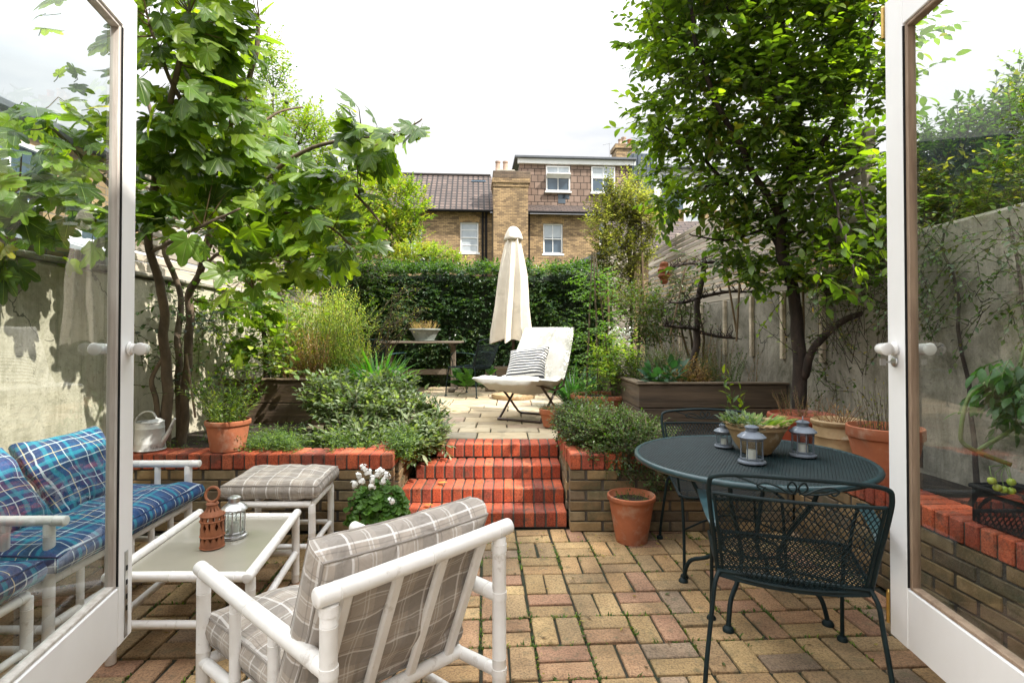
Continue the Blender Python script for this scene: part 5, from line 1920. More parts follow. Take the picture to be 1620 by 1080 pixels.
    x, z = hpt(964, 226, 2.4)
    mb = MB(); tube(mb, [hw(x, 2.4, ztop), hw(x, 2.4, z)], .018, 5)
    tube(mb, [hw(x - .35, 2.4, z - .12), hw(x + .12, 2.4, z - .02)], .012, 4)
    for k in range(6):
        q = hw(x - .33 + k * .08, 2.4, z - .115 + k * .017); tube(mb, [q - hY * .18 - V((0, 0, .03)), q + hY * .18 + V((0, 0, .03))], .007, 4)
    mb.build('aerial', M['steel'], t2)
    # ---- slate dormer house further right
    e0, _ = hpt(1005, 300, -.2); e1, _ = hpt(1170, 300, -.2)
    _, z0 = hpt(1020, 330, -.2); _, z1 = hpt(1020, 262, -.2); _, z2 = hpt(1020, 236, -.2)
    t3 = thing('brick_house', 'brick house with blue-grey clad loft and white railed balcony, beyond the fruit tree', 'house', hw(e0, 0, -.1))
    mb = MB(); facade(mb, xr + .02, e1, -.2, z0, [], -.1)
    mb.add([hw(xr + .02, -.1, -.2), hw(xr + .02, 5, -.2), hw(xr + .02, 5, z0), hw(xr + .02, -.1, z0)], [(3, 2, 1, 0)]); mb.build('wall', B, t3)
    f0, _ = hpt(1042, 300, -.2); f1, _ = hpt(1100, 300, -.2)
    mb = MB(); hbox(mb, e0 + .02, f0, .4, 4, z0 - .1, z2, .02)
    for k in range(5): hbox(mb, e0 + .1 + k * .22, e0 + .13 + k * .22, .37, .40, z0, z2 - .02, .003)
    mb.build('loft_cladding', M['slate'], t3)
    mb = MB(); hbox(mb, f0 + .003, f1 + 2.2, .6, 4, z0 - .1, z1 + .1, .02); mb.build('loft_wall', M['windowwhite'], t3)
    mb = MB(); hbox(mb, f0 - .1, f1 + 2.4, .3, 4.2, z1 + .103, z1 + .22, .02); mb.build('flat_roof', M['flash'], t3)
    mb = MB(); hbox(mb, f0 + .45, f0 + 1.55, .56, .598, z0 + .05, z1 - .2, .01); mb.build('balcony_door', M['winglass'], t3)
    _, zr0 = hpt(1070, 304, -.4); _, zr1 = hpt(1070, 281, -.4)
    mb = MB()
    for k in range(26):
        x = f0 + .25 + k * .115; tube(mb, [hw(x, -.25, zr0), hw(x, -.25, zr1)], .012, 4)
    for z in (zr0, zr1): tube(mb, [hw(f0 + .2, -.25, z), hw(f0 + 3.2, -.25, z)], .02, 5)
    mb.build('railing', M['gutter'], t3)
    a0, za = hpt(1082, 338, -.15); a1, zb = hpt(1108, 372, -.15)
    sash(t3, a0, a1, zb, za, -.16, ((.5,), ()), 0, .5, .1)
    # far-left house seen between branches
    g0, _ = hpt(330, 300); g1 = xl - .4
    t4 = thing('brick_house', 'terraced house glimpsed far behind the fig branches, its loft with railed balcony', 'house', hw(g1, 0, -.1))
    mb = MB(); facade(mb, g0, g1, -.2, zg, [], .2); mb.add([hw(g1, .2, -.2), hw(g1, 6, -.2), hw(g1, 6, zg), hw(g1, .2, zg)], [(0, 1, 2, 3)]); mb.build('wall', B, t4)
    mb = MB(); hbox(mb, g0, g1, 1.0, 5, zg - .1, zg + 2.6, .02); mb.build('loft_wall', M['slate'], t4)
    mb = MB()
    for k in range(20): tube(mb, [hw(g1 - .1 - k * .12, .4, zg), hw(g1 - .1 - k * .12, .4, zg + 1.0)], .012, 4)
    tube(mb, [hw(g1, .4, zg + 1.0), hw(g1 - 2.6, .4, zg + 1.0)], .02, 5)
    mb.build('railing', M['gutter'], t4)
houses()

def left_neighbour():
    # neighbouring rear extension beyond the cream wall, seen through the left door
    t = thing('neighbour_extension', 'brown brick neighbouring extension with blue-grey windows beyond the cream wall', 'building', (-5.2, 4, 0))
    X = -4.7
    mb = MB(); box2(mb, (-9, 3.2, -.1), (X, 7.6, 3.35), .01); mb.build('wall', M['rearbrick'], t)
    mb = MB(); box2(mb, (-9.2, 3.0, 3.352), (X + .15, 7.8, 3.45), .02); mb.build('flat_roof', M['flash'], t)
    for (y0, y1, z0, z1) in ((4.55, 5.35, 2.55, 3.15), (5.75, 6.55, 2.05, 2.75)):
        mb = MB()
        for (a, b, c, d) in ((y0, y1, z0, z0 + .05), (y0, y1, z1 - .05, z1), (y0, y0 + .05, z0 + .053, z1 - .053), (y1 - .05, y1, z0 + .053, z1 - .053), ((y0 + y1) / 2 - .02, (y0 + y1) / 2 + .02, z0 + .053, z1 - .053)):
            box2(mb, (X + .002, a, c), (X + .05, b, d), .004)
        w = mb.build('window', M['windowwhite'], t)
        mb = MB(); box2(mb, (X + .002, y0 + .051, z0 + .051), (X + .02, y1 - .051, z1 - .051), .001); mb.build('pane', M['winglass'], w)
    t = thing('lean_to_roof', 'low pale glazed lean-to roof just over the cream wall', 'building', (-4.2, 4, 0))
    mb = MB()
    for k in range(9):
        y = 3.4 + k * .35
        tube(mb, [V((-3.2, y, 1.95)), V((X + .06, y, 2.35))], .018, 5)
    mb.build('glazing_bar', M['windowwhite'], t)
    mb = MB(); mb.add([(-3.2, 3.4, 1.94), (-3.2, 6.2, 1.94), (X + .06, 6.2, 2.34), (X + .06, 3.4, 2.34)], [(0, 1, 2, 3)]); mb.build('glazing', M['winglass'], t)
left_neighbour()

def shed():
    # low lean-to behind the hedge at its right end
    t = thing('garden_shed', 'lean-to shed roof rising above the right end of the hedge', 'shed', (2.2, 11.2, 0))
    a = at(912, 417, 10.4); b = at(1003, 374, 10.4)
    a.x = xat(905, 10.4); 
    dx = V((0, 1, 0))
    mb = MB()
    up = V((0, 0, .09))
    vs = [a, b, b + dx * 2.5, a + dx * 2.5]; vs = vs + [v - up for v in vs]
    mb.add(vs, [(0, 1, 2, 3), (7, 6, 5, 4), (0, 4, 5, 1), (1, 5, 6, 2), (2, 6, 7, 3), (3, 7, 4, 0)]); mb.build('roof', M['flash'], t)
    mb = MB(); vs = [V((a.x + .15, a.y + .05, 0)), V((b.x, a.y + .05, 0)), b + V((0, .05, -.1)), a + V((.15, .05, -.1))]
    mb.add(vs + [v + dx * 2.3 for v in vs], [(0, 1, 2, 3), (1, 5, 6, 2), (4, 0, 3, 7)]); mb.build('wall', M['greywood'], t)
    # small tiled roof further back right, in front of the houses
    t = thing('brick_outbuilding', 'low brick outbuilding with dark pitched roof beyond the slat fence', 'building', (4.3, 15, 0))
    mb = MB(); box2(mb, (2.9, 14.0, -.1), (7.5, 17, 3.4)); mb.build('wall', M['rearbrick'], t)
    mb = MB()
    mb.add([(2.7, 13.8, 3.35), (7.7, 13.8, 3.35), (7.7, 15.5, 4.6), (2.7, 15.5, 4.6), (2.7, 17.2, 3.35), (7.7, 17.2, 3.35)], [(0, 1, 2, 3), (5, 4, 3, 2)], (1, 1, 1), [(0, 0), (5, 0), (5, 2.2), (0, 2.2), (0, 0), (5, 0)])
    mb.build('roof', M['darktile'], t)
shed()
# ------------------------------------------------------------------ trees
def fig_tree():
    B = M['figbark']
    base = V((-2.42, 4.05, .46))
    t = thing('fig_tree', 'large fig tree with big lobed leaves and several bare stems by the cream wall', 'tree', base)
    tips = []
    br = MB(); tw = MB()
    def P(px, py, y): return at(px, py, y)
    trunks = [
        [V((xat(262, 3.85), 3.85, .43)), P(264, 640, 3.85), P(262, 560, 3.85), P(256, 480, 3.8), P(240, 400, 3.7), P(236, 350, 3.55), P(250, 250, 3.3), P(270, 160, 3.2), P(300, 20, 3.1)],
        [V((xat(288, 4.1), 4.1, .43)), P(292, 640, 4.1), P(300, 540, 4.1), P(300, 470, 4.1), P(318, 425, 4.0), P(335, 330, 3.8), P(345, 250, 3.6), P(392, 130, 3.5), P(410, 30, 3.5)],
        [V((xat(287, 4.2), 4.2, .43)), P(284, 640, 4.2), P(282, 560, 4.2), P(285, 470, 4.3), P(262, 400, 4.2), P(270, 300, 4.2), P(230, 150, 4.1)],
    ]
    limbs = [
        ([P(318, 425, 4.0), P(350, 345, 3.9), P(400, 305, 3.8), P(470, 285, 3.7), P(540, 290, 3.6), P(600, 350, 3.5)], .022, .008),
        ([P(400, 305, 3.8), P(480, 240, 3.7), P(560, 220, 3.6), P(620, 215, 3.5), P(668, 188, 3.45)], .018, .005),
        ([P(345, 330, 3.8), P(420, 335, 3.7), P(500, 345, 3.6), P(560, 390, 3.5)], .016, .006),
        ([P(350, 345, 3.9), P(400, 380, 3.8), P(470, 420, 3.8), P(520, 430, 3.8)], .014, .005),
        ([P(345, 250, 3.6), P(300, 180, 3.3), P(260, 110, 3.1), P(235, 30, 3.0)], .018, .007),
        ([P(236, 350, 3.55), P(180, 300, 3.2), P(120, 240, 3.0), P(60, 180, 2.9)], .02, .006),
        ([P(236, 350, 3.55), P(190, 370, 3.3), P(120, 330, 3.1), P(30, 300, 2.9)], .016, .006),
        ([P(318, 425, 4.0), P(350, 400, 3.7), P(380, 430, 3.5), P(400, 455, 3.4)], .014, .005),
        ([P(345, 250, 3.6), P(380, 220, 3.9), P(440, 180, 4.1), P(480, 170, 4.2)], .016, .006),
        ([P(240, 400, 3.7), P(290, 370, 3.4), P(340, 350, 3.1), P(380, 330, 3.0)], .014, .005),
    ]
    for i, p in enumerate(trunks):
        mb = MB(); s = limb(mb, p, .040 - .004 * i, .014, 10, .02)
        if i == 0: limb(mb, [p[2], P(240, 600, 3.8), P(248, 640, 3.8), V((xat(250, 3.8), 3.8, .43))], .014, .020, 8)
        mb.build('trunk', B, t, smooth='all')
        tips += s[len(s) // 2:]
    for (p, r0, r1) in limbs:
        tips += limb(br, p, r0, r1, 7, .02)[4:]
    br.build('branches', B, t, smooth='all')
    # leaves: explicit foliage masses seen in the picture (px, py, depth, spread m, count)
    mb = MB(); st = MB()
    masses = [(250, 40, 3.1, .30, 30), (330, 60, 3.2, .33, 34), (380, 60, 3.3, .18, 14), (290, 130, 3.2, .32, 34), (360, 150, 3.3, .28, 26), (250, 200, 3.2, .26, 26),
              (320, 220, 3.3, .30, 30), (380, 230, 3.4, .22, 18), (260, 290, 3.3, .26, 26), (330, 320, 3.4, .28, 24), (250, 340, 3.2, .14, 9),
              (390, 320, 3.5, .24, 18), (460, 300, 3.6, .22, 18), (520, 290, 3.6, .22, 18), (580, 260, 3.5, .20, 14), (560, 200, 3.5, .17, 11), (620, 215, 3.45, .14, 9), (665, 205, 3.4, .07, 3),
              (560, 330, 3.5, .22, 16), (500, 370, 3.6, .26, 20), (430, 380, 3.5, .26, 20), (360, 400, 3.3, .20, 13), (400, 440, 3.4, .20, 12), (560, 400, 3.6, .16, 9),
              (480, 430, 3.7, .18, 9), (450, 240, 4.0, .22, 14), (470, 330, 3.9, .24, 16), (290, 300, 3.8, .3, 22), (350, 120, 3.8, .35, 26),
              (40, 270, 2.75, .22, 14), (110, 250, 2.9, .24, 16), (80, 210, 3.3, .3, 14), (130, 350, 3.3, .25, 10), (30, 350, 3.3, .25, 10), (60, 180, 2.9, .16, 7), (150, 190, 3.0, .16, 7), (40, 340, 2.8, .22, 11), (150, 320, 3.0, .2, 9), (110, 120, 2.9, .08, 3),
              (250, -60, 3.1, .4, 26), (350, -40, 3.2, .3, 16), (120, -60, 3.0, .4, 14), (20, 420, 2.9, .12, 4),
              (350, 480, 4.6, .20, 8), (420, 500, 4.9, .20, 13), (385, 550, 4.9, .18, 6)]
    greens = [(.09, .165, .022), (.14, .23, .028), (.06, .115, .022), (.19, .28, .032), (.07, .125, .03)]
    for (px, py, y, sp, n) in masses:
        c = P(px, py, y)
        for _ in range(int(n * 1.4)):
            u = rvec() * (RND.random() ** .5) * sp * 1.05
            u.y *= 1.2
            p = c + u
            q = min(tips, key=lambda s: (s - p).length_squared)
            out = (p - q)
            if out.length < .03: out = rvec() * .05
            out.normalize()
            d = (out * .9 + V((rr(-.6, .6), rr(-.6, .6), rr(-.9, .05)))).normalized()
            n_ = (V((rr(-.5, .5) + .15, rr(-.9, .2) - .15, rr(.3, 1)))).normalized()
            sz = rr(.09, .165) if RND.random() < .76 else rr(.05, .09)
            g = RND.choice(greens); k = rr(.7, 1.2)
            col = (g[0] * k, g[1] * k, g[2] * k)
            if RND.random() < .012 and sz < .11: col = (.34, .32, .04)
            fig_leaf(mb, p, d, n_, sz, col, (.22, .30, .10))
            w = p - d * sz * .5 + V((0, 0, .01))
            stalk = [p, p - d * (sz * .35) - n_ * .006, w.lerp(q, .12)]
            tube(mb, stalk, [.0022, .0024, .0026], 3, False, (.14, .18, .04))
            # connect with the nearest branch by a thin shoot now and then
            if RND.random() < .16:
                a = w.lerp(q, .12)
                tube(mb, [q, q.lerp(a, .5) + V((0, 0, -.01)), a], [.005, .004, .003], 4, False, (.12, .09, .05))
    mb.build('leaves', M['figleaf'], t, smooth='all')
    # young figs
    for _ in range(22):
        fg = MB()
        q = RND.choice(tips) + V((rr(-.03, .03), rr(-.03, .03), rr(-.01, .03)))
        lathe(fg, q, [(0, 0), (.010, .004), (.018, .016), (.017, .026), (.008, .038), (.003, .046)], 8)
        fg.build('fig', M['greenstem'], t, smooth='all')
fig_tree()

def fruit_tree():
    B = M['bark']
    base = V((2.25, 4.35, .45))
    P = at
    t = thing('fruit_tree', 'tall leafy tree with forked dark trunk filling the sky over the shaded wall', 'tree', base)
    tr = [V((xat(1264, 4.3), 4.3, .42)), P(1264, 632, 4.3), P(1264, 560, 4.3), P(1262, 500, 4.3), P(1250, 440, 4.3), P(1235, 390, 4.3), P(1240, 300, 4.25), P(1262, 200, 4.2), P(1240, 60, 4.2), P(1225, -160, 4.2)]
    mb = MB(); limb(mb, tr, .060, .022, 12, .03)
    mb.build('trunk', B, t, smooth='all')
    mb = MB()
    L1 = [([P(1268, 600, 4.28), P(1290, 545, 4.15), P(1330, 510, 4.0), P(1372, 492, 3.9), P(1420, 470, 3.75)], .034, .016),
          ([P(1250, 440, 4.3), P(1215, 360, 4.4), P(1150, 290, 4.5), P(1090, 230, 4.5), P(1040, 190, 4.5)], .028, .008),
          ([P(1240, 300, 4.25), P(1300, 230, 4.1), P(1350, 130, 4.0), P(1385, 20, 3.9)], .03, .010),
          ([P(1238, 350, 4.25), P(1180, 250, 4.1), P(1130, 150, 4.0), P(1100, 60, 4.0), P(1090, -60, 4.0)], .028, .010),
          ([P(1240, 390, 4.3), P(1320, 330, 4.3), P(1390, 300, 4.2)], .02, .008),
          ([P(1262, 200, 4.2), P(1200, 120, 4.2), P(1150, 10, 4.2)], .02, .008),
          ([P(1215, 360, 4.4), P(1150, 380, 4.4), P(1090, 370, 4.4)], .014, .005),
          ([P(1252, 430, 4.3), P(1330, 470, 4.1), P(1310, 380, 3.7)], .014, .006),
          ([P(1150, 290, 4.5), P(1090, 300, 4.6), P(1045, 310, 4.6)], .012, .004),
          ([P(1300, 230, 4.1), P(1330, 350, 3.6), P(1350, 440, 3.3)], .012, .005)]
    for (p, a, b) in L1: limb(mb, p, a, b, 8, .03)
    mb.build('branches', B, t, smooth='all')
    lf, tw = MB(), MB()
    bl = [(P(1130, 60, 4.2), (.55, .55, .45)), (P(1250, 50, 4.1), (.55, .55, .5)), (P(1360, 60, 4.0), (.40, .5, .5)), (P(1090, 160, 4.3), (.45, .5, .4)), (P(1200, 170, 4.2), (.5, .55, .45)),
          (P(1310, 180, 4.1), (.5, .55, .45)), (P(1110, 270, 4.4), (.38, .5, .32)), (P(1200, 290, 4.3), (.45, .5, .38)), (P(1310, 300, 4.1), (.45, .5, .4)),
          (P(1370, 380, 4.0), (.22, .35, .3)), (P(1180, 380, 4.4), (.42, .4, .26)), (P(1150, 365, 4.5), (.22, .3, .16)), (P(1300, 400, 4.2), (.36, .36, .24)),
          (P(1045, 60, 4.2), (.22, .4, .3)), (P(1050, 200, 4.4), (.20, .3, .25)), (P(1060, 310, 4.6), (.2, .3, .2)), (P(1240, 440, 4.3), (.22, .25, .12)), (P(1180, 430, 4.4), (.25, .25, .12)), (P(1350, 440, 3.7), (.20, .25, .16)), (P(1385, 330, 3.6), (.12, .3, .3)), (P(1290, 455, 4.1), (.2, .2, .12)), (P(1140, 410, 4.5), (.25, .25, .10)), (P(1380, 450, 3.5), (.14, .22, .16)), (P(1330, 420, 3.9), (.28, .3, .2)), (P(1230, 410, 4.4), (.3, .3, .14)),
          (P(1150, -90, 4.2), (.7, .7, .6)), (P(1300, -100, 4.1), (.7, .7, .6)), (P(1200, -230, 4.3), (.8, .8, .7))]
    p1 = [(.10, .16, .025), (.12, .185, .027), (.08, .13, .025), (.14, .20, .03)]
    p2 = [(.16, .23, .028), (.20, .27, .032), (.13, .19, .028), (.09, .15, .028)]
    p3 = [(.07, .115, .028), (.055, .095, .024), (.08, .13, .028), (.10, .15, .032)]
    crown(lf, tw, bl, 2250, .34, 12, .082, .045, [p1, p2, p3, p1 + [(.16, .15, .03)]], .35, leaf=oleaf)
    # long leafy shoots reaching into the sky
    for (a, b, y) in (((1060, 50), (975, 10), 4.1), ((1050, 95), (968, 68), 4.2), ((1055, 130), (980, 100), 4.2), ((1060, 235), (968, 178), 4.3), ((1070, 40), (1000, -20), 4.0), ((1060, 260), (1010, 285), 4.5)):
        p, q = P(*a, y), P(*b, y - .1)
        spray(lf, tw, p, q - p, (q - p).length, 15, .052, .026, p3, -.05, .0035, 48, oleaf)
    # near hanging twigs in front of the wall
    for (a, b, y, n) in (((1330, 380), (1372, 440), 3.3, 10), ((1290, 430), (1350, 470), 3.2, 9), ((1320, 340), (1395, 400), 3.1, 10), ((1360, 300), (1390, 480), 3.0, 12), ((1300, 400), (1290, 490), 3.6, 8), ((1240, 470), (1200, 530), 4.0, 9), ((1262, 560), (1190, 500), 4.1, 10), ((1245, 540), (1225, 450), 4.1, 8)):
        p, q = P(*a, y), P(*b, y)
        pal = p2 if n > 8 else p3 + [(.5, .36, .04)]
        spray(lf, tw, p, q - p, (q - p).length, n, .085 if y < 3.5 else .05, .046 if y < 3.5 else .026, pal, .1, .004, 55, oleaf)
    lf.build('leaves', M['leafgloss'], t, smooth='all')
    tw.build('twigs', M['bark'], t)
fruit_tree()

def espalier():
    P = at
    base = P(1102, 600, 5.5); base.z = .8
    t = thing('trained_fruit_tree', 'old espaliered fruit tree with bare spurs on the shaded wall, canes around it', 'tree', base)
    mb = MB()
    limb(mb, [P(1103, 612, 5.5), P(1098, 560, 5.5), P(1104, 500, 5.5), P(1112, 440, 5.5), P(1116, 400, 5.5)], .042, .022, 10, .04); mb.build('trunk', M['bark'], t, smooth='all')
    mb, tw, lf = MB(), MB(), MB()
    for (a, b) in (((1112, 470), (1190, 462)), ((1105, 525), (1168, 535)), ((1110, 470), (1060, 478)), ((1106, 520), (1050, 515)), ((1116, 415), (1175, 408)), ((1114, 418), (1060, 425))):
        p, q = P(*a, 5.5), P(*b, 5.3)
        s = limb(mb, [p, p.lerp(q, .5) + V((0, 0, rr(-.03, .03))), q], .02, .011, 7, .03)
        for _ in range(26):
            r = RND.choice(s); d = V((rr(-1, 1), rr(-.8, .3), rr(-.2, 1))).normalized()
            e = r + d * rr(.03, .11); g = e + V((rr(-.05, .05), rr(-.04, .04), rr(-.01, .06)))
            tube(mb, [r, e, g], [.006, .004, .0025], 4, False)
            if RND.random() < .35: spray(lf, None, g, d, .06, 3, .035, .02, G_OLIVE + G_MID, .2)
    mb.build('branches', M['bark'], t, smooth='all'); lf.build('leaves', M['leaf'], t)
    # canes leaning on the wall
    for i, (a, b, y, lab) in enumerate((((1060, 530), (1087, 410), 5.9, 'thin bamboo cane left of the trained tree trunk, leaning to the wall'),
                          ((1166, 530), (1144, 405), 5.2, 'bamboo cane leaning back just right of the trained tree trunk'),
                          ((1165, 540), (1171, 404), 5.15, 'upright reddish bamboo cane right of the leaning one on the wall'),
                          ((1271, 580), (1270, 440), 4.5, 'thin upright cane immediately behind the forked tree trunk'),
                          ((963, 530), (961, 430), 6.6, 'pale slim stake standing left of the golden shrub'),
                          ((1018, 530), (1016, 400), 7.2, 'rusty stake between the golden shrub and slat fence'))):
        m2 = MB(); p, q = P(*a, y), P(*b, y)
        tube(m2, [p, p.lerp(q, .5) + V((.005, 0, 0)), q], .010 if y < 6 else .012, 7)
        o = m2.build('bamboo_cane', M['cane'], smooth=True, org=p); tag(o, lab, 'cane', 'canes and stakes by the wall')
espalier()

def tree(name, label, cat, base, trunk_top, blobs, n, length, nl, Ll, Lw, pals, r=.05, droop=.2, leaf=sleaf, mt='leaf', bark='bark', stems=1, up=.4, ang=50):
    t = thing(name, label, cat, base)
    mb = MB(); br = MB()
    base = V(base); top = V(trunk_top)
    for k in range(stems):
        o = V((rr(-.1, .1), rr(-.1, .1), 0)) * (k > 0)
        limb(mb, [base + o, base.lerp(top, .5) + o * 2 + V((rr(-.05, .05), 0, 0)), top + o * 3], r, r * .35, 7, .03)
    mb.build('trunk', M[bark], t, smooth='all')
    for (c, rad, *_) in blobs:
        c = V(c); s = base.lerp(top, rr(.45, .95))
        limb(br, [s, s.lerp(c, .5) + V((0, 0, -.04)), c + V((0, 0, rad[2] * .5))], r * .5, r * .12, 5, .03)
        for _ in range(3):
            u = rvec(); e = c + V((u.x * rad[0], u.y * rad[1], abs(u.z) * rad[2])) * .85
            limb(br, [c, c.lerp(e, .5), e], r * .25, r * .06, 4, .02)
    br.build('branches', M[bark], t, smooth='all')
    lf, tw = MB(), MB()
    crown(lf, tw, blobs, n, length, nl, Ll, Lw, pals, droop, leaf=leaf, up=up, ang=ang)
    lf.build('leaves', M[mt], t, smooth='all' if leaf is oleaf else False)
    tw.build('twigs', M['twig'], t)
    return t
P = at
# mixed trees behind the fig
tree('leafy_tree', 'small-leaved light green tree rising behind the fig tree', 'tree', (-2.9, 7.2, .44), P(430, 260, 7.2),
     [(P(430, 150, 7.2), (.30, .4, .75)), (P(400, 230, 7.2), (.55, .5, .5)), (P(470, 230, 7.0), (.45, .5, .45)), (P(430, 320, 7.0), (.7, .5, .6)), (P(520, 320, 7.2), (.55, .5, .45)), (P(500, 220, 7.2), (.25, .3, .4)), (P(350, 300, 6.8), (.5, .4, .6)), (P(450, 410, 6.8), (.7, .5, .4))],
     2000, .30, 13, .055, .030, [G_MID, G_LIME, G_LIME + G_YEL[:2], G_MID + G_LIME], up=.9)
tree('leafy_tree', 'yellow-green tree before the far houses, beside the left house window', 'tree', P(640, 560, 12.5) * 1, P(640, 340, 12.5),
     [(P(640, 330, 12.5), (.55, .6, .75)), (P(610, 370, 12.3), (.6, .6, .7)), (P(650, 385, 12.3), (.35, .6, .45)), (P(590, 300, 12.8), (.45, .6, .5)), (P(540, 350, 12.5), (.8, .6, .9)), (P(480, 380, 12.5), (.9, .6, .8))],
     1700, .34, 13, .085, .05, [G_LIME, G_YEL, G_LIME + G_MID], up=.8)
tree('garden_shrub', 'low golden shrub peeking over the hedge below the house windows', 'shrub', P(690, 560, 11), P(690, 420, 11),
     [(P(690, 405, 11), (.35, .4, .18)), (P(650, 405, 11), (.4, .4, .25)), (P(720, 412, 11), (.25, .3, .10))], 340, .2, 11, .06, .035, [G_YEL, G_LIME], up=.5)
tree('golden_shrub', 'tall airy golden-leaved shrub against the slat fence at the hedge end', 'shrub', (1.75, 7.9, .44), P(995, 340, 7.9),
     [(P(990, 320, 7.9), (.36, .4, .28)), (P(960, 350, 7.8), (.26, .3, .3)), (P(1020, 345, 7.9), (.30, .4, .3)), (P(985, 400, 7.8), (.46, .4, .32)), (P(990, 470, 7.7), (.30, .3, .3)), (P(1010, 290, 8.0), (.10, .2, .2)), (P(965, 300, 7.9), (.1, .2, .15))],
     1250, .26, 12, .048, .028, [[(.36, .34, .14), (.29, .30, .11), (.22, .24, .08), (.42, .38, .16)], G_OLIVE + [(.25, .24, .07)]], stems=4, r=.028, up=.7, bark='twig')
tree('climbing_shrub', 'bushy green climber growing on the slat fence right of the golden shrub', 'shrub', (2.2, 6.4, .8), P(1075, 480, 6.4),
     [(P(1045, 500, 6.5), (.3, .3, .3)), (P(1085, 470, 6.2), (.16, .2, .3)), (P(1015, 500, 7.0), (.3, .3, .4))],
     480, .22, 10, .042, .026, [G_OLIVE + G_MID, G_DARK + G_OLIVE], stems=3, r=.02, bark='twig')

# ------------------------------------------------------------------ hedge
def hedge():
    t = thing('hedge', 'tall dense clipped dark green hedge closing the end of the garden', 'hedge', (-.6, 9.9, 0))
    x0, x1, yf, yb, zt = -3.1, 1.75, 9.25, 10.4, 2.50
    mb = MB()
    n, m = 40, 18
    vs = []; fs = []
    prof = [(yf + .16, .0), (yf + .10, .8), (yf + .16, 1.7), (yf + .18, 2.25), (yf + .28, 2.37), (yb - .3, 2.37), (yb - .1, 2.2), (yb - .05, 0)]
    for i in range(n + 1):
        for (y, z) in prof:
            x = x0 + (x1 - x0) * i / n
            d = .08 * noise.noise(V((x * 2, y, z * 2)))
            vs.append((x, y + d, z + d * .5 * (z > .1)))
    k = len(prof)
    for i in range(n):
        for j in range(k - 1):
            fs.append((i * k + j, i * k + j + 1, (i + 1) * k + j + 1, (i + 1) * k + j))
    mb.add(vs, fs, (.02, .035, .012)); mb.build('branches', M['leaf'], t)  # solid dark core, shade inside the hedge put into its colour
    lf, tw = MB(), MB()
    pal = [(.030, .062, .026), (.040, .08, .030), (.024, .05, .022), (.06, .105, .042)]
    pal2 = [(.045, .09, .035), (.065, .115, .042), (.04, .08, .03), (.09, .12, .05)]
    for _ in range(5600):
        x = rr(x0, x1)
        if RND.random() < .80:
            z = rr(.35, zt); y = yf + .05 + .22 * noise.noise(V((x * 1.5, 3, z * 1.5))) + .1 * noise.noise(V((x * 4, 5, z * 4)))
            d = V((rr(-.6, .6), -1, rr(-.5, .7)))
        else:
            z = zt - .06 + .09 * noise.noise(V((x * 3, 0, 0))); y = rr(yf + .05, yb - .4); d = V((rr(-.6, .6), rr(-.8, .3), 1))
        spray(lf, tw if RND.random() < .3 else None, V((x, y + .05, z - .03)), d, rr(.10, .26), 8, *((.052, .032) if RND.random() < .7 else (.075, .042)), pal if noise.noise(V((x * 2, 1, z * 2))) < .12 else pal2, .3)
    lf.build('foliage', M['leafgloss'], t)
    tw.build('twigs', M['twig'], t)
    # pale dry ivy stalks hanging out of the left part
    tree('leafy_tree', 'dark green bushy tree in the corner between hedge and slat fence, behind the herbs', 'tree', (-2.9, 8.8, .44), P(520, 420, 8.8),
         [(P(540, 430, 8.9), (.6, .4, .5)), (P(500, 470, 8.6), (.6, .4, .5)), (P(590, 440, 9.1), (.35, .3, .45)), (P(560, 510, 8.8), (.5, .3, .4))], 800, .28, 11, .06, .034, [G_DARK, G_MID, G_DARK])
hedge()

# ------------------------------------------------------------------ smaller planting
def plant(name, label, cat, loc, fn, group=None, matn='leaf', stem='greenstem'):
    t = thing(name, label, cat, loc, group)
    lf, st = MB(), MB()
    fn(lf, st, V(loc))
    if lf.f: lf.build('leaves', M[matn], t)
    if st.f: st.build('stems', M[stem], t)
    return t

def stems_fn(n, h, spread, nl, Ll, Lw, pal, lean=.25, wood=.003, start=.1, ang=45, droop=.12, leaf=sleaf):
    def fn(lf, st, o):
        for _ in range(n):
            a = rr(0, 2 * PI); r = spread * math.sqrt(RND.random())
            p = o + V((math.cos(a) * r, math.sin(a) * r, 0))
            d = V((math.cos(a) * lean * rr(.2, 1.6), math.sin(a) * lean * rr(.2, 1.6), 1)).normalized()
            spray(lf, st, p, d, h * rr(.55, 1.1), nl, Ll, Lw, pal, droop, wood, ang, leaf)
    return fn

def mound_fn(r, n, length, nl, Ll, Lw, pals, leaf=sleaf, droop=.4, up=.5):
    def fn(lf, st, o):
        blobs = [(o + V((0, 0, r[2] * .2)), r)]
        for _ in range(6):
            u = rvec(); u.z = abs(u.z)
            blobs.append((o + V((u.x * r[0] * .6, u.y * r[1] * .6, u.z * r[2] * .7)), (r[0] * .45, r[1] * .45, r[2] * .45)))
        crown(lf, st, blobs, n, length, nl, Ll, Lw, pals, droop, leaf=leaf, up=up)
    return fn

def strap_fn(n, h, w, pal, droop=1.3, spread=.06):
    def fn(lf, st, o):
        for _ in range(n):
            a = rr(0, 2 * PI); k = rr(.15, .8)
            blade(lf, o + V((math.cos(a) * spread * rr(0, 1), math.sin(a) * spread * rr(0, 1), 0)), V((math.cos(a) * k, math.sin(a) * k, 1)), h * rr(.6, 1.15), w * rr(.7, 1.2), pick(pal), droop * rr(.5, 1.3))
    return fn

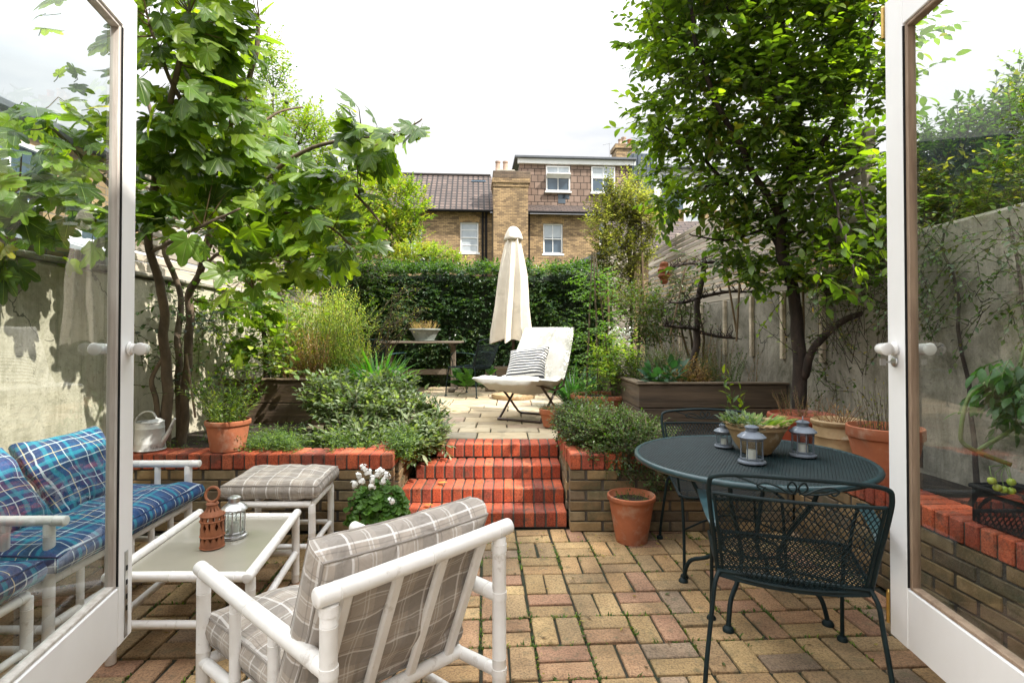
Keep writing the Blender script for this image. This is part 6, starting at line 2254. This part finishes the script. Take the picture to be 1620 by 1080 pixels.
# ground level things on the left bed
SG = [(.13, .175, .09), (.18, .225, .12), (.08, .125, .05), (.27, .32, .19)]
def sage(lf, st, o):
    for (c, r) in ((P(575, 650, 4.55), (.36, .30, .18)), (P(640, 660, 4.5), (.24, .26, .18)), (P(520, 630, 4.75), (.22, .25, .18)), (P(610, 620, 4.9), (.26, .25, .15)), (P(680, 665, 4.55), (.10, .16, .12)), (P(560, 700, 4.15), (.34, .22, .10)), (P(650, 700, 4.15), (.18, .2, .10)), (P(690, 690, 4.35), (.08, .1, .10))):
        crown(lf, st, [(c, r)], int(1050 * r[0] / 1.5), .16, 10, .056, .024, [SG, SG + [(.10, .16, .06)]], .2, leaf=oleaf, up=.7)
plant('sage_bush', 'broad grey-green sage bush spilling beside the brick steps on the sunny bed', 'shrub', (-1.1, 4.5, .46), sage, stem='twig')
def creeping(boxes, n, pal, L_=.016):
    mb = MB()
    for _ in range(n):
        (x0, y0, x1, y1, z0, zz) = RND.choice(boxes)
        p = V((rr(x0, x1), rr(y0, y1), z0 + zz * RND.random() ** 2))
        k = noise.noise(p * 3)
        if k < -.18: continue
        p.z += .05 * k
        spray(mb, None, p, V((rr(-1, 1), rr(-1, .6), rr(-.1, 1))), rr(.03, .09), 7, L_, L_ * .6, pal, .3)
    return mb
o = creeping([(-2.5, 3.74, -.85, 4.4, .47, .09), (-1.9, 3.66, -1.2, 4.1, .50, .08), (-.86, 3.7, -.72, 4.5, .45, .12)], 5000, G_MID + G_SAGE[:1] + G_LIME[:1]).build('ground_cover', M['leaf'])
tag(o, 'small-leaved creeping plants covering the sunny bed behind the brick coping', kind='stuff')

def right_mound(lf, st, o):
    bl = [(P(955, 678, 3.95), (.30, .30, .13)), (P(925, 662, 4.3), (.22, .28, .13)), (P(1000, 690, 3.8), (.28, .22, .13)), (P(900, 665, 4.35), (.10, .25, .10)), (P(1000, 722, 3.58), (.14, .06, .12)), (P(1040, 740, 3.56), (.12, .05, .14)), (P(905, 690, 4.0), (.06, .2, .08)), (P(975, 715, 3.62), (.2, .08, .08))]
    crown(lf, st, bl, 2200, .13, 10, .022, .014, [G_DARK + G_MID, G_MID, G_MID + G_DARK], .5, up=.5)
plant('trailing_cotoneaster', 'dense small-leaved dark green trailing shrub spilling over the coping behind the terracotta pot', 'shrub', (.9, 3.9, .46), right_mound, stem='twig')
for (px, py, y, c) in ((1025, 735, 3.55, G_DARK),):
    pass
plant('trailing_plant', 'thin trailing stems hanging down the brick wall between the pot and round table', 'plant', (.95, 3.62, .5),
      lambda lf, st, o: [spray(lf, st, P(px, 705, 3.60), V((rr(-.3, .3), -.25, -1)), rr(.12, .30), 14, .018, .012, G_DARK + G_OLIVE, .1, .0018) for px in [rr(985, 1060) for _ in range(30)]], stem='twig')

plant('strap_leaf_plant', 'bright green strap-leaved clump behind the sage bush, beside the terrace table', 'plant', P(598, 625, 5.6), strap_fn(130, .52, .034, [(.09, .27, .03), (.12, .32, .04), (.07, .22, .03)], 1.0, .14))
plant('strap_leaf_plant', 'blue-green strap-leaved clump right of the white lounge chair', 'plant', V((xat(908, 6.6), 6.6, .44)), strap_fn(120, .62, .03, [(.04, .12, .04), (.05, .15, .05), (.035, .10, .035)], 1.1, .12))
# tall golden herbs in the left raised bed
def herbs(lf, st, o):
    for _ in range(420):
        x = rr(425, 590); p = P(x, 600, rr(5.5, 6.4)); p.z = .85 if p.x < -1.85 else .5
        h = rr(.7, 1.15) * (1 - abs(x - 515) / 240)
        spray(lf, st, p, V((rr(-.16, .2), rr(-.15, .1), 1)), h, 34, .040, .010, [(.30, .38, .07), (.36, .38, .08), (.20, .30, .05), (.40, .32, .09)], .03, .003, 35)
def herbs2(lf, st, o):
    herbs(lf, st, o)
    crown(lf, st, [(P(480, 520, 5.9), (.35, .35, .22)), (P(540, 510, 6.0), (.35, .35, .30)), (P(520, 560, 5.8), (.4, .35, .22)), (P(455, 570, 5.7), (.3, .3, .2))], 420, .22, 14, .036, .013, [[(.34, .42, .08), (.26, .36, .07), (.42, .42, .10)], [(.30, .36, .07), (.20, .30, .05)]], .05, up=1.1)
plant('golden_herb', 'tall feathery yellow-green herb clump standing in the left raised bed', 'herb', (-1.95, 5.9, .8), herbs2)
plant('dry_perennial', 'reddish-brown dying stalks among the golden herbs in the raised bed', 'plant', (-2.1, 5.5, .82),
      lambda lf, st, o: [spray(lf, st, V((rr(-2.3, -1.88), rr(5.36, 5.7), .82)), V((rr(-.2, .2), rr(-.2, .1), 1)), rr(.25, .6), 20, .034, .011, DRY + [(.20, .20, .05)], .05, .0028, 40) for _ in range(120)], stem='drystalk')
plant('leafy_climber', 'bright lobed-leaf climber between fig stems and raised bed on the cream wall', 'climber', (-2.6, 5.1, .5),
      lambda lf, st, o: [spray(lf, st, P(rr(330, 470), rr(470, 600), rr(4.7, 5.6)), V((rr(-.8, .8), rr(-.6, .2), rr(-.3, .9))), rr(.25, .5), 8, .065, .05, G_LIME + G_MID, .2, .003, 55, oleaf) for _ in range(115)], stem='twig')
plant('leafy_climber', 'thin-stemmed rambling climber in front of the cream wall beside the door handle', 'climber', (-2.5, 4.3, .5),
      lambda lf, st, o: [spray(lf, st, P(rr(225, 350), rr(460, 640), rr(3.9, 4.5)), V((rr(-.8, .8), rr(-.5, .2), rr(-.3, 1))), rr(.2, .45), 7, .05, .03, G_MID + G_DARK, .2, .003, 55, oleaf) for _ in range(110)], stem='twig')
mbp = MB(); tube(mbp, [P(295, 560, 3.9), P(309, 660, 3.75)], .008, 7)
o = mbp.build('bamboo_cane', M['cane'], smooth=True, org=P(309, 660, 3.75)); tag(o, 'slanting cane stuck in the bed between watering can and potted herb', 'cane', 'canes and stakes by the wall')
plant('small_tree', 'dark slim trunk with lime leaves standing in the left raised bed', 'tree', (-2.3, 5.6, .8),
      lambda lf, st, o: [limb(st, [P(421, 600, 5.6), P(420, 560, 5.6), P(416, 510, 5.6)], .035, .022, 8, .02)] + [spray(lf, st, P(rr(395, 450), rr(470, 540), 5.6), V((rr(-1, 1), rr(-.6, .3), rr(-.3, .5))), .25, 8, .055, .04, G_LIME, .2, .003, 50, oleaf) for _ in range(30)], stem='bark')
# bare arching twigs before the hedge
def arching(lf, st, o):
    for k in range(20):
        a = P(rr(585, 610), rr(520, 590), 6.4); b = P(rr(620, 672), rr(440, 520), rr(6.0, 6.4)); m = a.lerp(b, .5) + V((rr(-.1, .1), 0, rr(.0, .14)))
        s = smooth_path([a, m, b], 5)
        tube(st, s, [.006 * (1 - .7 * i / (len(s) - 1)) for i in range(len(s))], 4, False, (2.2, 2.2, 1.6))
        for q in s[4:]:
            spray(lf, st, q, V((rr(-1, 1), rr(-.5, .5), rr(-.5, .8))), rr(.06, .14), 3, .028, .012, G_YEL + G_SAGE, .3, .002)
plant('arching_shrub', 'sparse arching shrub with pale bare stems before the hedge, left of the grey bowl', 'shrub', P(600, 600, 6.4), arching, stem='twig')

# right side planting
def pot(mb, c, rb, rt, h, rim=.03, rimt=.012, th=.012, seg=44):
    lathe(mb, c, [(0, .0), (rb, 0), (rb * 1.01, .006), (rt - rimt * .9, h - rim - .004), (rt - rimt * .2, h - rim), (rt, h - rim + .004), (rt, h - .004), (rt - .004, h), (rt - th + .002, h), (rt - th, h - .004), (rt - th - .004, h - rim), (rt * .9 - th, h * .82), (0, h * .82)], seg)

def potted(name, label, c, rb, rt, h, m, fn=None, rim=.03, cat='potted plant', soil=True, rimt=.012, custom=None, matn='leaf', stem='greenstem', group=None):
    t = thing(name, label, cat, c, group)
    c = V(c)
    mb = MB()
    if custom: custom(mb, c)
    else: pot(mb, c, rb, rt, h, rim, rimt)
    mb.build('pot', m, t, smooth=True)
    if soil:
        mb = MB(); n = 24
        vs = [c + V((0, 0, h * .86 + .01))]
        for rg in (.5, 1):
            for k in range(n):
                a = 2 * PI * k / n; vs.append(c + V((math.cos(a) * (rt - .016) * rg, math.sin(a) * (rt - .016) * rg, h * .86 + .012 * noise.noise(V((k, rg * 4, 1))))))
        fs = [(0, 1 + k, 1 + (k + 1) % n) for k in range(n)] + [(1 + k, 1 + n + k, 1 + n + (k + 1) % n, 1 + (k + 1) % n) for k in range(n)]
        mb.add(vs, fs); mb.build('soil', M['soil'], t)
    if fn:
        lf, st = MB(), MB(); fn(lf, st, c + V((0, 0, h * .86)))
        if lf.f: lf.build('leaves', M[matn], t)
        if st.f: st.build('stems', M[stem], t)
    return t
c = onz(362, 716, .522); c = V((xat(362, 3.72), 3.72, .523))
potted('potted_herb', 'terracotta pot with wispy green herb standing on the brick coping', c, .108, .145, .205, M['terracotta'],
       stems_fn(56, .36, .10, 24, .042, .010, G_MID + G_LIME + [(.22, .30, .14)], .55, .0022), .032)
c = V((xat(998, 3.45), 3.45, 0))
potted('terracotta_pot', 'plain terracotta pot standing on the paving against the brick planter wall', c, .098, .152, .295, M['terracotta'],
       stems_fn(26, .05, .10, 6, .02, .006, G_OLIVE + G_MID, .6, .001), .03, 'flower pot')
c = V((xat(873, 5.2), 5.15, .44))
potted('potted_succulent', 'small terracotta pot of dry brown stems at the top of the steps', c, .085, .125, .17, M['terracotta'], stems_fn(50, .06, .10, 8, .022, .006, DRY + G_SAGE, .6, .0012), .05)
# geranium
def geranium(lf, st, o):
    for _ in range(210):
        u = rvec(); u.z = abs(u.z) * 1.0
        p = o + V((u.x * .19, u.y * .15, u.z * .24 - .01)) * rr(.6, 1.05)
        n_ = (u + V((0, -.3, .5))).normalized()
        d, s, k = frame_of(n_)
        r = rr(.024, .042); col = pick([(.09, .20, .03), (.11, .24, .035), (.07, .16, .025)])
        vs = [p]; m = 14
        for j in range(m):
            a = 2 * PI * j / m; q = r * (1 + .10 * math.sin(a * 7)) * (.35 if j == 0 else 1)
            vs.append(p + s * math.cos(a) * q + k * math.sin(a) * q + n_ * (.35 * q + .005 * math.sin(a * 5)))
        lf.add(vs, [(0, 1 + j, 1 + (j + 1) % m) for j in range(m)], col)
        tube(st, [o + V((0, 0, .0)), o.lerp(p, .5) + V((0, 0, .01)), p], .0018, 3, False)
g0 = V((xat(600, 3.42), 3.40, 0))
gt = potted('potted_geranium', 'white-flowered geranium in a terracotta pot at the foot of the steps', g0, .085, .12, .17, M['terracotta'], geranium, .035, 'potted plant')
sm = MB()
for (px, py) in ((567, 752), (581, 746), (598, 749), (607, 760), (590, 757), (572, 760), (603, 745), (588, 768), (620, 792), (575, 740), (612, 752), (560, 765)):
    fl = MB(); c = P(px, py, 3.30)
    tube(sm, [g0 + V((0, 0, .2)), c.lerp(g0 + V((0, 0, .2)), .4) + V((0, 0, .03)), c], .002, 4, False)
    for _ in range(15):
        u = rvec(); d, s, k = frame_of(u + V((0, -.4, .3))); q = c + u * rr(.008, .026)
        for j in range(5):
            a = 2 * PI * j / 5; e = s * math.cos(a) + k * math.sin(a); b = d.cross(e)
            fl.add([q, q + e * .007 + b * .005, q + e * .014, q + e * .007 - b * .005], [(0, 1, 2, 3)])
    fl.build('flower_head', M['flower'], gt)
sm.build('flower_stalks', M['greenstem'], gt)

# big bowl with climbing plant on an obelisk
bc = V((xat(948, 5.75), 5.75, .426))
def bowl(mb, c):
    lathe(mb, c, [(0, 0), (.20, 0), (.235, .03), (.275, .15), (.285, .21), (.305, .215), (.312, .235), (.305, .255), (.285, .258), (.27, .24), (.26, .2), (0, .19)], 48)
def climb(lf, st, o):
    top = P(938, 400, 5.8)
    for k in range(6):
        a = 2 * PI * k / 6 + .3
        b = o + V((math.cos(a) * .16, math.sin(a) * .16, 0))
        tube(st, [b, V((top.x, 5.75, top.z)) + (b - o) * .12], .006, 5, True, (.6, .3, .3))
    for _ in range(230):
        f = RND.random(); z = o.z + f * 1.35; r = .17 * (1 - f * .6)
        a = rr(0, 2 * PI)
        spray(lf, st, V((o.x - .06 * f + math.cos(a) * r, o.y + math.sin(a) * r, z)), V((math.cos(a), math.sin(a), rr(-.2, .9))), rr(.12, .26), 9, .042, .026, [(.13, .25, .035), (.10, .20, .03), (.08, .16, .025)], .3, .002)
    for _ in range(170):
        p = o + V((rr(-.05, .34), rr(-.2, .2), rr(.15, .62)))
        spray(lf, st, p, V((rr(-.8, .8), rr(-.9, .2), rr(0, 1))), rr(.1, .2), 9, .038, .028, [(.30, .40, .05), (.24, .36, .05), (.36, .42, .07)], .3, .002)
potted('potted_climber', 'wide terracotta bowl with green climber twining up tall canes beside the lounge chair', bc, .2, .31, .255, M['terracotta'], climb, custom=bowl, stem='twig')
wf = plant('white_flowered_plant', 'loose plant with small white flowers behind the terracotta bowl', 'plant', V((xat(985, 6.3), 6.3, .8)),
      stems_fn(40, .42, .20, 14, .04, .022, G_MID + G_SAGE, .35))
for _ in range(26):
    fl = MB(); c = P(rr(965, 1000), rr(517, 545), 6.15)
    for _ in range(5):
        u = rvec(); d, s, k = frame_of(u); fl.add([c + u * .02 - s * .014, c + u * .02 - k * .014, c + u * .02 + s * .014, c + u * .02 + k * .014], [(0, 1, 2, 3)])
    fl.build('flower_head', M['flower'], wf)
plant('bedding_shrub', 'grey-green lavender-like shrub filling the left part of the long raised bed', 'shrub', (1.5, 5.7, .8), mound_fn((.42, .5, .28), 700, .22, 13, .036, .010, [G_SAGE + G_MID, G_OLIVE + G_MID]), stem='twig')
plant('bedding_shrub', 'brown and green dying foliage clump near the trained tree trunk', 'shrub', (1.72, 5.2, .8), mound_fn((.2, .18, .2), 170, .18, 10, .032, .014, [DRY, G_OLIVE + DRY]), stem='drystalk')
plant('bedding_plant', 'fine dark green foliage right of the trained tree trunk in the raised bed', 'plant', (2.05, 5.2, .8), stems_fn(46, .36, .16, 16, .026, .01, G_MID + G_DARK, .3))
plant('bedding_plant', 'broad blue-green leaves low in the raised bed beside the bowl', 'plant', (1.42, 5.1, .82), stems_fn(14, .22, .12, 4, .14, .07, [(.03, .09, .05), (.05, .12, .06)], .6, .004, leaf=oleaf))
plant('leafy_sapling', 'bright green young bay-like plant in front of the dark raised bed', 'plant', V((xat(1160, 4.55), 4.55, .47)), stems_fn(5, .50, .05, 13, .075, .028, G_LIME + G_MID, .12, .004, leaf=oleaf))
plant('big_leaf_plant', 'squash-like plant with large round leaves under the terrace table end', 'plant', P(745, 615, 8.0), stems_fn(16, .30, .16, 2, .15, .14, [(.05, .14, .02), (.07, .18, .03)], .7, .004, leaf=oleaf))
plant('leafy_filler', 'dark leafy undergrowth beneath the hedge by the lounge chair', 'shrub', V((.55, 8.6, .44)), mound_fn((.55, .35, .38), 240, .2, 9, .045, .026, [G_DARK, G_MID]), stem='twig')

# grey bowl on the terrace table
c = V((xat(673, 8.55), 8.5, 1.214))
def gb(mb, c): lathe(mb, c, [(0, .0), (.19, .0), (.20, .012), (.15, .014), (.15, .03), (.225, .17), (.245, .172), (.25, .19), (.235, .198), (.22, .18), (0, .15)], 36)
potted('grey_planter', 'grey bowl planter with saucer and golden dried heather on the terrace table', c, .15, .24, .19, M['greypot'],
       stems_fn(110, .17, .19, 16, .018, .006, DRY + [(.40, .30, .12), (.30, .26, .10)], .5, .0014, droop=.05), custom=gb, stem='drystalk')

# round table bowl with succulent
c = V((1.232, 2.72, .721))
def tb(mb, c):
    lathe(mb, c, [(0, 0), (.07, 0), (.078, .012), (.105, .05), (.128, .10), (.137, .118), (.143, .122), (.145, .130), (.143, .137), (.150, .141), (.152, .150), (.148, .157), (.136, .157), (.128, .14), (0, .12)], 48)
    tube(mb, [c + V((math.cos(2 * PI * k / 60) * .151, math.sin(2 * PI * k / 60) * .151, .149 + .003 * math.cos(k * PI))) for k in range(60)], .005, 6, closed=True)
def succ(lf, st, o):
    for _ in range(170):
        a = rr(0, 2 * PI); r = .135 * math.sqrt(RND.random())
        p = o + V((math.cos(a) * r, math.sin(a) * r, -.01))
        left = p.x < o.x - .02
        pal = G_SAGE + [(.22, .26, .20)] if left else [(.14, .24, .04), (.18, .28, .05), (.24, .30, .07), (.12, .20, .05)]
        d = V((math.cos(a) * .7 + (.3 if not left else 0), math.sin(a) * .7, 1)).normalized()
        if left: spray(lf, st, p, d, .055, 9, .03, .016, pal, .1, .0015)
        else: oleaf(lf, p, d, V((-d.x, -d.y, .6)).normalized(), rr(.05, .10), .017, pick(pal), .5, .2)
potted('planted_bowl', 'buff stoneware bowl of succulents in the middle of the round table', c, .07, .15, .155, M['buff'], succ, custom=tb)

# pots on the right coping
rb = lambda mb, c: lathe(mb, c, [(0, 0), (.13, 0), (.16, .03), (.20, .15), (.208, .19), (.222, .194), (.228, .215), (.222, .235), (.208, .24), (.198, .22), (0, .20)], 44)
potted('potted_twigs', 'wide dark red glazed bowl of thin brown stems by the tree trunk', V((xat(1270, 3.78), 3.80, .52)), .15, .22, .24, M['terradark'],
       stems_fn(60, .20, .16, 10, .016, .006, G_OLIVE + G_DARK, .35, .0016), custom=rb, stem='drystalk')
by = lambda mb, c: lathe(mb, c, [(0, 0), (.10, 0), (.108, .01), (.128, .10), (.133, .108), (.131, .118), (.138, .18), (.144, .188), (.142, .198), (.142, .25), (.154, .262), (.156, .28), (.147, .288), (.134, .275), (0, .25)], 44)
potted('potted_perennial', 'ribbed buff stoneware pot with dry pinkish stems on the coping', V((xat(1326, 3.3), 3.30, .507)), .12, .148, .285, M['buff'],
       lambda lf, st, o: [spray(lf, st, o + V((rr(-.08, .08), rr(-.06, .06), -.02)), V((rr(-.9, .9), rr(-.6, .6), 1)), rr(.08, .20), 3, .03, .008, DRY, .2, .004) for _ in range(36)], custom=by, stem='drystalk')
potted('potted_perennial', 'large terracotta pot with upright black stems beside the right door stile', V((xat(1398, 2.93), 2.93, .507)), .12, .182, .31, M['terracotta'],
       stems_fn(40, .30, .12, 4, .018, .007, G_OLIVE + G_YEL, .16, .002), .06, stem='twig')
plant('climbing_rose', 'thin climbing rose stems against the stained wall behind the pots', 'climber', V((2.45, 3.7, .5)),
      lambda lf, st, o: [spray(lf, st, P(rr(1290, 1400), rr(520, 600), rr(3.4, 3.8)), V((rr(-.4, .4), rr(-.2, .2), rr(.3, 1))), rr(.3, .6), 9, .026, .014, G_OLIVE + G_DARK, .15, .0028) for _ in range(30)], stem='bark')
plant('wall_climber', 'dusty small-leaved climber over the wall top, seen through the right door glass', 'climber', V((2.5, 2.6, .5)),
      lambda lf, st, o: [spray(lf, st, V((rr(2.36, 2.56), rr(2.3, 3.7), rr(1.35, 2.05))), V((rr(-.6, .1), rr(-.8, .8), rr(-1, .6))), rr(.15, .35), 10, .035, .02, G_SAGE + G_OLIVE + G_MID, .3, .0025) for _ in range(190)] + [limb(st, [V((2.5, y, .5)), V((2.52, y + .1, 1.2)), V((2.5, y + .2, 1.9))], .014, .006, 6, .03) for y in (2.5, 2.9, 3.3)], stem='bark')
plant('wall_climber', 'loose olive climber with yellowing leaves on the shaded wall behind the pots', 'climber', V((2.5, 4.1, .5)),
      lambda lf, st, o: [spray(lf, st, V((rr(2.38, 2.5), rr(3.7, 4.25), .55 + 1.2 * RND.random() ** 1.5)), V((rr(-.7, .1), rr(-.8, .8), rr(-.3, .9))), rr(.15, .35), 8, .036, .02, G_OLIVE + G_MID + [(.3, .24, .05)], .2, .0025) for _ in range(75)], stem='bark')
plant('dried_perennials', 'thin dry stems and seed heads along the wall in the long raised bed', 'plant', V((2.3, 5.4, .8)),
      lambda lf, st, o: [spray(lf, st, V((rr(1.7, 2.42), rr(5.1, 6.8), .8)), V((rr(-.3, .3), rr(-.2, .2), 1)), rr(.25, .75), 14, .024, .012, G_OLIVE + G_MID + DRY[:1], .15, .0025) for _ in range(110)], stem='drystalk')

# seen through the right door: shrubs over the wall, tomato plant, trough
tree('neighbour_shrub', 'small-leaved neighbouring shrub topping the wall, seen through the right door glass', 'shrub', (3.7, 3.9, 0), (3.6, 3.8, 2.2),
     [((2.95, 3.6, 2.1), (.22, .5, .30)), ((3.2, 3.8, 2.5), (.4, .5, .35)), ((3.7, 3.7, 2.7), (.5, .4, .35)), ((2.95, 3.0, 2.05), (.2, .4, .25)), ((3.1, 3.5, 2.15), (.35, .5, .35)), ((3.5, 4.1, 2.4), (.5, .5, .45)), ((3.6, 3.4, 2.2), (.4, .4, .35)), ((4.0, 3.6, 2.45), (.4, .4, .3))], 2300, .25, 12, .055, .03, [G_MID, G_DARK + G_YEL[:1], G_LIME + G_MID])
tree('neighbour_tree', 'young leafy neighbouring tree at the far right edge, seen through the door glass', 'tree', (4.2, 4.0, 0), (4.1, 3.9, 2.8),
     [((3.95, 4.0, 2.9), (.30, .4, .4)), ((4.2, 4.1, 3.2), (.3, .4, .4)), ((4.4, 3.8, 2.8), (.4, .4, .4))], 300, .28, 12, .042, .02, [G_MID, G_LIME])
def neighbour_house():
    t = thing('neighbour_roof', 'blue-grey neighbouring extension roof beyond the wall, seen through the right glass', 'building', (6, 5.5, 0))
    mb = MB(); box2(mb, (4.9, 5.0, -.1), (8.5, 9.5, 2.75)); mb.build('wall', M['rearbrick'], t)
    mb = MB(); box2(mb, (4.7, 4.8, 2.753), (8.7, 9.7, 3.05), .03); mb.build('roof', M['slate'], t)
neighbour_house()

def tomato():
    base = V((2.18, 1.98, .47))
    t = thing('tomato_plant', 'tomato plant with thick pale stems and green fruit behind the right door glass', 'plant', base)
    st, lf, fr = MB(), MB(), MB()
    col = (1.8, 1.6, 1.0)
    main = [[P(1600, 735, 2.05), P(1530, 705, 2.1), P(1520, 680, 2.1), P(1530, 630, 2.1), P(1560, 605, 2.1), P(1600, 590, 2.1)],
            [P(1640, 700, 2.1), P(1600, 650, 2.1), P(1620, 560, 2.1), P(1640, 480, 2.15)],
            [P(1545, 715, 2.1), P(1600, 680, 2.1), P(1640, 660, 2.1)], [P(1575, 660, 2.1), P(1600, 620, 2.1), P(1650, 600, 2.1)], [base, P(1650, 700, 2.1), P(1640, 600, 2.1)]]
    for p in main: limb(st, p, .009, .006, 7, .01, col)
    for _ in range(34):
        q = P(rr(1560, 1640), rr(560, 650), rr(2.0, 2.2))
        spray(lf, st, q, V((rr(-1, .3), rr(-.5, .5), rr(-1.2, .1))), rr(.10, .2), 7, .062, .028, [(.05, .13, .03), (.04, .10, .025)], .6, .003, 45, oleaf)
    for (px, py) in ((1569, 760), (1578, 771), (1600, 762), (1600, 776), (1588, 774)):
        c = P(px, py, 2.0); lathe(fr, c - V((0, 0, .014)), [(0, 0), (.010, .003), (.015, .012), (.012, .023), (.004, .027), (0, .026)], 14)
        tube(st, [c + V((0, 0, .012)), c + V((.0, .01, .05)), P(1590, 735, 2.05)], .002, 4, False)
    lf.build('leaves', M['leaf'], t, smooth='all'); st.build('stems', M['greenstem'], t, smooth='all')
    fr.build('fruit', M['tomato'], t, smooth='all')
M['tomato'] = mat('green tomato', (.30, .42, .05), (.38, .40, .06), 20, rough=.25)
tomato()
def black_trough():
    t = thing('plastic_trough', 'black plastic trough standing on the coping behind the right door glass', 'planter', (2.12, 2.0, .52))
    mb = MB()
    a, b = V((1.955, 2.30, .518)), V((2.04, 1.35, .518))
    ex = (b - a).normalized(); ey = V((0, 0, 1)).cross(ex); 
    if ey.x < 0: ey = -ey
    ez = V((0, 0, 1)); Ln = (b - a).length; w, h = .20, .15
    for (c, s) in ((a + ex * Ln / 2 + ey * .01, (Ln, .012, h)), (a + ex * Ln / 2 + ey * (w - .01), (Ln, .012, h)), (a + ex * .006 + ey * w / 2, (.012, w - .035, h)), (b - ex * .006 + ey * w / 2, (.012, w - .035, h))):
        rbox(mb, c + ez * (h / 2 + .004), s, .003, (ex, ey, ez))
    tube(mb, [a + ez * (h + .004), b + ez * (h + .004), b + ey * w + ez * (h + .004), a + ey * w + ez * (h + .004)], .010, 8, closed=True)
    mb.build('box', M['gutter'], t)
    mb = MB()
    for k in range(3):
        pts = [a + ex * (Ln * .25 + .10 * math.sin(i / 10 * PI * .5) + k * .0) + ez * (h * (.95 - .07 * i) - k * .012 + .004) + ex * (.02 * i) - ey * .002 for i in range(9)]
        tube(mb, pts, .003, 5)
    mb.build('moulding', M['flash'], t, smooth=True)
    mb = MB(); rbox(mb, a + ex * Ln / 2 + ey * w / 2 + ez * .08, (Ln - .04, w - .05, .10), .01, (ex, ey, ez)); mb.build('soil', M['soil'], t)
black_trough()

# fallen leaves on steps and paving
for (p, col, lab) in ((V((.66, 3.42, .012)), (.42, .34, .05), 'yellow fallen leaf on the paving left of the terracotta pot'),
                 (V((-.62, 3.80, .118)), (.45, .30, .10), 'tan fallen leaf on the lowest brick step'), (V((-.55, 4.0, .22)), (.5, .38, .16), 'pale fallen leaf on the second brick step')):
    mb = MB(); oleaf(mb, p, V((.8, -.5, .05)).normalized(), V((.05, .1, 1)).normalized(), .09, .045, col, .3, -.1)
    o = mb.build('fallen_leaf', M['leaf'], org=p); tag(o, lab, 'leaf')
